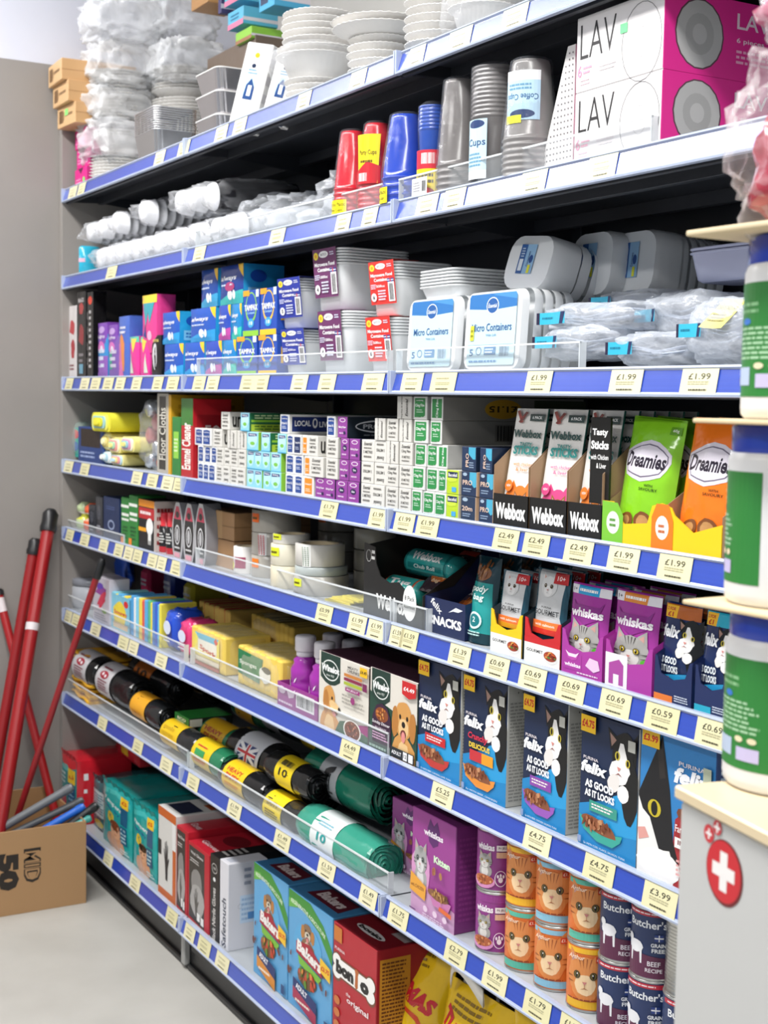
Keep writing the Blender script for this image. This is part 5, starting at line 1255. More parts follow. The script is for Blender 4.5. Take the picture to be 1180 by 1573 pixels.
roll(416, 479, 1250, .055, .034, '#2a2b2c', '#e8cf1e', .15, .6, 'black roll with yellow band, front row just left of the teal rolls', [('t', 'DUTY', .5, .6, .6, .16, '#8a6a10'), ('lines', .15, .15, .85, .4, 3, '#6a5a1a')])
roll(317, 380, 1137, .128, .04, G1, '#d8a81e', .22, .75, 'green roll with yellow band reading HEAVY DUTY in the second row', [('t', 'HEAVY', .5, .66, .74, .16, '#a8342a', {'bold': .03}), ('t', 'DUTY', .5, .44, .64, .18, '#a8342a', {'bold': .03})])
roll(372, 436, 1163, .125, .05, K, '#d4d6dc', .3, .85, 'black roll with silver band showing a red, white and blue flag', flag + [('lines', .2, .1, .8, .22, 1, '#444')])
roll(438, 506, 1206, .128, .036, K, '#e8c81e', .3, .7, 'black roll with yellow band marked 10 lying above its neighbour', [('t', '10', .5, .6, .5, .26, '#1c1c1c', {'bold': .02, 'flip': 1}), ('bars', .2, .12, .8, .34, '#222')])
roll(424, 492, 1225, .07, .035, '#1e1f20', '#f0d01e', .3, .68, 'black roll with bright yellow band marked 10 beside the teal rolls', [('t', '10', .5, .48, .5, .24, '#1c1c1c', {'bold': .02}), ('bars', .2, .7, .8, .9, '#222')], z=.098)
roll(480, 592, 1296, .062, .045, T1, '#dfe6e6', .25, .58, 'teal sack roll with white band marked 10, nearest at the front edge', [('t', '10', .5, .42, .4, .2, '#2a9a9a', {'bold': .03}), ('lines', .2, .66, .85, .8, 2, '#8abaca')])
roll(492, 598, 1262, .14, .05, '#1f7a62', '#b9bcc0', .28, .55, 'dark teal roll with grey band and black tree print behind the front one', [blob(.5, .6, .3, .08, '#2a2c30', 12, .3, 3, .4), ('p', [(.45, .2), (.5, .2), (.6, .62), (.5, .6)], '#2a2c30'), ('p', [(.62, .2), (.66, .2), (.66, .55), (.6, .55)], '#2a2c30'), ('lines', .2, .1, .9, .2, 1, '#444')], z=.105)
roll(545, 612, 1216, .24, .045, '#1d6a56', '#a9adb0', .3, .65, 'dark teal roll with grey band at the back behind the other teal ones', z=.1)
roll(330, 382, 1098, .24, .036, '#181a1b', '#a8a6aa', .1, .6, 'black roll with white band marked 8 in the back row', [('t', '8', .5, .55, .3, .2, '#8a2a3a', {'bold': .04}), ('lines', .2, .2, .8, .35, 2, '#666')], z=.14)
roll(372, 424, 1115, .22, .038, '#1f5a40', '#b8861e', .2, .7, 'dark green roll with mustard band in the back row', [('lines', .2, .4, .8, .6, 1, '#4a3210')], z=.12)
roll(418, 470, 1132, .22, .038, '#161718', '#9a9a9e', .1, .6, 'black roll with grey band in the back row beside the mustard one', [('lines', .2, .4, .8, .6, 2, '#55555a')], z=.13)
roll(466, 530, 1165, .22, .036, '#161718', '#d0b01e', .25, .62, 'black roll with yellow band marked 10 at the back, highest of the black', [('t', '10', .5, .5, .5, .26, '#1c1c1c', {'bold': .02})], z=.13)

# kitten food boxes
kit = [('p', [(0, 0), (1, 0), (1, .2), (0, .34)], '#c89ac0'), ('p', [(.36, .86), (.42, .96), (.5, .9), (.58, .96), (.64, .86), (.6, .74), (.5, .7), (.4, .74)], '#5a2468'), ('t', 'whiskas', .5, .82, .44, .06, '#f0e6f0', {'bold': .04}), ('t', 'Kitten', .7, .6, .36, .07, '#d8f0d0', {'bold': .05}),
       blob(.22, .42, .22, .24, '#d89ac8', 16, .06, 3)] + R(cat('#a8a8a8', '#dcdcdc', '#55555a', '#4a5a5a'), .02, .28, .42, .72) + [('p', [(.0, .2), (.36, .16), (.38, .3), (.02, .38)], '#e8a43a'), ('t', 'with CHICKEN', .18, .26, .3, .035, '#7a3a1a'), ('p', [(.42, .3), (.95, .26), (.88, .16), (.55, .17)], '#c87ab0'), blob(.68, .28, .24, .05, '#8a5a3a', 14, .12, 4)] + bits(.68, .29, .22, .04, ['#b0804a', '#6a4226', '#c89a5a'], 20, .025, 4, .8) + bits(.68, .48, .16, .05, ['#b0804a', '#d8b07a', '#a05a4a'], 5, .035, 9, .9) + [('p', [(.7, .16), (.98, .14), (.98, .18), (.72, .2)], '#e06a34'), ('e', .4, .1, .05, .03, '#e4cce0'), ('e', .62, .1, .05, .03, '#e4cce0'), ('e', .84, .1, .05, .03, '#e4cce0'), ('lines', .34, .02, .92, .06, 2, '#e4cce0'), ('lines', .03, .02, .2, .05, 1, '#5a2468')]
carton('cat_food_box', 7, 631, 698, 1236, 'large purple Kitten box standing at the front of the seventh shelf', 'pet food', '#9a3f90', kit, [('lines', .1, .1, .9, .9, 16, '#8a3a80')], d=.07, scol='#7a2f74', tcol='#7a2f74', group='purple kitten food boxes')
carton('cat_food_box', 7, 602, 630, 1214, 'purple Kitten box partly hidden behind the teal rolls, left one', 'pet food', '#8a3a84', kit, y=.05, w=.135, d=.07, h=.2, group='purple kitten food boxes', scol='#7a2f74', tcol='#7a2f74', rot=0) if False else None
x0, w, h = slot(7, 601, 631, 1222, .11)
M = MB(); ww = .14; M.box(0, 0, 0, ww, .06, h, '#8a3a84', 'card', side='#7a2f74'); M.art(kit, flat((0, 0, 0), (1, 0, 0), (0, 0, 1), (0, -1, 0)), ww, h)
tag(M.build('cat_food_box', loc=(x0, .11, SH[7] + .0005)), 'purple Kitten box standing behind the large one, beside the teal rolls', 'pet food', 'purple kitten food boxes')

# cans
def can(kind, x, y, z, label, h=.104, r=.0365, turn=0):
    key = ('can', kind)
    if key not in CPROTO:
        t = empty('food_can', (0, 0, 0), 'x', 'can'); M = MB(); a0 = math.radians(248)
        base = dict(w='#8f3a88', o='#d9702c', b='#22335e', s='#a8a8a4', o2='#d9702c', o3='#d9702c')[kind]
        if kind == 's':
            pr = [(r, .004 + .0035 * i + (.0012 if i % 2 else 0)) for i in range(1)]; pr = []
            for i in range(40): pr.append((r - (.0008 if i % 2 else 0), .004 + (h - .008) * i / 39))
            M.lathe(pr, base, 'metal', 32, capb=False, capt=False)
        else:
            M.lathe([(r * .995, .004), (r * .995, h - .004)], base, 'satin', 32, capb=False, capt=False)
        if kind == 'w': ops = [('p', [(0, .98), (1, .98), (1, .86), (0, .86)], '#8f3a88'), ('t', 'whiskas', .36, .74, .5, .12, '#f4ecf4', {'bold': .04})] + R(cat('#a4a29f', '#d8d5d1', '#4d4b4a'), .1, .26, .62, .68) + [('e', .34, .14, .3, .12, '#d890c0'), ('e', .34, .17, .26, .09, '#b0603a')] + bits(.34, .17, .22, .07, ['#c87a4a', '#8a4a2a', '#e0a070'], 18, .025, 3, 1.2) + [('r', .66, .7, .98, .8, '#e8e4e6'), ('t', 'IN JELLY', .82, .75, .24, .05, '#444'), ('r', .66, .58, .98, .68, '#d8b090'), ('ring', .76, .22, .13, .14, .015, '#f0e8f0'), ('e', .76, .2, .05, .05, '#f0e8f0'), ('e', .7, .26, .022, .03, '#f0e8f0'), ('e', .76, .28, .022, .03, '#f0e8f0'), ('e', .82, .26, .022, .03, '#f0e8f0')]
        elif kind in ('o', 'o2', 'o3'):
            bc = {'o': '#5ab8a0', 'o2': '#8ac0d8', 'o3': '#f0b82a'}[kind]
            ops = [('r', 0, .02, 1.1, .14, bc), ('r', 0, .9, 1.1, .98, bc), blob(.5, .48, .36, .34, '#e08a48', 20, .06, 3)] + R(cat('#d98a4a', '#f0d0a4', '#9a5226', '#6a5a2a', body=False), -.08, -.06, 1.08, 1.0) + [('t', 'Arthur', .3, .84, .4, .07, '#f6e0c8', {'shear': .25}), ('r', .72, .78, .96, .88, '#c8462a'), ('t', '£1.15', .84, .83, .2, .05, '#f8e8d8'), ('lines', .1, .15, .9, .19, 1, '#8a3a1a')]
        elif kind == 'b': ops = [('r', 0, .92, 1.1, .99, '#b8283a'), ('lines', .1, .935, .9, .975, 1, '#f0d8dc'), ('t', "Butcher's", .55, .8, .84, .12, '#eef0f4', {'bold': .02}), ('p', [(0, .0), (1.1, .0), (1.1, .3), (0, .38)], '#5a2444'), blob(.3, .44, .2, .1, '#e6e6ea', 14, .1, 4), ('p', [(.14, .44), (.16, .2), (.2, .2), (.22, .4)], '#e6e6ea'), ('p', [(.4, .44), (.42, .2), (.46, .2), (.46, .42)], '#e6e6ea'), blob(.14, .54, .08, .06, '#e6e6ea', 10, .1, 5), ('r', .72, .56, .9, .66, '#2a3f80'), ('r', .72, .6, .9, .62, '#e8e8ec'), ('r', .8, .56, .82, .66, '#e8e8ec'), ('t', 'GRAIN', .8, .5, .3, .06, '#eef0f4', {'bold': .03}), ('t', 'FREE', .8, .42, .26, .06, '#eef0f4', {'bold': .03}), ('t', 'BEEF', .72, .22, .26, .07, '#e8e0e8'), ('t', 'RECIPE', .72, .12, .34, .06, '#e8e0e8')]
        else: ops = []
        M.art(ops, cyl((0, 0, .004), r, a0, off=.0003), r * 1.9, h - .008, 'satin', du=.005)
        M.build('can_label', t)
        M = MB()
        M.lathe([(r * .97, 0), (r * 1.01, .001), (r * 1.01, .003), (r * .99, .004), (r * .99, h - .004), (r * 1.01, h - .003), (r * 1.01, h - .001), (r * .97, h)], '#c4c4c0', 'metal', 32, capb=True, capt=False)
        M.lathe([(r * .97, h), (r * .93, h), (r * .92, h - .003), (0.0001, h - .003)], '#c9c9c5', 'metal', 32, capb=False); M.build('can_rims', t)
        CPROTO[key] = t
    else: t = dup(CPROTO[key])
    t.location = (x, y, z); t.rotation_euler = (0, 0, math.radians(turn))
    return tag(t, label, 'can', 'cans of pet food on the seventh shelf')


r_ = .0365
xw = XS(766, 7, .062 - .0365) 
def canx(px, y): return XS(px, 7, y)
LVL = ['bottom', 'upper', 'top']
defs = [('w', 763, .06, 'purple can at the front', (0, 1), 0), ('w', 741, .115, 'purple can behind the front pair', (0, 1), 8)]
for kd, px, y, nm, lv, tn in defs:
    for l in lv: can(kd, canx(px, y), y, SH[7] + .0004 + l * .1045, f'{nm}, {LVL[l]} of the two stacked', turn=tn)
for i, (px, kinds) in enumerate(((809, ('o', 'o3')), (855, ('o2', 'o2')), (906, ('o3', 'o')))):
    for l in (0, 1): can(kinds[l], canx(px, .06), .06, SH[7] + .0004 + l * .1045, f"orange cat food can with tabby face, {['left', 'middle', 'right'][i]} front stack, {LVL[l]} one", turn=i * 3)
    for l in (0, 1): can(kinds[1 - l], canx(px, .06) , .06 + .076, SH[7] + .0004 + l * .1045, f"orange cat food can in the second row, {['left', 'middle', 'right'][i]} stack, {LVL[l]} one")
for i, (px, ks) in enumerate(((954, 'bb'), (1002, 'bb'), (1056, 'bs'))):
    for l in (0, 1): can(ks[l], canx(px, .06) + (.002 * l), .06, SH[7] + .0004 + l * .1045, f"{'navy dog food can with white cow' if ks[l] == 'b' else 'plain ribbed metal can'}, {['left', 'middle', 'right'][i]} of the three stacks, {LVL[l]} one", turn=[0, -12, 5][i])
# ---------------------------------------------------------------- bottom shelf
def nappy(x0, w, h, d, y, col, edge, label, z=0, ops=None, side=None, rz=0, group='nappy packs', seed=1):
    t = empty('nappy_pack', (x0, y, SH[8] + z + .001), label, 'nappies', group); t.rotation_euler = (0, 0, math.radians(rz))
    M = MB(); n = 14

    def f(u, v):                       # front: soft bulge
        return Vector((u, -.008 * max(0, math.sin(math.pi * u / w)) ** .5 * max(0, math.sin(math.pi * min(1, v / h))) ** .4 + .0012 * noise.noise(Vector((u * 40, v * 40, seed))), v))
    rows = [[f(w * i / n, h * j / n) for j in range(n + 1)] for i in range(n + 1)]
    M.grid(rows[::-1], col, 'wrap')
    def g(u, v, l): return f(u, v) + Vector((0, -.0008 - .0004 * l, 0))
    M.art(ops or [], g, w, h, 'wrap', du=w / n, dv=h / n)
    def sfx(u, v): return Vector((w + .007 * max(0, math.sin(math.pi * u / d)) ** .5 * max(0, math.sin(math.pi * v / h)) ** .4 + .0012 * noise.noise(Vector((u * 40, v * 40, seed + 3))), u, v))
    rows = [[sfx(d * i / n, h * j / n) for j in range(n + 1)] for i in range(n + 1)]; M.grid(rows[::-1], edge, 'wrap')
    M.art(side or [], lambda u, v, l: sfx(u, v) + Vector((.0008 + .0004 * l, 0, 0)), d, h, 'wrap', du=d / n, dv=h / n)
    def tp(u, v): return Vector((u, v, h + .008 * max(0, math.sin(math.pi * u / w)) ** .5 * max(0, math.sin(math.pi * v / d)) ** .5 + .002 * noise.noise(Vector((u * 40, v * 40, seed + 5)))))
    rows = [[tp(w * i / n, d * j / n) for j in range(n + 1)] for i in range(n + 1)]; M.grid(rows[::-1], edge, 'wrap')
    M.box(.001, .001, 0, w - .001, d, h - .001, edge, 'wrap', ch=.001)
    M.build('pack_body', t)
    B = MB()                             # gathered seam along the top edges
    for k in range(2):
        rows = [[(w * i / 16, (.0 if k == 0 else d) + .003 * math.sin(i * 1.9), h - .004), (w * i / 16, (-.004 if k == 0 else d + .004) + .003 * math.sin(i * 1.9), h + .012)] for i in range(17)]
        B.grid(rows, edge, 'wrap')
    B.build('pack_seam', t)
    return t


nap = [('r', 0, 0, 1, 1, '#1fa3a0'), ('p', [(.05, .9), (.5, .97), (.95, .9), (.95, .82), (.5, .9), (.05, .82)], '#4ac0ba'), ('t', 'Pampers', .4, .72, .6, .08, '#e8f4f2', {'bold': .03, 'rot': -4}), ('t', 'baby-dry', .38, .63, .54, .06, '#1f5a9a', {'bold': .03, 'rot': -4}), ('r', .68, .5, .88, .8, '#1c5a80'), ('p', [(.66, .78), (.9, .78), (.9, .94), (.66, .94)], '#f0c82a'), ('t', '£5', .78, .86, .16, .06, '#c8281e', {'bold': .03}), blob(.34, .5, .12, .09, '#e8c83a', 12, .1, 3), ('t', '5', .34, .5, .08, .09, '#1c7a78', {'bold': .03}),
       blob(.5, .12, .3, .16, '#d8a07a', 16, .06, 4), blob(.52, .34, .17, .14, '#dca884', 16, .04, 5), blob(.5, .41, .17, .08, '#7a3f24', 14, .08, 6), ('e', .46, .33, .02, .015, '#3a2018'), ('e', .58, .33, .02, .015, '#3a2018'), ('p', [(.48, .27), (.52, .255), (.57, .27)], '#b05a4a'), ('r', .68, .2, .88, .48, '#1c5a80'), ('lines', .7, .22, .86, .46, 4, '#bfe0e4'), ('lines', .66, .04, .95, .12, 2, '#d8f0ee')]
x0, w, h = slot(8, 157, 202, 1190, .03)
nappy(x0, w - .004, h - .012, .3, .035, '#1fa3a0', '#178f8c', 'teal nappy pack with baby picture, left one of the front pair', ops=nap, seed=2)
x0b, wb_, hb = slot(8, 203, 240, 1212, .03)
nap2 = [o for o in nap]
nappy(x0b, wb_ - .004, h - .012, .3, .035, '#1fa3a0', '#178f8c', 'teal nappy pack with baby picture, right one beside the glove boxes', ops=[(o if not (o[0] == 'p' and o[2] in ('#7a3f24',)) else blob(.52, .42, .17, .06, '#2a1a14', 14, .08, 6)) for o in nap], seed=5)
nappy(.155, x0 - .163, h - .04, .26, .05, '#2a6a70', '#1d4a50', 'dark teal nappy pack turned edge-on between the red pack and front pair', ops=[('r', .1, .3, .9, .8, '#b8cfd0'), ('lines', .15, .35, .85, .75, 8, '#2a6a80'), ('e', .5, .15, .3, .08, '#c8b84a')], seed=7)
nappy(.0, .145, .195, .17, -.0, '#2a9a98', '#c8202e', 'red and teal nappy pants pack at the far left end against the wall', ops=[('r', 0, .0, 1, 1, '#2a8a8c'), ('p', [(0, 1), (1, 1), (1, .88), (.5, .8), (0, .9)], '#d0222e'), blob(.4, .82, .26, .05, '#5ac0ba', 12, .1, 4), ('r', .58, .62, .96, .84, '#f0c82a'), ('t', '£5', .77, .73, .26, .08, '#c8281e', {'bold': .03}), ('r', .6, 0, .96, .6, '#1c4a78'), ('lines', .64, .05, .92, .55, 7, '#8ab8d0'), blob(.26, .3, .2, .16, '#c03a50', 14, .1, 6), ('lines', .05, .55, .5, .75, 3, '#d8f0f0')], side=[('r', .12, .7, .2, .8, '#e8e8ea'), ('r', .12, .5, .18, .56, '#e8e8ea')], seed=9)
nappy(.16, .2, .07, .2, .12, '#a81c2a', '#a81c2a', 'red nappy pack lying on top at the back, in shade at far left', z=.215, seed=11, ops=[('r', .3, .2, .6, .8, '#d8b02a')])
# glove boxes
hand = lambda c: [('p', [(.44, 0), (.58, 0), (.6, .3), (.7, .5), (.66, .54), (.58, .44), (.62, .8), (.58, .82), (.54, .5), (.52, .9), (.48, .9), (.48, .5), (.42, .86), (.38, .84), (.43, .48), (.33, .7), (.3, .68), (.4, .32)], c)]
carton('glove_box', 8, 243, 270, 1235, 'white glove box with orange edges and black hand picture', 'glove box', '#d9d8d4', [('r', 0, .9, 1, 1, '#c8642a'), ('r', .82, 0, 1, .95, '#c8642a'), ('r', 0, 0, 1, .08, '#c8642a'), ('r', .0, .45, .18, .62, '#2a2c30')] + R(hand('#2f2f33'), .1, .2, .85, .7) + [('r', .8, .6, 1, .9, '#e8e8e6')], top=[('r', .1, .1, .9, .4, '#2a3048'), ('r', .5, .5, .9, .9, '#b85a2a')], d=.2)
gl = [('r', 0, 0, 1, 1, '#b91f30'), ('p', [(.04, .04), (.78, .0), (.78, .96), (.04, .96)], '#3a3836'), blob(.42, .52, .26, .2, '#8a8886', 14, .1, 4), blob(.44, .3, .34, .2, '#a8a6a4', 14, .08, 5)] + R(hand('#55534f'), .1, .1, .7, .5) + [('t', 'Vinyl Gloves', .42, .88, .6, .05, '#e8e4e0'), ('lines', .1, .76, .6, .82, 2, '#c8c4c0'), ('r', .44, .06, .58, .16, '#e8e8e6'), ('r', .62, .04, .76, .14, '#e8e8e6')]
carton('glove_box', 8, 271, 288, 1266, 'red and black glove box, left one of the red pair', 'glove box', '#b91f30', gl, top=[('t', 'Gloves', .5, .2, .7, .1, '#f0d8da')], d=.2, group='red glove boxes')
carton('glove_box', 8, 289, 321, 1290, 'red and black glove box, right one of the red pair', 'glove box', '#b91f30', gl, top=[('t', 'Gloves', .5, .16, .7, .08, '#f0d8da'), ('e', .5, .5, .35, .16, '#7a1420')], d=.2, group='red glove boxes')
carton('glove_box', 8, 322, 336, 1309, 'narrow black glove box with white sideways lettering beside the white box', 'glove box', '#1d1b1c', [('t', 'Black Nitrile Gloves', .5, .34, 3.6, .3, '#d8d4d0', {'rot': 90, 'bold': .01}) if False else ('t', 'Black Nitrile Gloves', .45, .3, 2.4, .1, '#d8d4d0', {'rot': 90, 'bold': .02}), ('ring', .5, .85, .3, .06, .03, '#d8d4d0'), ('t', '100', .5, .85, .3, .03, '#d8d4d0'), ('e', .5, .72, .14, .025, '#e8e8e8')], d=.22, top=[('lines', .1, .1, .9, .4, 4, '#c8c4c0')])
carton('glove_box', 8, 337, 350, 1318, 'white glove box seen from its long side, tallest white box', 'glove box', '#dcdce2', [('t', 'Safetouch', .5, .35, 2.2, .3, '#4a5a80', {'rot': 90}) if False else ('t', 'Safetouch', .5, .3, 2.4, .12, '#3a4256', {'rot': 90, 'bold': .02})], side=[('r', .3, .3, .85, .62, '#c4d8ec'), ('lines', .34, .32, .8, .6, 5, '#9ab8d8'), ('r', .5, .34, .82, .42, '#5a90c8'), ('lines', .4, .72, .6, .95, 3, '#9098a8'), ('ring', .3, .5, .05, .03, .006, '#8a90a0')], top=[('r', .2, .1, .8, .3, '#b8bcc8')], d=.1, scol='#d6d6dc')
for i, (px, c, hh, w_, lb) in enumerate([(292, '#8a1a26', .19, .1, 'dark red glove box standing behind the front red pair'), (322, '#8f1c28', .2, .12, 'dark red glove box with two pale discs behind the black box'), (262, '#5a2a1c', .2, .09, 'brown-orange glove box in shade behind the white and orange one')]):
    M = MB(); M.box(0, 0, 0, w_, .12, hh, c); M.art([('e', .3, .8, .08, .05, '#d8d0d0'), ('e', .65, .78, .08, .05, '#d8d0d0'), ('lines', .1, .2, .9, .5, 4, '#5a1018')], flat((0, 0, 0), (1, 0, 0), (0, 0, 1), (0, -1, 0)), w_, hh)
    M.art([('e', .3, .8, .1, .05, '#d8d0d0'), ('e', .7, .78, .1, .05, '#d8d0d0')], flat((w_, 0, 0), (0, 1, 0), (0, 0, 1), (1, 0, 0)), .12, hh)
    tag(M.build('glove_box', loc=(XS(px, 8, .26) - (.02 if i == 2 else 0), .262, SH[8] + .0005)), lb, 'glove box')
# dog food boxes
bak = lambda bc: [('p', [(0, .84), (.3, .9), (.7, .8), (1, .6), (1, .72), (.8, .88), (.5, .99), (0, 1)], '#3f8f34'), ('p', [(0, .84), (.2, .88), (.2, .94), (0, .92)], '#68b04a'), ('t', 'REGENERATIVE AGRICULTURE', .45, .855, .8, .035, '#e8f4dc', {'rot': -10, 'bold': .02, 'arc': .8}), blob(.46, .6, .32, .2, '#5aa8d8', 20, .03, 3)] + R(dog('#8a6a4c', '#d8ccb8'), .28, .55, .66, .82) + [
    ('p', [(.2, .6), (.5, .64), (.78, .54), (.8, .44), (.5, .47), (.2, .5)], '#a81c30'), ('t', 'Bakers', .5, .545, .56, .1, '#f4f0ec', {'bold': .05, 'rot': -8}), ('p', [(.24, .49), (.78, .43), (.74, .37), (.28, .42)], '#7ab83a'), blob(.48, .33, .22, .09, '#6a4a2a', 14, .14, 4)] + bits(.48, .34, .2, .08, ['#c8452a', '#e08a3a', '#5a8a2a', '#8a5a34'], 22, .03, 7, 1) + bits(.85, .4, .1, .12, ['#6a3a34'], 3, .035, 3, 1) + bits(.1, .38, .08, .12, ['#6a3a34'], 3, .03, 5, 1) + [('p', [(.16, .28), (.7, .2), (.7, .1), (.16, .2)], '#1c2f6a'), ('t', 'ADULT', .36, .21, .26, .05, '#f0f0f4', {'bold': .04, 'rot': -8}), ('p', [(.16, .2), (.7, .1), (.7, .0), (.16, .1)], bc), ('lines', .22, .08, .6, .12, 1, '#f4e8d8'), ('p', [(.78, .5), (1, .46), (1, .58), (.78, .62)], '#f0c02a'), ('t', '£3.75', .89, .54, .18, .04, '#c8281e', {'bold': .04}), ('r', .88, .04, .97, .12, '#2a4a7a')]
btop = [('p', [(.2, .1), (.9, .1), (.85, .36), (.25, .36)], '#5a1626'), ('t', 'Bakers', .55, .22, .5, .14, '#d8c8c8', {'bold': .05}), ('p', [(.2, .5), (.9, .5), (.9, .62), (.2, .62)], '#1c2a4a'), ('lines', .25, .52, .8, .6, 1, '#c8742a')]
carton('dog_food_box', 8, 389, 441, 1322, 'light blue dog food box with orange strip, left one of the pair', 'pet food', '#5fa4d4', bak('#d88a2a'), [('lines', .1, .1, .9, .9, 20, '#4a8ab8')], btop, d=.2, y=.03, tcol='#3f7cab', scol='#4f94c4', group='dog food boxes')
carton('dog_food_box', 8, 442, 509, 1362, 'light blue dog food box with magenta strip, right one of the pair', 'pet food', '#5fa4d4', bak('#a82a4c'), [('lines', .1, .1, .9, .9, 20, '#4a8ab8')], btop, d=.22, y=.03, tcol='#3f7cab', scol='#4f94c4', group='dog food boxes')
bone = [('e', .1, .7, .1, .055, '#f4f2ee'), ('e', .1, .61, .1, .055, '#f4f2ee'), ('e', .88, .7, .1, .055, '#f4f2ee'), ('e', .88, .61, .1, .055, '#f4f2ee'), ('r', .1, .585, .88, .725, '#f4f2ee')]
bo = [(o[0],) + tuple(o[1:]) for o in bone]
bonio = [('e', .1, .7, .115, .068, '#7a4a34'), ('e', .1, .6, .115, .068, '#7a4a34'), ('e', .88, .7, .115, .068, '#7a4a34'), ('e', .88, .6, .115, .068, '#7a4a34'), ('r', .1, .57, .88, .74, '#7a4a34')] + bone + [('t', 'bon', .29, .655, .42, .11, '#1c1a1a', {'bold': .08}), ('p', [(.53, .6), (.56, .58), (.6, .6), (.6, .7), (.62, .73), (.57, .745), (.52, .73), (.54, .7)], '#b8642a'), ('t', 'o', .75, .64, .2, .09, '#1c1a1a', {'bold': .08}), ('t', 'PURINA', .17, .8, .24, .025, '#f0e0e0'), ('t', 'the', .38, .49, .1, .03, '#f0dcdc', {'shear': .2}), ('t', 'original', .6, .44, .5, .06, '#f4e8e8', {'bold': .02}), ('t', 'Wholesome', .64, .27, .3, .03, '#f0d8d8', {'shear': .2}), ('t', 'yogurt', .74, .21, .3, .04, '#f4e8e8', {'bold': .02}), ('p', [(.03, .86), (.22, .86), (.22, .98), (.03, .98)], '#c8742a')] + [('e', .12, .38 - .1 * k, .07, .035, '#c8743a') for k in range(4)] + [blob(.62, .08, .3, .08, '#d8a06a', 14, .1, 3)]
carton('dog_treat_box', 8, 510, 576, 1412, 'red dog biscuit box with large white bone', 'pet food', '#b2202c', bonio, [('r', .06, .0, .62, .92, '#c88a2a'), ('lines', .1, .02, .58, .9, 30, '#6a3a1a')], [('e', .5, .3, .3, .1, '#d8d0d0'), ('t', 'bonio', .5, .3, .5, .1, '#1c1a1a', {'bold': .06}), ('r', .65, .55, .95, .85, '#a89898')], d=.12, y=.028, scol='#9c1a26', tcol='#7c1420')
# yellow cat litter bags with handles
def litter(x, y, w, h, t_, rz, label, seed, handle=False, tilt=-4):
    t = empty('cat_litter_bag', (x, y, SH[8] + .002), label, 'cat litter', 'yellow cat litter bags'); t.rotation_euler = (math.radians(tilt), 0, math.radians(rz))
    ops = [('p', [(.05, .3), (.12, .5), (.4, .56), (.72, .46), (.9, .3), (.85, .12), (.5, .06), (.12, .12)], '#d84a24'), ('p', [(.09, .3), (.16, .47), (.4, .52), (.7, .42), (.86, .29), (.8, .15), (.5, .1), (.15, .15)], '#f2c81e'), ('t', 'THOMAS', .5, .66, .86, .14, '#c8202c', {'bold': .06, 'rot': -24}), ('t', 'Care+', .7, .55, .3, .06, '#c8202c', {'shear': .3, 'rot': -24}), ('e', .3, .3, .14, .12, '#e8e6e0'), ('lines', .2, .82, .75, .94, 3, '#8a6a1a'), blob(.62, .22, .24, .06, '#e8d8b0', 12, .15, 4)]
    pouch_mb(w, h, t_, '#e9bd1c', ops, seed=seed, amp=.004, neck=.02, kind='wrap').build('bag_body', t)
    if handle:
        M = MB()
        for s in (-1, 1):
            pts = [Vector((w * (.12 + .5 * i / 12), s * (.012 + .025 * math.sin(math.pi * i / 12)), h * .95 + .05 * math.sin(math.pi * i / 12))) for i in range(13)]
            rows = []
            for i, p in enumerate(pts):
                rows.append([p + Vector((0, 0, 0)), p + Vector((.004 * math.sin(i), s * .004, .03)), p + Vector((0, s * .007, .027)), p + Vector((.003, s * .006, -.002))])
            M.grid(rows, '#e9e6df', 'wrap', closev=True)
        M.build('handle', t)
    return t


def lh(px, py, y): return W(px, py, y)[1] - SH[8]
litter(XS(588, 8, .1), .11, .17, lh(640, 1452, .12), .05, 10, 'yellow cat litter bag slumped next to the red biscuit box', 3, tilt=-7)
litter(XS(672, 8, .06), .06, .19, lh(720, 1518, .08), .05, 4, 'yellow cat litter bag with white carry handle, partly cut by the picture bottom', 6, True, tilt=-5)
litter(XS(672, 8, .06) + .2, .06, .2, lh(770, 1530, .08), .05, 3, 'yellow cat litter bag below the orange cans, right one of three', 8, False, tilt=-5)
# ---------------------------------------------------------------- third shelf down
guard(302, 595, 3, .042, 'clear acrylic guard in front of the microwave containers, middle bay of third shelf')
guard(608, 890, 3, .042, 'clear acrylic guard in front of the white-blue container packs, right bay')
tights = [('r', .15, .08, .85, .95, '#1b1a1c'), blob(.5, .5, .3, .12, '#8f2a30', 12, .2, 3), blob(.5, .8, .25, .06, '#a83a3a', 12, .2, 5), ('lines', .25, .1, .8, .3, 3, '#8a8488'), ('t', 'BLACK', .5, .9, .6, .05, '#e8e0e0', {'bold': .02})]
carton('tights_pack', 3, 105, 117, 471, 'white and red hosiery pack at the far left of the third shelf', 'packet', '#d8d2d2', [blob(.5, .7, .35, .1, '#b8343c', 12, .2, 3), blob(.6, .4, .25, .12, '#a82a34', 12, .2, 5), ('lines', .2, .1, .8, .2, 2, '#8a4a50')], d=.05, kind='wrap')
carton('tights_pack', 3, 118, 132, 449, 'tall black and red hosiery pack, second from the left wall', 'packet', '#1d1b1d', tights + [('r', .3, .05, .7, .16, '#6aa0b8')], d=.04, kind='wrap', side=[('lines', .1, .1, .9, .8, 4, '#d8d0d0')])
carton('tights_pack', 3, 134, 143, 449, 'tall black hosiery pack with red tip beside the purple packs', 'packet', '#1a191a', [('e', .5, .9, .35, .05, '#d8402c'), ('lines', .3, .1, .7, .8, 10, '#c8c4c4')], d=.04, kind='wrap')
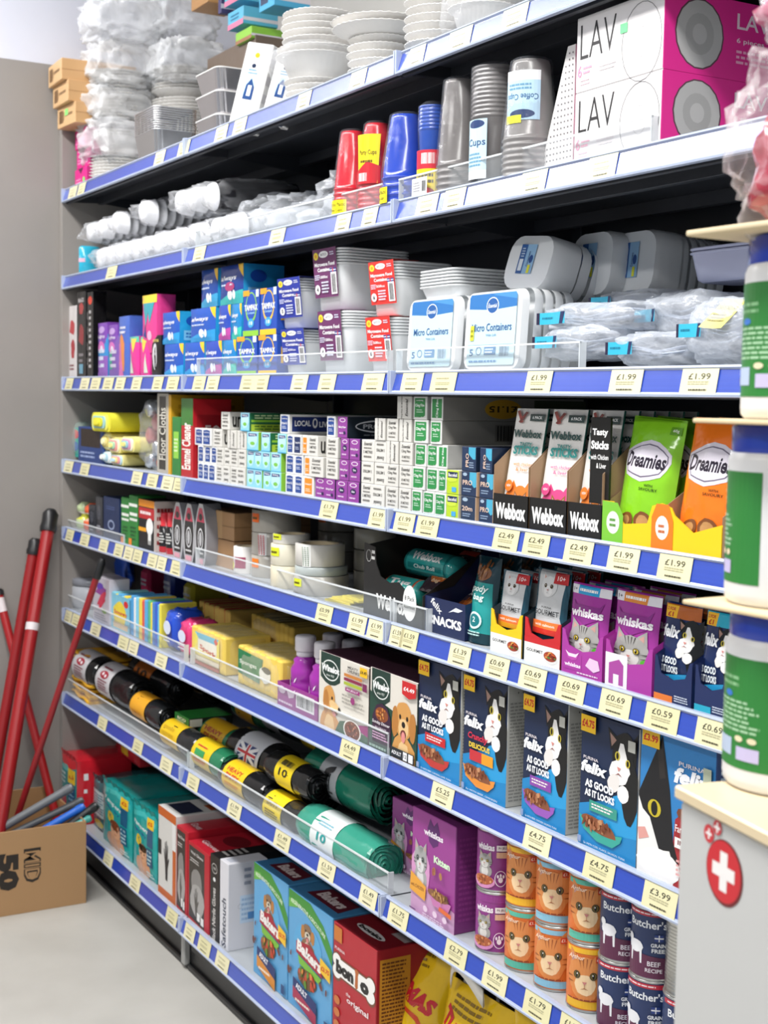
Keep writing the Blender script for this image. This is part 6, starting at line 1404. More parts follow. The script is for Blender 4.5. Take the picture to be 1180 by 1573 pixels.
for i, (px, pt) in enumerate(((150, 440), (192, 442), (228, 446))):
    M = MB(); M.box(0, 0, 0, .003, .12, .16, '#a8a9ae', 'satin', ch=.0005)
    tag(M.build('shelf_divider', loc=(XS(px, 3, .14), .14, SH[3] + .0004)), f"thin grey upright divider strip behind the sanitary packs, {ORD[i + 1]} from the left", 'divider', 'thin grey shelf dividers')


def soft(name, L, p0, p1, pt, col, ops, label, cat_, y=.03, d=.09, side=None, scol=None, z=0, group=None, seed=1, sops=(), w=None, h=None, kind='wrap'):
    """soft film covered pack, front and side bulging a little"""
    x0, ww, hh = slot(L, p0, p1, pt, y, z); w = w or ww; h = h or hh
    M = MB(); n = 8
    S = lambda a: max(0, math.sin(math.pi * min(1, max(0, a))))
    def f(u, v): return Vector((u, -.005 * (S(u / w) * S(v / h)) ** .5 + .001 * noise.noise(Vector((u * 60, v * 60, seed))), v))
    def g(u, v): return Vector((w + .004 * (S(u / d) * S(v / h)) ** .5 + .001 * noise.noise(Vector((u * 60, v * 60, seed + 3))), u, v))
    def k(u, v): return Vector((u, v, h + .003 * (S(u / w) * S(v / d)) ** .5))
    for F, a, c in ((f, w, col), (g, d, scol or col), (k, w, scol or col)):
        b = d if F is k else h
        rows = [[F(a * i / n, b * j / n) for j in range(n + 1)] for i in range(n + 1)]; M.grid(rows[::-1], c, kind)
    M.box(.0008, .0008, 0, w - .0008, d, h - .0008, scol or col, kind, ch=.0008)
    M.art(list(ops), lambda u, v, l: f(u, v) + Vector((0, -.0006 - .0004 * l, 0)), w, h, kind, du=w / n, dv=h / n)
    M.art(list(sops), lambda u, v, l: g(u, v) + Vector((.0006 + .0004 * l, 0, 0)), d, h, kind, du=d / n, dv=h / n)
    o = M.build(name, None, (x0, y, SH[L] + z + .0003))
    return tag(o, label, cat_, group)


alw = lambda c2='#2a9ad8', c='#1f4fb0': [('p', [(0, 0), (1, 0), (1, .35), (.5, .28), (0, .12)], c2), ('t', 'always', .42, .66, .7, .16, '#f0f4fa', {'shear': .25, 'bold': .02}), ('p', [(.78, 1), (1, 1), (1, .66)], '#f0c030'), ('e', .5, .24, .1, .13, '#e8f0f8'), ('e', .66, .24, .05, .12, '#e8f0f8'), ('lines', .1, .46, .7, .54, 1, '#c8d8f0')]
purp = [('e', .5, .8, .32, .1, '#b898d0'), ('t', 'Lights', .5, .6, .7, .12, '#e8dcf0', {'bold': .02}), ('e', .5, .28, .34, .2, '#d070b8'), ('e', .56, .22, .16, .14, '#e8d8ec')]
for i, (p0, p1, pt, z, c, o, lb) in enumerate([
    (151, 166, 515, 0, '#3a8ac8', [('r', 0, 0, 1, .5, '#8a5ab0'), ('lines', .2, .2, .8, .7, 3, '#d8e0f0')], 'small blue and purple pad pack on the shelf, left one'),
    (168, 185, 517, 0, '#7a58a8', [('r', 0, .2, .4, .9, '#3aa08a'), ('lines', .2, .2, .8, .7, 3, '#d8d0e8')], 'small purple and green pad pack on the shelf, right one'),
    (151, 165, 497, .055, '#7a48a8', purp, 'purple pad pack stacked on the small ones, left of two'),
    (167, 181, 500, .055, '#7a48a8', purp, 'purple pad pack stacked on the small ones, right of two'),
    (183, 199, 487, 0, '#4a6ac0', [blob(.4, .4, .3, .3, '#e08a4a', 12, .2, 3), ('p', [(0, 0), (.5, 0), (.3, .6), (0, .5)], '#d870b0'), ('lines', .2, .7, .8, .85, 2, '#e8e8f4')], 'blue, orange and pink pad pack beside the purple ones'),
    (200, 214, 518, 0, '#e03a94', [('r', 0, .86, 1, 1, '#58c0a8'), ('p', [(.2, .95), (.5, .6), (.8, .95)], '#f0d050'), ('p', [(.1, .1), (.3, .6), (.5, .1)], '#d8e0d0')], 'pink pad pack with teal and yellow top, left of the low pair'),
    (216, 230, 518, 0, '#e03a94', [('r', 0, .86, 1, 1, '#58c0a8'), ('p', [(.2, .95), (.5, .6), (.8, .95)], '#f0d050'), ('p', [(.5, .1), (.7, .6), (.9, .1)], '#d8e0d0')], 'pink pad pack with teal and yellow top, right of the low pair'),
    (233, 248, 516, 0, '#151416', [('t', 'tena', .5, .88, .6, .08, '#d8c870'), blob(.5, .5, .22, .34, '#d8d8dc', 14, .1, 4), blob(.55, .45, .08, .26, '#151416', 12, .1, 5)], 'black pad pack with white figure between pink and blue packs'),
    (219, 241, 455, .062, '#e0408c', [('r', 0, .86, 1, 1, '#f0d040'), ('p', [(.1, .86), (.9, .86), (.6, .5), (.5, .7), (.35, .45)], '#3aa0b0'), ('p', [(.15, .3), (.3, .5), (.4, .25)], '#2a3a8a'), ('e', .6, .3, .14, .08, '#f0b0d0')], 'bright magenta pack with yellow top stacked above the low pink pair')]):
    soft('pad_pack', 3, p0, p1, pt, c, o, lb, 'sanitary pads', z=z, group='sanitary pad packs', d=.05, seed=i, y=.03)
rows = [
 (0, .081, [(253, 282, 527, 'b'), (284, 314, 523, 'b'), (316, 341, 518, 'p'), (343, 363, 518, 't')]),
 (.082, .079, [(250, 276, 474, 'b'), (293, 331, 470, 'b'), (336, 354, 462, 'p'), (356, 371, 460, 't')]),
 (.162, .088, [(309, 334, 418, 'd'), (338, 373, 405, 'm')])]
nm = dict(b=('royal blue sanitary pad pack', '#1f55b8', alw()), p=('blue and magenta sanitary pad pack', '#2a4ab0', alw('#b84aa0')), t=('teal-blue sanitary pad pack', '#1f80c0', alw('#3ac0b0')), d=('dark blue sanitary pad pack', '#1b4596', alw('#3a9ac8')), m=('navy and teal sanitary pad pack', '#1c3c8c', alw('#3ab0b0') + [('e', .5, .45, .2, .12, '#a83a70')]))
for ri, (z, hh, its) in enumerate(rows):
    sn = {}
    for p0, p1, pt, k in its:
        sn[k] = sn.get(k, 0) + 1
        n_ = sum(1 for q in its if q[3] == k)
        soft('pad_pack', 3, p0, p1, pt, nm[k][1], nm[k][2], f"{nm[k][0]}, {ROWN[ri]}{'' if n_ == 1 else [', left one', ', right one'][sn[k] - 1]}, beside the tampon boxes", 'sanitary pads', z=z, group='sanitary pad packs', d=.1, h=hh, seed=p0, scol='#2a9ad0', sops=[('e', .35, .7, .2, .16, '#1f4fa8'), ('r', .1, .1, .85, .4, '#8ac8e4'), ('lines', .15, .15, .8, .36, 2, '#2a6ab0')], y=.03 + .003 * ri)
for i, (p0, p1, pt, hd, z) in enumerate(((364, 394, 517, '#8cc63f', 0), (397, 425, 515, '#f0c030', 0), (373, 397, 447, '#8cc63f', .0865), (399, 424, 443, '#f0c030', .0865))):
    carton('tampon_box', 3, p0, p1, pt, f"blue tampon box with {'green' if i % 2 == 0 else 'yellow'} crescent, {['lower', 'lower', 'upper', 'upper'][i]} one", 'tampons', '#1f4cae', [('e', .5, .62, .36, .34, hd), ('e', .5, .64, .31, .29, '#1f4cae'), ('t', 'TAMPAX', .5, .62, .84, .13, '#f2f4f8', {'bold': .03}), ('t', 'Compak', .5, .5, .5, .07, '#a8d8f0', {'shear': .2}), ('e', .5, .28, .2, .1, '#3aa0d8'), ('t', '18', .5, .28, .2, .08, '#f0f4f8'), ('r', 0, 0, 1, .12, hd), ('r', .0, .88, .4, 1, '#f0a02a'), ('r', .82, .84, 1, 1, '#d8e4f0')], z=z, h=.086 if z == 0 else .1, d=.1, group='tampon boxes', scol='#1f4cae', side=[('r', .1, .3, .9, .7, '#f0c030' if i % 2 else '#1a9ad0')], y=.03)

# ---- microwave container packs
def tubs(name, w, d, h, n, x, y, z, label, col='#f1f4f6', rz=0, tilt=(0, 0), lidonly=False, group=None, kind='frost', cat_='food container', sleeve=None, taper=.88, r=.02, upside=False):
    t = empty(name, (x, y, z + .0004), label, cat_, group); t.rotation_euler = (tilt[0], tilt[1], math.radians(rz))
    T = lambda X, Y_, Z: (X + w / 2, Y_ + d / 2, (h - Z) if upside else Z)
    M = MB(); rimh = .0045; zr = h - n * rimh * 1.25
    loft(M, [(w * taper - .012, d * taper - .012, r * .7, 0), (w * taper, d * taper, r * .9, .004), (w * .96, d * .96, r, zr)], col, kind, T=T, capt=False)
    M.build('tub', t)
    for k in range(n):
        M = MB(); z0 = zr + k * rimh * 1.25
        loft(M, [(w * .955, d * .955, r, z0), (w, d, r, z0 + .0012), (w, d, r, z0 + rimh * .8), (w * .96, d * .96, r, z0 + rimh)], col, kind, T=T, capb=False, capt=(k == n - 1)); M.build('rim', t)
    if sleeve:
        c, ops, u0, u1, v0, v1, lean = sleeve
        sw, sh = (u1 - u0) * w, (v1 - v0) * h
        M = MB(); yo = -.004
        fn = lambda u, v, l: Vector((u0 * w + u + lean * (1 - v / sh), yo - .0004 * l - .0004 + .006 * (1 - v / sh), v0 * h + v))
        M.poly([fn(0, 0, 0), fn(sw, 0, 0), fn(sw, sh, 0), fn(0, sh, 0)], c); M.poly([fn(0, sh, -1), fn(sw, sh, -1), fn(sw, 0, -1), fn(0, 0, -1)], '#e0e0e0')
        M.poly([(u0 * w, yo, h + .0006), (u1 * w, yo, h + .0006), (u1 * w, d * .4, h + .0006), (u0 * w, d * .4, h + .0006)], c)
        M.art(ops, lambda u, v, l: fn(u, v, l + 1), sw, sh); M.build('label', t)
    return t


mfc = lambda n, cc: [('e', .14, .86, .1, .08, '#f0dc3a'), ('e', .14, .86, .05, .04, '#e8a01e'), ('e', .48, .88, .2, .07, '#f2f2f4'), ('t', 'SATCO', .48, .88, .26, .05, '#33333a'), ('lines', .74, .84, .94, .93, 2, '#d8dcf0'), ('t', 'Microwave Food', .5, .68, .86, .08, '#f4f4f6', {'bold': .03}), ('t', 'Containers', .5, .57, .62, .08, '#f4f4f6', {'bold': .03}), ('r', .74, .05, .98, .5, '#f0f0f2'), ('bars', .77, .08, .95, .46, '#333'), ('r', .72, .5, .98, .58, '#2a3a8a'), ('r', .72, .53, .98, .55, '#e8e8ea'), ('r', .83, .5, .87, .58, '#c83040'), ('t', cc, .45, .42, .34, .06, '#f4f4f6', {'bold': .02}), ('lines', .06, .36, .28, .48, 3, '#d8dcf0'), ('e', .16, .17, .11, .1, '#f2f2f4'), ('t', n, .16, .17, .08, .1, '#22222a', {'bold': .04}), ('lines', .34, .08, .7, .34, 4, '#d8dcf0')]
def cpack(p0, p1, pt, z, n, c, cc, num, label, y=.035, d=.14, lean=.006, w=.115, h=None):
    x0, _, hh = slot(3, p0, p1, pt, y, z); h = h or hh
    sw = XS(p1, 3, y) - XS(p0, 3, y)
    tubs('container_pack', w, d, h, n, x0 - .006, y, SH[3] + z, label, sleeve=(c, mfc(num, cc), .05, .05 + sw / w, .22, 1.0, lean), group='microwave container packs')
    return h + .001
h_ = cpack(433, 468, 507, 0, 5, '#2a3a9c', '650cc', '5', 'clear container pack with navy blue label, lower one', w=.1)
cpack(427, 461, 430, h_, 5, '#24349a', '650cc', '5', 'clear container pack with navy blue label, upper one', w=.1)
h_ = cpack(489, 524, 480, 0, 6, '#6a2f62', '1000cc', '4', 'clear container pack with plum purple label, lower one', w=.125, d=.16)
cpack(480, 515, 386, h_, 6, '#6a2f62', '1000cc', '4', 'clear container pack with plum purple label, upper one', w=.125, d=.16)
h_ = cpack(563, 600, 489, 0, 6, '#d8322e', '500cc', '6', 'clear container pack with bright red label, lower one', w=.1, d=.13)
cpack(566, 604, 405, h_, 6, '#e0342e', '500cc', '6', 'clear container pack with bright red label, upper one', w=.1, d=.13)
# tall clear stack and lid packs with blue labels
x0 = XS(640, 3, .06)
tubs('container_pack', .13, .19, .075, 6, x0, .055, SH[3] + .108, 'unlabelled clear container stack resting on the left white-blue pack', taper=.8, group='clear container stacks')
x0 = XS(622, 3, .035)


def lidpack(p0, p1, pt, y, label, z=0, d=.05, tilt=-3, n=5, sticker=False):
    x0, w, h = slot(3, p0, p1, pt, y, z)
    t = empty('lid_pack', (x0, y, SH[3] + z + .0004), label, 'food container', 'white and blue container packs'); t.rotation_euler = (math.radians(tilt), 0, 0)
    for k in range(n):          # containers standing on edge, nested
        M = MB(); y0 = k * d / n
        T = lambda X, Y_, Z: (X + w / 2, y0 + Z, Y_ + h / 2)
        loft(M, [(w * .93, h * .93, .018, .0), (w * .95, h * .95, .02, .006), (w * .97, h * .97, .02, .012)] if k == 0 else [(w, h, .02, 0), (w, h, .02, d / n * .7), (w * .97, h * .97, .02, d / n * .9)], '#f1f4f6', 'frost', T=T, capb=(k == 0), capt=True)
        M.build('container', t)
    M = MB(); iw, ih = w * .8, h * .86; fn = flat((w * .1, -.0016, h * .08), (1, 0, 0), (0, 0, 1), (0, -1, 0), .0003)
    M.art([('p', [(.02, .0), (.98, 0), (1, .03), (1, .96), (.97, 1), (.03, 1), (0, .96), (0, .03)], '#c2dfea'), ('p', [(.03, 1), (.97, 1), (1, .96), (1, .8), (.5, .77), (0, .8), (0, .96)], '#2f74b8'), ('p', [(.5, .98), (1, .9), (1, .96), (.97, 1), (.6, 1)], '#4a90cc'), ('e', .5, .83, .13, .12, '#e8f0f4'), ('e', .5, .83, .115, .105, '#255ca0'), ('t', 'Essential', .5, .83, .19, .06, '#f0f4f8', {'shear': .25}), ('t', 'Micro Containers', .5, .53, .84, .11, '#2a5a92'), ('t', 'With Lids', .5, .42, .22, .035, '#7aa0c0'), ('r', .02, .28, .98, .285, '#5a90b8'), ('t', '5', .1, .18, .08, .1, '#3a6a9c'), ('ring', .26, .2, .06, .06, .01, '#3a6a9c'), ('r', .38, .14, .62, .26, '#5a88b4'), ('lines', .4, .16, .6, .24, 2, '#dfeaf2'), ('bars', .7, .12, .9, .26, '#7a90a8'), ('lines', .06, .03, .7, .08, 1, '#5a88b4')] + ([('r', .06, .35, .14, .56, '#e4e23a'), ('lines', .07, .38, .13, .52, 2, '#8a8a1a')] if sticker else []), fn, iw, ih)
    M.build('label', t)
    return t


lidpack(621, 700, 459, .035, 'white-blue pack reading Micro Containers, left one beside red label packs', d=.1)
lidpack(708, 799, 448, .03, 'white-blue pack reading Micro Containers with yellow sticker', d=.1, sticker=True)
# large tubs leaning up above
def bigtub(px, py, y, w, h, d, rot, label, lab=True, seed=1):
    x, z = W(px, py, y)
    t = empty('food_tub_stack', (x, y, z), label, 'food container', 'large clear tub stacks'); t.rotation_euler = rot
    n = 6
    for k in range(n):
        M = MB(); y0 = k * d / n
        T = lambda X, Y_, Z: (X + w / 2, y0 + Z, Y_ + h / 2)
        loft(M, [(w * .9, h * .9, .03, 0), (w * .96, h * .96, .032, .012), (w, h, .034, .05), (w, h, .034, .054)] if k == 0 else [(w, h, .034, .03), (w, h, .034, .03 + d / n * .6), (w * .97, h * .97, .034, .03 + d / n * .8)], '#eef1f4', 'frost', T=T, capb=(k == 0), capt=(k == n - 1))
        M.build('tub', t)
    if lab:
        M = MB(); M.art([('r', 0, 0, 1, 1, '#8fb8dc'), ('r', .0, .0, .4, 1, '#2a5a9c'), ('r', .08, .1, .32, .5, '#e0e8f0'), ('lines', .1, .55, .34, .9, 4, '#c8d8ec'), ('e', .8, .5, .12, .14, '#1f4a8c'), ('t', 'Containers', .62, .5, .6, .1, '#2a4a80', {'rot': 90}), ('r', .7, .02, .86, .3, '#e4e23a')], flat((w * .3, -.0015, h * .3), (1, 0, 0), (0, 0, 1), (0, -1, 0)), w * .32, h * .5); M.build('label', t)
    return t


bigtub(764, 446, .10, .135, .1, .16, (math.radians(-14), math.radians(5), 0), 'large frosted tub stack with blue label leaning on top of the micro containers')
bigtub(868, 462, .20, .12, .115, .14, (math.radians(-6), 0, 0), 'frosted tub stack with pale blue card behind the leaning one', True, 2)
bigtub(930, 462, .23, .12, .115, .12, (math.radians(-6), 0, 0), 'shaded frosted tub stack furthest right at the back', True, 3)
tubs('container_pack', .12, .12, .07, 5, XS(738, 3, .25), .25, SH[3] + .11, 'small clear tub stack in shade behind the leaning tub', group='clear container stacks')
lidpack(826, 862, 478, .12, 'small oval clear container pack with blue header behind the cutlery bags', d=.08, z=.03)
for k in range(2):
    tubs('container_pack', .13, .14, .1, 5, XS(742 - k * 65, 3, .22) , .2, SH[3] + .0, f"clear container stack in the back row, {['behind the yellow stickered pack', 'behind the left white-blue pack'][k]}", group='clear container stacks')

# bags of plastic cutlery
def cutlery(px0, px1, pyc, y, rz, label, seed, hh=.03, d=.1, lab=('#3ac0dc',), tilt=0):
    xa, zc = W(px0, pyc, y); xb = W(px1, pyc, y)[0]; w = xb - xa; zc = max(zc, SH[3] + hh + .001)
    t = empty('cutlery_bag', (xa, y, zc), label, 'plastic cutlery', 'bags of plastic cutlery'); t.rotation_euler = (0, math.radians(tilt), math.radians(rz))
    rr = random.Random(seed)
    for k in range(7):
        M = MB(); yy = d * (.15 + .1 * k); zz = (rr.random() - .5) * hh * .8; L_ = w * .85
        pts = [Vector((w * .06 + L_ * i / 8, yy + .004 * math.sin(i), zz + .004 * math.sin(i * .8 + k))) for i in range(9)]
        rows = [[p + Vector((0, -wd, .002)), p + Vector((0, wd, .002)), p + Vector((0, wd, 0)), p + Vector((0, -wd, 0))] for p, wd in zip(pts, [.003, .003, .0035, .004, .004, .006, .011, .012, .005])]
        M.grid(rows, '#c2cde0', 'milky', closev=True); M.build('plastic_utensil', t)
    M = crumple(w / 2, d / 2, 0, w / 2, d / 2, hh, '#e6ecf6', 'bag', seed, .16, p=.6); M.build('film_bag', t)
    M = MB(); lw = w * .34; fn = lambda u, v, l: Vector((w * .04 + u, -.006 - .0004 * l + .004 * math.sin(u * 60), -.008 + v))
    M.art([('r', 0, 0, 1, 1, '#38b4d4'), ('r', 0, 0, .08, 1, '#2a2440'), ('p', [(.78, 0), (.92, 0), (1, 1), (.84, 1)], '#22305c'), ('lines', .15, .35, .6, .7, 1, '#1f7a98')], fn, lw, .018, 'satin', du=.008); M.build('label', t)
    return t


cutlery(824, 968, 492, .05, 0, 'clear cutlery bag with light blue tab, upper one at front beside the micro containers', 41, .024, .11)
cutlery(818, 940, 528, .04, 0, 'clear cutlery bag with light blue tab, lowest at front left', 42, .026, .11)
cutlery(905, 1010, 468, .13, 0, 'clear cutlery bag with maroon and blue tab lying at the back', 43, .02, .1)
cutlery(972, 1090, 488, .1, -4, 'large glossy cutlery bag with white paper tab in the upper right pile', 44, .036, .12)
cutlery(930, 1050, 537, .04, 3, 'glossy spoon bag lying on the shelf, middle of the bottom layer', 45, .026, .1)
cutlery(1040, 1150, 510, .045, 0, 'cutlery bag with bright blue tab at the right end of the pile', 46, .045, .11)
x, z = W(1070, 530, .03)
M = MB(); fn = lambda u, v, l: Vector((u + v * .3, -.0004 * l + .004 * math.sin(u * 50), v))
M.art([('r', 0, 0, 1, 1, '#e8dc7a'), ('t', 'SPOONS', .5, .7, .8, .14, '#3a3420'), ('lines', .1, .2, .8, .5, 3, '#6a6030')], fn, .04, .05, 'satin', du=.008)
tag(M.build('yellow_label', loc=(x, .032, SH[3] + .055), rot=(math.radians(-40), 0, 0)), 'pale yellow printed card on the cutlery bags beside the white tubs', 'card')
# clip lid box
x, z = W(1050, 425, .12)
tubs('clip_lid_box', .14, .1, .05, 2, x, .12, z - .01, 'small lavender clip lid food box on top of the cutlery bags', col='#b4b8d4', taper=.85, kind='milky')
# ---------------------------------------------------------------- second shelf down
guard(300, 598, 2, .042, 'clear acrylic guard at the party cups, middle bay of the second shelf')
guard(612, 1000, 2, .042, 'clear acrylic guard in front of the clear cups and glass boxes')
x0, w, h = slot(2, 95, 132, 372, .03)
t = empty('tissue_pack', (x0, .03, SH[2] + .0005), 'sky blue tissue roll pack at the far left end of the second shelf', 'tissue')
for k in range(2):
    M = MB(); M.lathe([(.001, 0), (.05, .001), (.054, .006), (.054, .09), (.05, .096), (.001, .097)], '#35b4d4', 'wrap', 20, c=(.06 + .0 * k, .055 + .112 * k, .0)); M.art([('r', 0, .5, 1, .62, '#e8b8cc'), blob(.3, .3, .06, .06, '#8ad8ea', 10), blob(.7, .75, .06, .06, '#8ad8ea', 10), blob(.6, .25, .05, .05, '#8ad8ea', 10)], cyl((.06, .055 + .112 * k, 0), .054, math.radians(235)), .1, .095, 'wrap', du=.008); M.build('tissue_roll', t)


def cup_sleeve(x, y, z, r, ln, label, n=8, col='#e9eaee', dark=False, rz=0, seed=1):
    """a stack of foam cups lying on its side, closed end to the front, in a clear bag"""
    t = empty('cup_sleeve', (x, y, z), label, 'disposable cups', 'sleeves of foam cups'); t.rotation_euler = (math.radians(3), 0, math.radians(rz))
    if dark:
        M = MB(); M.lathe([(r * 1.0, ln), (r * .98, .03), (r * .94, .012)], '#26262a', 'gloss', 20, axis='y', capb=False); M.build('dark_cups', t)
    M = MB(); pr = [(r * .001, 0), (r * .74, 0), (r * .8, .004)]
    for k in range(n): pr += [(r * (.86 + .02), .012 + k * (ln - .03) / n), (r * (.98), .014 + (k + .8) * (ln - .03) / n), (r * 1.02, .0155 + (k + .8) * (ln - .03) / n), (r * .9, .018 + (k + .8) * (ln - .03) / n)]
    if dark: pr = pr[:3] + [(r * .95, .02)]
    M.lathe(pr, col, 'matte', 20, axis='y', capb=False, capt=True); M.build('cups', t)
    M = crumple(0, ln * .5, 0, r * 1.1, ln * .58, r * 1.1, '#f4f6fa', 'film', seed, .22, p=.75); M.build('film_bag', t)
    return t


CU = [(152, 391, .03, .030), (167, 389, .03, .030), (181, 387, .03, .030), (195, 384, .03, .030), (207, 381, .032, .030), (223, 377, .03, .03), (240, 372, .03, .03), (266, 366, .03, .031), (296, 359, .03, .032), (330, 350, .03, .031), (352, 346, .03, .032)]
for i, (px, py, y, r) in enumerate(CU):
    x, z = W(px, py - 2, y); cup_sleeve(x, y, SH[2] + .0355, .033, .22, f"bagged sleeve of white foam cups in the bottom layer, {ORD[i + 1]} from the left wall", seed=i + 1)
CU2 = [(136, 353, .032), (154, 347, .032), (176, 338, .034), (218, 322, .036), (274, 307, .035), (294, 302, .034), (322, 298, .04)]
for i, (px, py, r) in enumerate(CU2):
    x, z = W(px, py + 4, .035); z = max(z, SH[2] + .104)
    cup_sleeve(x, .035, z, r * .95, .22, f"bagged {'white and black' if i == 6 else 'white'} foam cup sleeve in the upper layer, {ORD[i + 1]} from the left", seed=i + 30, dark=(i == 6))
# crumpled empty-looking clear bags and dark trays behind
for i, (p0, p1, py, rz_, s, am) in enumerate([(350, 395, 318, .05, 3, .3), (385, 440, 325, .045, 4, .3), (432, 482, 322, .034, 6, .25), (478, 522, 305, .05, 8, .35)]):
    xa, z = W(p0, py, .06); xb = W(p1, py, .06)[0]
    tt = empty('cup_bag', (xa, .06, SH[2] + rz_ * 1.1 + .002), f"crumpled clear bag of pale cups, {ORD[i + 1]} of four left of the red cups", 'disposable cups', 'crumpled clear bags of cups')
    w = xb - xa
    crumple(w / 2, .08, 0, w / 2 * 1.08, .08, rz_ * 1.05, '#eef2f8', 'film', 60 + s, am, p=.8).build('film_bag', tt)
    crumple(w / 2, .08, -.01, w / 2 * .8, .07, rz_ * .7, '#d8dde6', 'milky', 70 + s, am * .5, p=.8).build('cups', tt)
for i in range(3):
    M = MB(); loft(M, [(.12, .1, .01, 0), (.14, .12, .012, .05), (.145, .125, .012, .052)], '#1e1f22', 'gloss', T=lambda x, y, z: (x + .07, y + .06, z)); M.art([('lines', .1, .1, .9, .9, 6, '#5a5c62')], flat((0, -.002, 0), (1, 0, 0), (0, 0, 1), (0, -1, 0)), .14, .05)
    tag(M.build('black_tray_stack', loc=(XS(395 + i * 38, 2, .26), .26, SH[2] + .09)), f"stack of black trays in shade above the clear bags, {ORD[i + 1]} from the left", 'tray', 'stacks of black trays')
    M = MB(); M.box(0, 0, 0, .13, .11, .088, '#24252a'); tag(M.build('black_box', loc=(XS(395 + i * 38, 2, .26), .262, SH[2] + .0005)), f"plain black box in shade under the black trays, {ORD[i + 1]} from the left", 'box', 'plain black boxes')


def cupstack(px, pt, y, r0, r1, n, col, label, up=False, kind='gloss', film=True, lab=None, h=None, pb=None, rimcol=None, stackh=.06, name='cup_stack', rims_top=False, py=None):
    """stack of cups standing mouth down (or up), in clear film"""
    x = XS(px, 2, y); h = h or (W(px, pt, y)[1] - SH[2])
    t = empty(name, (x, y, SH[2] + .0006), label, 'disposable cups', 'stacks of party cups')
    def prof(fl):
        pr = [(r1, .0)]; z = 0
        for k in range(n):
            pr += [(r1 * 1.03, z + .001), (r1 * 1.03, z + .003), (r1 * .985, z + .004), (r1 * .98, z + stackh / n - .001)]; z += stackh / n
        pr += [(r1 * .97, z), (r1 * .97 - (r1 - r0) * .45, z + (h - z) * .5), (r1 * .97 - (r1 - r0) * .47, z + (h - z) * .53), (r0 * 1.02, h - .006), (r0 * .96, h), (.001, h)]
        return [(a, h - b) for a, b in pr][::-1] if fl else pr
    M = MB(); M.lathe(prof(up), col, kind, 28, capb=False, capt=False); M.build('cups', t)
    if film:
        M = MB(); M.lathe([(r1 * 1.07, .0), (r1 * 1.07, stackh), (r0 * 1.1, h), (r0 * .9, h + .004), (.001, h + .005)] if not up else [(.001, -.0), (r0 * 1.1, .001), (r1 * 1.07, h - stackh), (r1 * 1.07, h), (r1 * .6, h + .008), (.001, h + .01)], '#7c7f86', 'film', 20, capb=False, capt=False)
        M.build('film_wrap', t)
    if lab:
        ops, v0, v1, a0, span = lab; M = MB(); rr = r1 * 1.09 if v0 < stackh else (r0 + r1) / 2 * 1.1
        M.art(ops, cyl((0, 0, v0), rr, math.radians(a0)), rr * math.radians(span), v1 - v0, 'satin', du=.006); M.build('label', t)
    return t


yl = lambda a, b: [('r', 0, 0, 1, 1, '#f2e21c'), ('t', a, .55, .7, .8, .26, '#2a2a10', {'bold': .01}), ('t', b, .5, .3, .66, .26, '#2a2a10', {'bold': .01})]
cupstack(541, 205, .05, .024, .036, 6, '#cc1028', 'tall stack of red plastic cups in film, left one of the red pair', lab=(yl('25 Red Plastic', 'Party Cups'), .002, .03, 235, 80))
cupstack(578, 193, .055, .024, .036, 6, '#c80e24', 'stack of red plastic cups with yellow printed paper, right one of the red pair', lab=([('p', [(.1, 0), (.9, 0), (1, 1), (0, 1)], '#f2da1c'), ('p', [(0, 0), (1, 0), (1, .35), (.5, .45), (0, .25)], '#c8202c'), ('bars', .1, .05, .5, .22, '#f0f0f0'), ('t', 'Party Cups', .5, .62, .7, .12, '#3a2a10'), ('lines', .2, .4, .8, .5, 1, '#6a4a10')], .05, .14, 265, 75))
cupstack(622, 180, .05, .028, .042, 4, '#0f3fb8', 'wide stack of blue plastic cups in film with yellow label', lab=(yl('Blue Plastic', 'Party Cups'), .002, .03, 225, 60))
M = MB(); M.art([('r', 0, 0, 1, 1, '#e4e6e8'), ('lines', .1, .2, .6, .8, 4, '#8a8a90'), ('bars', .66, .2, .94, .8, '#444')], flat((0, 0, 0), (1, 0, 0), (0, 0, 1), (0, -1, 0)), .05, .03); tag(M.build('paper_label', loc=(XS(632, 2, .012), .013, SH[2] + .004)), 'small white barcode label at the foot of the blue cups', 'label')
cupstack(663, 166, .055, .018, .025, 7, '#2350b4', 'narrow stack of blue paper cups with red and yellow label', up=True, lab=([('r', 0, 0, 1, .62, '#f0d820'), ('p', [(0, .62), (1, .62), (1, 1), (0, 1)], '#d0283a'), ('bars', .3, .72, .8, .94, '#f0f0f0'), ('lines', .1, .3, .9, .55, 2, '#3a2a10'), ('e', .5, .14, .3, .1, '#d0283a')], .0, .085, 250, 110), stackh=.045)
cupstack(704, 127, .05, .027, .037, 5, '#8d8886', 'tall stack of clear smoky cups standing mouth down beside the narrow blue cups', kind='milky', stackh=.055)
cupstack(757, 108, .055, .024, .037, 12, '#8f8b8a', 'stack of clear cups with pale blue label, rims at the top', up=True, kind='milky', stackh=.085, lab=([('r', 0, 0, 1, 1, '#bcdcec'), ('r', 0, 0, 1, .14, '#eef2f4'), ('e', .5, .92, .4, .07, '#223a6a'), ('t', 'Cups', .5, .6, .9, .16, '#2a4a7a'), ('lines', .1, .2, .9, .45, 4, '#6a9ab8')], .01, .105, 248, 62))
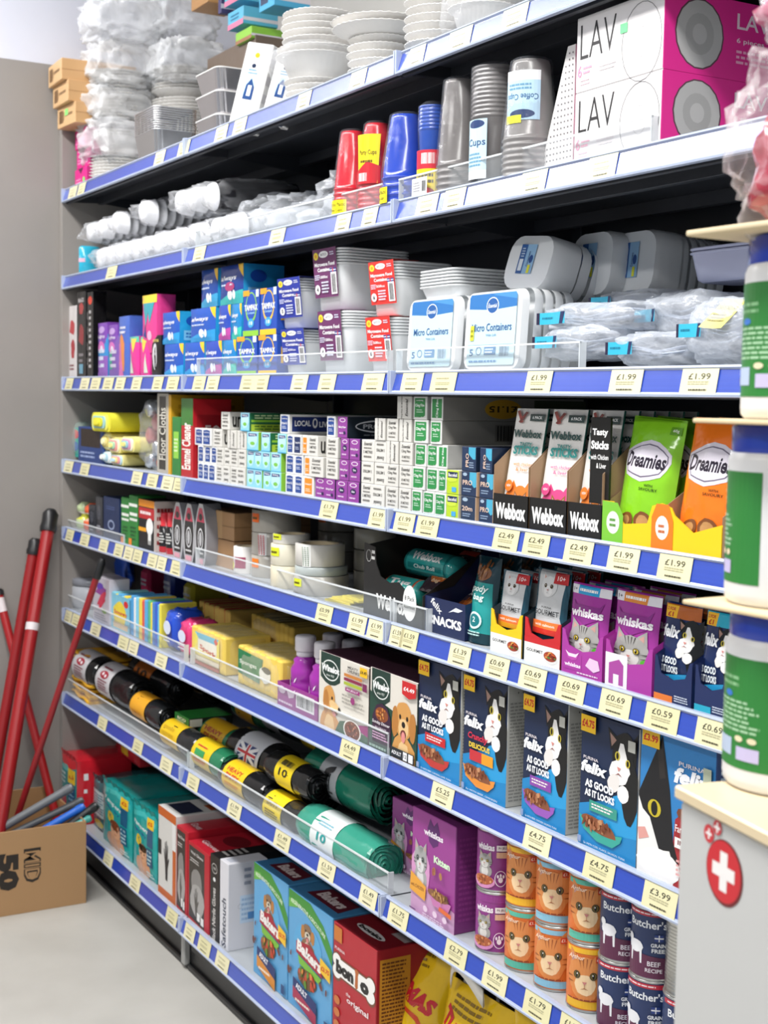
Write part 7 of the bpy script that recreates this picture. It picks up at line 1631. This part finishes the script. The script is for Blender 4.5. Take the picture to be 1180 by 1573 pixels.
cupstack(812, 98, .05, .03, .042, 7, '#a09d9b', 'wide stack of clear cups with upside-down pale blue Coffee Cups label', kind='milky', stackh=.065, lab=([('r', 0, 0, 1, 1, '#b4d6ea'), ('r', 0, .8, 1, 1, '#e8ecee'), ('t', 'Coffee Cups', .5, .48, .9, .16, '#2a5a8a', {'flip': 1}), ('e', .5, .12, .36, .09, '#223a6a'), ('r', .0, -.06, .5, .1, '#f0ec2a'), ('lines', .1, .6, .9, .75, 2, '#6a9ab8')], .085, .16, 262, 85))
# wedge of perforated white doily cones
x0 = XS(828, 2, .05)
t = empty('perforated_tray_stack', (x0, .05, SH[2] + .0005), 'white perforated wedge with rows of small holes beside the glass boxes', 'tray')
M = MB(); pts = [(0, 0), (.085, 0), (.085, .185), (.066, .185)]
M.poly([(a, 0, b) for a, b in pts], '#e4e2e0', 'satin'); M.poly([(a, .09, b) for a, b in pts][::-1], '#e4e2e0', 'satin')
for i in range(4): a, b = pts[i - 1], pts[i]; M.poly([(a[0], 0, a[1]), (a[0], .09, a[1]), (b[0], .09, b[1]), (b[0], 0, b[1])], '#dcdad8', 'satin')
ops = []
for r_i in range(19):
    for c_i in range(9):
        u = .02 + c_i * .0085; v = .012 + r_i * .009
        if v / .185 * .066 + .006 < u < .082: ops += [('e', u / .085, v / .185, .022, .008, '#6e6c6e', 6)]
fn = flat((0, 0, 0), (1, 0, 0), (0, 0, 1), (0, -1, 0))
M.art([('r', 0, 0, 1, .04, '#c83a44')], fn, .085, .185); M.art([(*o,) for o in ops], lambda u, v, l: fn(u, v, .5), .085, .185)
M.build('perforated_tray', t)

# boxes of drinking glasses
def glassbox(z, h, label, green=False, y=.03):
    x0 = XS(881, 2, y); x1 = XS(1030, 2, y) - .02; w, d = x1 - x0, .26
    fr = [('t', 'LAV', .26, .66, .42, .46, '#1e1c1e', {'bold': -.012}), ('ring', .76, .42, .22, .5, .004, '#4a484a'), ('ring', .76, .42, .08, .19, .003, '#b8b6b8'), ('t', '6', .05, .28, .05, .16, '#e890b0'), ('lines', .09, .22, .2, .34, 2, '#e8a0b8'), ('lines', .06, .08, .2, .18, 2, '#f0c0cc'), ('lines', .28, .2, .5, .3, 2, '#d8ccd0')]
    if green: fr.append(('r', .52, .6, .6, .72, '#6ae08a'))
    sd = [('r', 0, 0, 1, 1, '#e02890'), ('e', .24, .5, .17, .44, '#5a3a4a'), ('e', .24, .5, .16, .42, '#b4b4b4'), ('e', .24, .5, .1, .26, '#a4a4a4'), ('e', .24, .5, .05, .13, '#b8b8b8'), ('t', 'LAV', .62, .75, .24, .2, '#f4d8e8'), ('t', '6 pieces', .6, .5, .2, .08, '#f4d8e8'), ('lines', .5, .2, .9, .4, 3, '#f0a8cc')]
    M = MB(); M.box(0, 0, 0, w, d, h, '#e2dfe0', 'card', side='#e02890'); M.art(fr, flat((0, 0, 0), (1, 0, 0), (0, 0, 1), (0, -1, 0)), w, h); M.art(sd, flat((w, 0, 0), (0, 1, 0), (0, 0, 1), (1, 0, 0)), d, h)
    o = M.build('glasses_box', loc=(x0, y, SH[2] + z + .0004)); return tag(o, label, 'glasses box', 'white and magenta glass boxes')
glassbox(0, .1035, 'white and magenta glasses box, lower one behind the acrylic guard')
glassbox(.104, .108, 'white and magenta glasses box with green sticker, upper one', True)
# ---------------------------------------------------------------- top shelf
def wbox(name, x, y, z, w, d, h, col, label, cat_, front=(), side=(), group=None, rz=0, scol=None, kind='card', bottom=()):
    M = MB(); M.box(0, 0, 0, w, d, h, col, kind, side=scol)
    M.art(list(front), flat((0, 0, 0), (1, 0, 0), (0, 0, 1), (0, -1, 0)), w, h, kind)
    M.art(list(side), flat((w, 0, 0), (0, 1, 0), (0, 0, 1), (1, 0, 0)), d, h, kind)
    o = M.build(name, loc=(x, y, z), rot=(0, 0, math.radians(rz))); return tag(o, label, cat_, group)


Z1 = SH[1]
# magenta cartons and brown cartons against the wall
for k, (dx, dy, rz) in enumerate([(0, 0, 0), (.006, .004, 2), (-.004, .002, -2)]):
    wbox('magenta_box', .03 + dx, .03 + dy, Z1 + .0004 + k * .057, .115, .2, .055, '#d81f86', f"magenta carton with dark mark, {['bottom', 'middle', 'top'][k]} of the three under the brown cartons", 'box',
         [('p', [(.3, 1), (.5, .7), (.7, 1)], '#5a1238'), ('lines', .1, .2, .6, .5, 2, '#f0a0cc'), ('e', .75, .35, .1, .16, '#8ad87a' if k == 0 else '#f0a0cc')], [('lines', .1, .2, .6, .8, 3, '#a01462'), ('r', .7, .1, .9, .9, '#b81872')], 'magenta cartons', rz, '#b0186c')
for k in range(3):
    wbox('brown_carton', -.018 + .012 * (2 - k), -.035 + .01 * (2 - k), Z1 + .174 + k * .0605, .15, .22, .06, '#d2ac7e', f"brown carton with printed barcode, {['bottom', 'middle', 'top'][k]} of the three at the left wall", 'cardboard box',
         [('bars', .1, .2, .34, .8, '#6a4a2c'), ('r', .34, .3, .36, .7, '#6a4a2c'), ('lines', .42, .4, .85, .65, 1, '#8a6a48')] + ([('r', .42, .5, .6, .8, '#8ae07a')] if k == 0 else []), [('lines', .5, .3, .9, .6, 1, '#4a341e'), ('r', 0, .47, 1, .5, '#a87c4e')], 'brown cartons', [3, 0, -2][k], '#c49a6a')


def plates(x, y, z, r, n, label, col='#f1efec', bowl=False, wrapf=True, seed=1, fl=36, step=.0085, group='stacks of white disposable plates', tilt=(0, 0), down=True):
    """stack of scalloped disposable plates or bowls; each plate is a part"""
    t = empty('plate_stack' if not bowl else 'bowl_stack', (x, y, z), label, 'disposable plates' if not bowl else 'disposable bowls', group); t.rotation_euler = (tilt[0], tilt[1], 0)
    pr_ = None; dep = .045 if bowl else .014
    for k in range(n):
        if pr_ is None:
            M = MB(); rows = []
            for (q, zz) in [(.001, 0), (.6, 0), (.66, .002), (.86, dep), (.97, dep + .003), (1.0, dep + .0015), (.97, dep + .001), (.85, dep - .003), (.64, -.001), (.001, -.0015)]:
                rows.append([(r * q * (1 + (.004 * math.cos(fl * a) if q > .9 else 0)) * math.cos(a), r * q * (1 + (.004 * math.cos(fl * a) if q > .9 else 0)) * math.sin(a), zz + (.0007 * math.cos(fl * a) if q > .8 else 0)) for a in [2 * math.pi * j / 108 for j in range(108)]])
            M.grid(rows, col, 'matte', closev=True); pr_ = M.build('plate' if not bowl else 'bowl', t, (0, 0, .0016)); o = pr_
        else: o = dup(pr_, parent=t)
        o.location = (.0015 * math.sin(k * 2.1 + seed), .0015 * math.cos(k * 1.7 + seed), .0016 + k * step)
    if wrapf:
        M = crumple(0, 0, (n * step + dep) / 2, r * 1.03, r * 1.03, (n * step + dep) / 2 * 1.08, '#f4f6fa', 'film', seed, .06, p=.55); M.build('film_wrap', t)
    return t


def at1(px, py, y):
    x, z = W(px, py, y); return x, z


# two towers of plates and bowls in crumpled clear bags at the left
def tower(px, y, segs, sd0):
    x, _ = W(px, 200, y); z = Z1 + .0006
    for i, (r, n, st, bowl, lb) in enumerate(segs):
        plates(x + .004 * math.sin(i * 2 + sd0), y, z, r, n, lb, bowl=bowl, seed=sd0 + i, step=st, wrapf=False, group='bagged stacks in the towers at left')
        z += n * st + (.045 if bowl else .014) + .002


tower(182, .125, [(.088, 8, .009, False, 'bagged white plate stack at the bottom of the front tower beside the magenta cartons'), (.082, 3, .009, True, 'bagged white bowl stack, second from the bottom of the front tower'), (.088, 7, .009, False, 'bagged white plate stack, third from the bottom of the front tower'), (.09, 8, .009, False, 'bagged white plate stack on top of the front tower, cut by the picture')], 1)
tower(285, .29, [(.095, 9, .009, False, 'bagged plate stack at the bottom of the rear tower, behind the foil trays'), (.09, 3, .009, True, 'bagged bowl stack, second from the bottom of the rear tower'), (.1, 7, .009, False, 'bagged plate stack, third from the bottom of the rear tower'), (.1, 8, .009, False, 'bagged plate stack on top of the rear tower, cut by the picture')], 7)
for (px, py, y, rx, ry, rz_, sd, lb) in [
    (180, 222, .12, .098, .1, .062, 1, 'crumpled clear bag over the lowest plates beside the magenta cartons'),
    (180, 168, .125, .1, .1, .06, 2, 'crumpled clear bag wrapped round the middle of the front tower'),
    (185, 105, .125, .105, .1, .065, 3, 'crumpled clear bag bulging left around the upper front tower'),
    (190, 35, .125, .11, .105, .07, 4, 'crumpled clear bag at the very top of the front tower'),
    (285, 100, .27, .105, .1, .06, 5, 'loose clear bag on the rear tower, above the foil trays'),
    (275, 30, .28, .11, .1, .065, 6, 'crumpled clear bag at the top of the rear tower')]:
    x, z = W(px, py, y)
    M = crumple(0, 0, 0, rx, ry, rz_, '#f6f8fb', 'bag', sd + 80, .24, 3.6, nu=56, nv=34, p=.6)
    tag(M.build('plastic_bag', loc=(x, y, z)), lb, 'plastic bag', 'crumpled clear bags on the top shelf')
# foil trays: a nested stack with rims, seen from below and in front
def foil(px0, px1, pt, y, z, w, d, h, n, col, label, kind='foil', rim=.0035, name='foil_tray_stack', taper=.78, lidc=None, tilt=0, group='foil trays', bodyh=None):
    x = XS(px0, 1, y)
    t = empty(name, (x, y, Z1 + z + .0006), label, 'foil tray', group); t.rotation_euler = (0, math.radians(tilt), 0)
    T = lambda X, Y_, Z: (X + w / 2, Y_ + d / 2, Z)
    M = MB(); zr = h - n * rim * 1.6
    # ribbed tray wall
    rows = []
    for (q, zz) in [(taper, 0), (taper + .03, .003), (.97, zr)]:
        rows.append([T(a * (1 + .012 * (i % 2)), b * (1 + .012 * (i % 2)), zz) for i, (a, b) in enumerate(rrect(w * q, d * q, .02, 8))])
    M.grid(rows, col, kind, closev=True, smooth=False); M.poly(rows[0][::-1], col, kind); M.build('tray', t)
    for k in range(n):
        M = MB(); z0 = zr + k * rim * 1.6
        loft(M, [(w * .96, d * .96, .018, z0), (w, d, .02, z0 + .0008), (w, d, .02, z0 + rim * .8), (w * .97, d * .97, .018, z0 + rim)], lidc or '#e4e4e6', 'satin' if lidc else kind, T=T, capb=False, capt=(k == n - 1)); M.build('tray_rim' if not lidc else 'card_lid', t)
    return t


foil(203, 300, 170, .03, 0, .17, .12, .135, 11, '#c6c6c8', 'deep nested stack of foil roasting trays with many rims')
for k in range(3):
    foil(296, 350, 150, .04, k * .054, .15, .12, .053, 1, '#c2c0c4', f"foil container with white card lid, {['bottom', 'middle', 'top'][k]} of the stack of three", lidc='#eceae8', group='lidded foil containers')
# two white packets with blue drawing leaning
for i, (px, pb, w_, h_, lean, y_, lb) in enumerate([(348, 180, .072, .2, 12, .03, 'left white packet with blue tray drawing leaning back on the top shelf'), (398, 160, .066, .17, 14, .06, 'right white packet with blue tray drawing leaning beside the first')]):
    x = XS(px, 1, y_)
    ops = [('e', .5, .86, .09, .03, '#f0b42a'), ('e', .46, .74, .08, .025, '#22304c'), ('lines', .3, .64, .7, .71, 2, '#7aa8c8'), ('p', [(.25, .4), (.6, .4), (.68, .62), (.38, .62)], '#bcdcea'), ('p', [(.3, .36), (.66, .36), (.66, .5), (.5, .6), (.34, .52)], '#2a4a80'), ('p', [(.42, .4), (.56, .4), (.56, .52), (.42, .52)], '#e8eef2'), ('p', [(.2, .0), (.95, .0), (.95, .12), (.6, .06), (.3, .1)], '#4a6a9c'), ('bars', .5, .02, .9, .09, '#1c2a4a')]
    M = MB(); M.box(0, 0, 0, w_, .03, h_, '#ecebe9', 'wrap', ch=.003); M.art(ops, flat((0, 0, 0), (1, 0, 0), (0, 0, 1), (0, -1, 0)), w_, h_, 'wrap'); M.art([('lines', .1, .1, .9, .9, 4, '#cfcdd0')], flat((w_, 0, 0), (0, 1, 0), (0, 0, 1), (1, 0, 0)), .03, h_, 'wrap')
    tag(M.build('tray_lid_packet', loc=(x, y_, Z1 + .0006), rot=(math.radians(-6), math.radians(lean), math.radians(32))), lb, 'packet', 'white packets with blue drawing')
# cartons at the back
for (px, py, w_, h_, c, lb, fr) in [(294, 18, .12, .06, '#b98a58', 'brown carton at the back of the top shelf, right of the plate tower', []), (350, 48, .1, .045, '#5ab0d0', 'pale blue and pink carton at the back, lower one', [('r', 0, 0, 1, .3, '#d87a9a'), ('lines', .2, .4, .8, .8, 2, '#1f6a90')]), (345, 12, .1, .045, '#58b0cc', 'pale blue and pink carton at the back, upper one', [('r', 0, 0, 1, .3, '#d87a9a'), ('lines', .2, .4, .8, .8, 2, '#1f6a90')]), (362, 70, .1, .03, '#8ac040', 'lime green carton at the back under the blue cartons', [('r', 0, 0, 1, .3, '#9a6a48')]), (398, 20, .09, .07, '#4aa8d0', 'sky blue carton at the back beside the bowls', [('r', .1, .2, .6, .5, '#2a3a5a')]), (335, 22, .02, .06, '#46406a', 'narrow dark violet carton edge at the back', [])]:
    x, z = W(px, py, .26)
    wbox('small_carton', x, .26, z, w_, .1, h_, c, lb, 'box', fr, [('r', 0, .2, 1, .4, '#d8d0d8')], 'cartons at the back of the top shelf')
wbox('support_box', W(345, 100, .3)[0] - .05, .27, Z1 + .0004, .32, .12, max(.05, W(362, 75, .3)[1] - Z1 - .008), '#6a5a4c', 'plain brown carton in shade under the small blue and pink cartons', 'cardboard box')

# white plates and bowls, middle and right
def pile(px, y, segs, dz=0):
    x = XS(px, 1, y); z = Z1 + .0006 + dz
    for i, (r, n, st, bowl, lb) in enumerate(segs):
        plates(x, y, z, r, n, lb, bowl=bowl, seed=px + i, step=st, wrapf=bowl)
        z += (n - 1) * st + (.05 if bowl else .019)


pile(488, .11, [(.07, 4, .0125, False, 'white plate stack on the shelf under the big bowls'), (.09, 2, .014, True, 'stack of large white bowls in the middle of the top shelf'), (.078, 5, .0135, False, 'white plate stack above the large bowls')])
pile(584, .09, [(.064, 5, .0145, False, 'white plate stack with scalloped rims right of the large bowls'), (.095, 2, .013, False, 'wide white plate stack lying on the scalloped one')])
pile(604, .24, [(.08, 8, .0145, False, 'white plate stack in the second row behind the scalloped one')])
pile(672, .075, [(.06, 9, .0145, False, 'tall stack of scalloped white plates right of the rail joint')])
pile(742, .08, [(.062, 3, .014, True, 'white bowl stack cut off by the top of the picture'), (.06, 3, .0145, False, 'white plates above the right bowl stack')])
# ---------------------------------------------------------------- left corner: brooms and the floor box
def pole(p0, p1, r, capl, label, col='#9a1a1e', sticker=None, cap2=False, sq=False):
    a, b = Vector(p0), Vector(p1); d = (b - a); L_ = d.length; d.normalize()
    t = empty('broom_handle', a, label, 'broom handle', 'red broom and mop handles')
    seg = 14; M = MB(); M.tube([(0, 0, 0), tuple(d * (L_ - capl))], r, col, 'satin', seg); M.build('pole', t)
    M = MB(); q = d * (L_ - capl); M.tube([tuple(q), tuple(q + d * .012), tuple(q + d * capl * .4), tuple(q + d * capl * .8), tuple(q + d * capl)], [r * 1.25, r * 1.35, r * 1.2, r * 1.25, r * .7], '#1d1d1f', 'satin', seg); M.build('handle_cap', t)
    if sticker:
        M = MB(); s0, s1 = sticker; M.tube([tuple(d * L_ * s0), tuple(d * L_ * s1)], r * 1.04, '#d8d0d2', 'satin', seg, cap=False); M.build('sticker', t)
    return t


def on_wall(px, py, X):
    d = FW + RT * ((px - 590) / FPX) - UP * ((py - 786.5) / FPX); t = (X - CAM.x) / d.x; return CAM + d * t


w1 = on_wall(86, 797, .0); w1.y = min(w1.y, -.03)
pole((.30, -.30, .02), (.005, -.035, 1.075), .019, .07, 'thick red broom handle with black grip leaning into the corner', sticker=(.67, .69))
f2 = WZ(10, 1265, .02)
pole((.12, -.29, .02), (.015, -.085, .99), .016, .05, 'second thick red handle just behind the stickered one', '#8f181c')
pole((.16, -.22, .02), (.14, -.025, .985), .0095, .07, 'thin red handle with black hook end crossing in front of the blue rails', '#8a1a20') if False else None
a = WD(24, 1262, 4.05); b = WD(158, 858, 3.92)
pole(tuple(a), tuple(b), .0095, .06, 'thin dark red handle with black end crossing in front of the blue rails', '#8f1c22')
a = WD(88, 1262, 4.12); b = WD(-4, 905, 4.2)
pole(tuple(a), tuple(b), .0125, .02, 'red handle leaning the other way, crossing the thick ones', '#a01c20', sticker=(.9, .96))
# cardboard box on the floor
t = empty('cardboard_box', (.1, -.46, 0), 'open brown cardboard box on the floor printed MID 50, holding handles', 'cardboard box')
bw, bd, bh = .326, .40, .235       # x from .1 to .426; y from -.46 to -.06
cb = '#a9845c'
for nm, (x0, y0, x1, y1) in dict(side_panel=(bw - .004, 0, bw, bd), back=(0, 0, .004, bd), end_a=(.004, 0, bw - .004, .004), end_b=(.004, bd - .004, bw - .004, bd)).items():
    M = MB(); M.box(x0, y0, 0, x1, y1, bh if nm == 'side_panel' else bh + (.02 if nm == 'back' else 0), cb, ch=.0008)
    if nm == 'side_panel':
        fn = flat((bw, 0, 0), (0, 1, 0), (0, 0, 1), (1, 0, 0))
        M.art([('t', '50', .455, .52, .26, .25, '#241d18', {'bold': .07, 'rot': -90}), ('t', 'MID', .62, .56, .24, .2, '#241d18', {'bold': .05, 'rot': -90}), ('t', 'MID', .62, .56, .2, .17, '#a9845c', {'bold': .0, 'rot': -90})], fn, bd, bh)
    M.build('box_panel', t)
M = MB(); M.box(.004, .004, 0, bw - .004, bd - .004, .004, '#8a6a48', ch=0); M.build('box_base', t)
# handles in the box: from inside the box up to the right
for i, (p0, t0, p1, t1, r, c, lb) in enumerate([
    ((20, 1262), 3.98, (112, 1208), 4.0, .012, '#6f7276', 'silver grey tube handle sticking out of the box, uppermost'),
    ((45, 1268), 3.99, (128, 1228), 4.02, .01, '#55585c', 'dark grey tube handle in the box, beside the silver one'),
    ((50, 1285), 3.95, (130, 1238), 3.97, .011, '#1f64c8', 'bright blue tube handle sticking out of the box'),
    ((88, 1282), 3.95, (150, 1236), 3.97, .012, '#15181a', 'black tube handle sticking out of the box, beside the blue one'),
    ((95, 1278), 3.93, (140, 1256), 3.94, .009, '#3f9a92', 'teal tube handle lowest at the right of the box'),
    ((60, 1262), 4.05, (120, 1233), 4.08, .008, '#b8623a', 'thin orange-brown handle between the grey tubes in the box')]):
    a = WD(*p0, t0); b = WD(*p1, t1); d = (b - a); a = a - d * .5
    a.z = max(a.z, .03); M = MB(); o_ = a.copy()
    M.tube([(0, 0, 0), tuple((b - a) * .97), tuple(b - a)], [r, r, r * .8], c, 'satin', 14); M.tube([tuple((b - a) * .9), tuple((b - a) * .97)], r * 1.12, c, 'satin', 14)
    tag(M.build('squeegee_handle', loc=tuple(a)), lb, 'handle', 'loose tube handles in the floor box')

# ---------------------------------------------------------------- right foreground: white box, tubs and bags
FX, FY = 3.225, -.406
t = empty('display_plinth', (FX, FY, 0), 'white display box with red cross emblem under the white tubs at right', 'display box')
t.rotation_euler = (0, 0, math.radians(-11))
M = MB(); M.box(0, 0, 0, .42, .3, 1.072, '#c0c0be', 'matte', ch=.004)
M.build('box_body', t)
M = MB(); M.box(-.004, -.004, 1.072, .424, .304, 1.084, '#dcc9a6', 'satin', ch=.002); M.build('top_edge', t)
ce = lambda cx, cy, r, c: ('e', cx, cy, r / .42, r / 1.072, c, 36)
cu, cv, cr = .178, .9605, .0262
em = [('e', cu + .003, cv - .0005, (cr + .002) / .42, (cr + .002) / 1.072, '#6a1218', 36), ('e', cu, cv, cr / .42, cr / 1.072, '#c8202c', 36),
      ('r', cu - .0056 / .42, cv - .017 / 1.072, cu + .0056 / .42, cv + .017 / 1.072, '#f0ecea'), ('r', cu - .017 / .42, cv - .0056 / 1.072, cu + .017 / .42, cv + .0056 / 1.072, '#f0ecea')]
for (dx, dz, r) in ((-.024, .026, .008), (-.011, .035, .0065)):
    cx, cy = cu + dx / .42, cv + dz / 1.072
    em += [('e', cx, cy, r / .42, r / 1.072, '#c8303a', 20), ('r', cx - .0012 / .42, cy - .0045 / 1.072, cx + .0012 / .42, cy + .0045 / 1.072, '#f0ecea'), ('r', cx - .0045 / .42, cy - .0012 / 1.072, cx + .0045 / .42, cy + .0012 / 1.072, '#f0ecea')]
M = MB(); M.art(em, flat((0, 0, 0), (1, 0, 0), (0, 0, 1), (0, -1, 0)), .42, 1.072, 'satin'); M.build('red_cross_emblem', t)

CZ = [1.0845, 1.2475, 1.411]
for k, z in enumerate(CZ):
    xo = [.0, -.006, .006][k]
    t = empty('wipes_tub', (3.262 + xo, -.315, z + .0005), f"white wipes tub with blue lid and green label, {['bottom', 'middle', 'top'][k]} of the stack", 'tub', 'white tubs with blue lids'); r = .056; h = .1585
    M = MB(); M.lathe([(r * .93, 0), (r * .99, .004), (r, .01), (r, h * .8), (r * .97, h * .83), (r * .93, h * .85)], '#e6e6e6', 'satin', 48); M.build('tub_body', t)
    M = MB(); M.lathe([(r * .95, h * .845), (r * .96, h * .85), (r * .96, h * .985), (r * .9, h)], '#1c3cae', 'gloss', 48); M.build('lid', t)
    M = MB(); lh = h * .62; g = '#2f8038'
    start, span = [(215, 125), (200, 88), (205, 150)][k]
    wl = r * math.radians(span)
    ops = [('r', 0, 0, 1, 1, g), ('lines', .08, .72, .5, .84, 2, '#8ac08a'), ('lines', .1, .32, .6, .62, 7, '#a8d0a8'), ('e', .28, .66, .05, .03, '#3a7ad0'), ('r', .1, .1, .34, .26, '#b8c8e0') , ('r', .4, .08, .6, .2, '#c8c0e4'), ('e', .42, .27, .04, .028, '#e8dcb8'), ('e', .54, .27, .04, .028, '#e8dcb8')]
    if k == 2: ops += [('r', .0, .84, .06, .92, '#e08a3a'), ('e', .06, .14, .05, .05, '#d8404a')]
    M.art(ops, cyl((0, 0, h * .12), r, math.radians(start), off=.0004), wl, lh, 'satin', du=.006); M.build('label', t)
    if k: 
        M = MB(); rows = []
        M.box(0, 0, 0, .17, .15, .004, '#d9c49e', 'matte', ch=.0015)
        tag(M.build('cardboard_sheet', loc=(3.198 + .003 * k, -.392 + .002 * k, z - .0042), rot=(0, 0, math.radians([0, 3, -3][k]))), f"thin cream cardboard sheet under the {['', 'middle', 'top'][k]} white tub", 'cardboard sheet', 'cardboard sheets between the tubs')
for o in bpy.data.objects:
    if o.name.startswith('wipes_tub'): pass
ZT = CZ[2] + .1585 + .001
M = MB(); M.box(0, 0, 0, .19, .17, .005, '#d9c8a6', 'matte', ch=.002)
tag(M.build('cardboard_sheet', loc=(3.20, -.4, ZT), rot=(0, math.radians(-0), math.radians(2))), 'bent cream cardboard sheet on the top tub, under the plastic bags', 'cardboard sheet', 'cardboard sheets between the tubs')
t = empty('sweet_bag', (3.262, -.33, ZT + .006), 'bulging clear bag with pink and red contents on the topmost sheet', 'bag')
crumple(.02, 0, .075, .066, .06, .078, '#f4f0f2', 'film', 91, .22, nu=48, nv=30, p=.75).build('film_bag', t)
crumple(.035, -.018, .05, .05, .04, .05, '#a83a4a', 'wrap', 92, .2, p=.8).build('red_contents', t)
crumple(.03, .012, .118, .04, .036, .026, '#d890a8', 'wrap', 93, .3, p=.8).build('pink_contents', t)
t = empty('sweet_bag', (3.285, -.32, ZT + .15), 'knotted crumpled clear bag with dark pink contents at the top right corner', 'bag')
crumple(.01, 0, .05, .06, .055, .055, '#f2f0f4', 'film', 95, .3, nu=48, nv=30, p=.8).build('film_bag', t)
crumple(.0, -.005, .045, .052, .045, .036, '#c05a78', 'wrap', 96, .3, p=.8).build('pink_contents', t)
t = empty('sweet_bag', (3.30, -.32, ZT + .26), 'white knotted plastic bag above the pink ones at the picture edge', 'bag')
crumple(.0, 0, .04, .055, .05, .05, '#f4f4f8', 'bag', 97, .32, nu=48, nv=30, p=.8).build('film_bag', t)
# ---------------------------------------------------------------- ceiling light fittings
for i, (x, y, e) in enumerate(PANELS):
    t = empty('ceiling_light', (x + .6, y, 2.96), f"white ceiling light panel {'above the aisle' if y > -2 else 'behind the camera'}, {ORD[i + 1]} from the far wall", 'ceiling light', 'ceiling light panels')
    b = MB(); b.box(-.77, -.17, 0, .77, .17, .03, '#e8e8e8', 'satin'); b.build('frame', t)
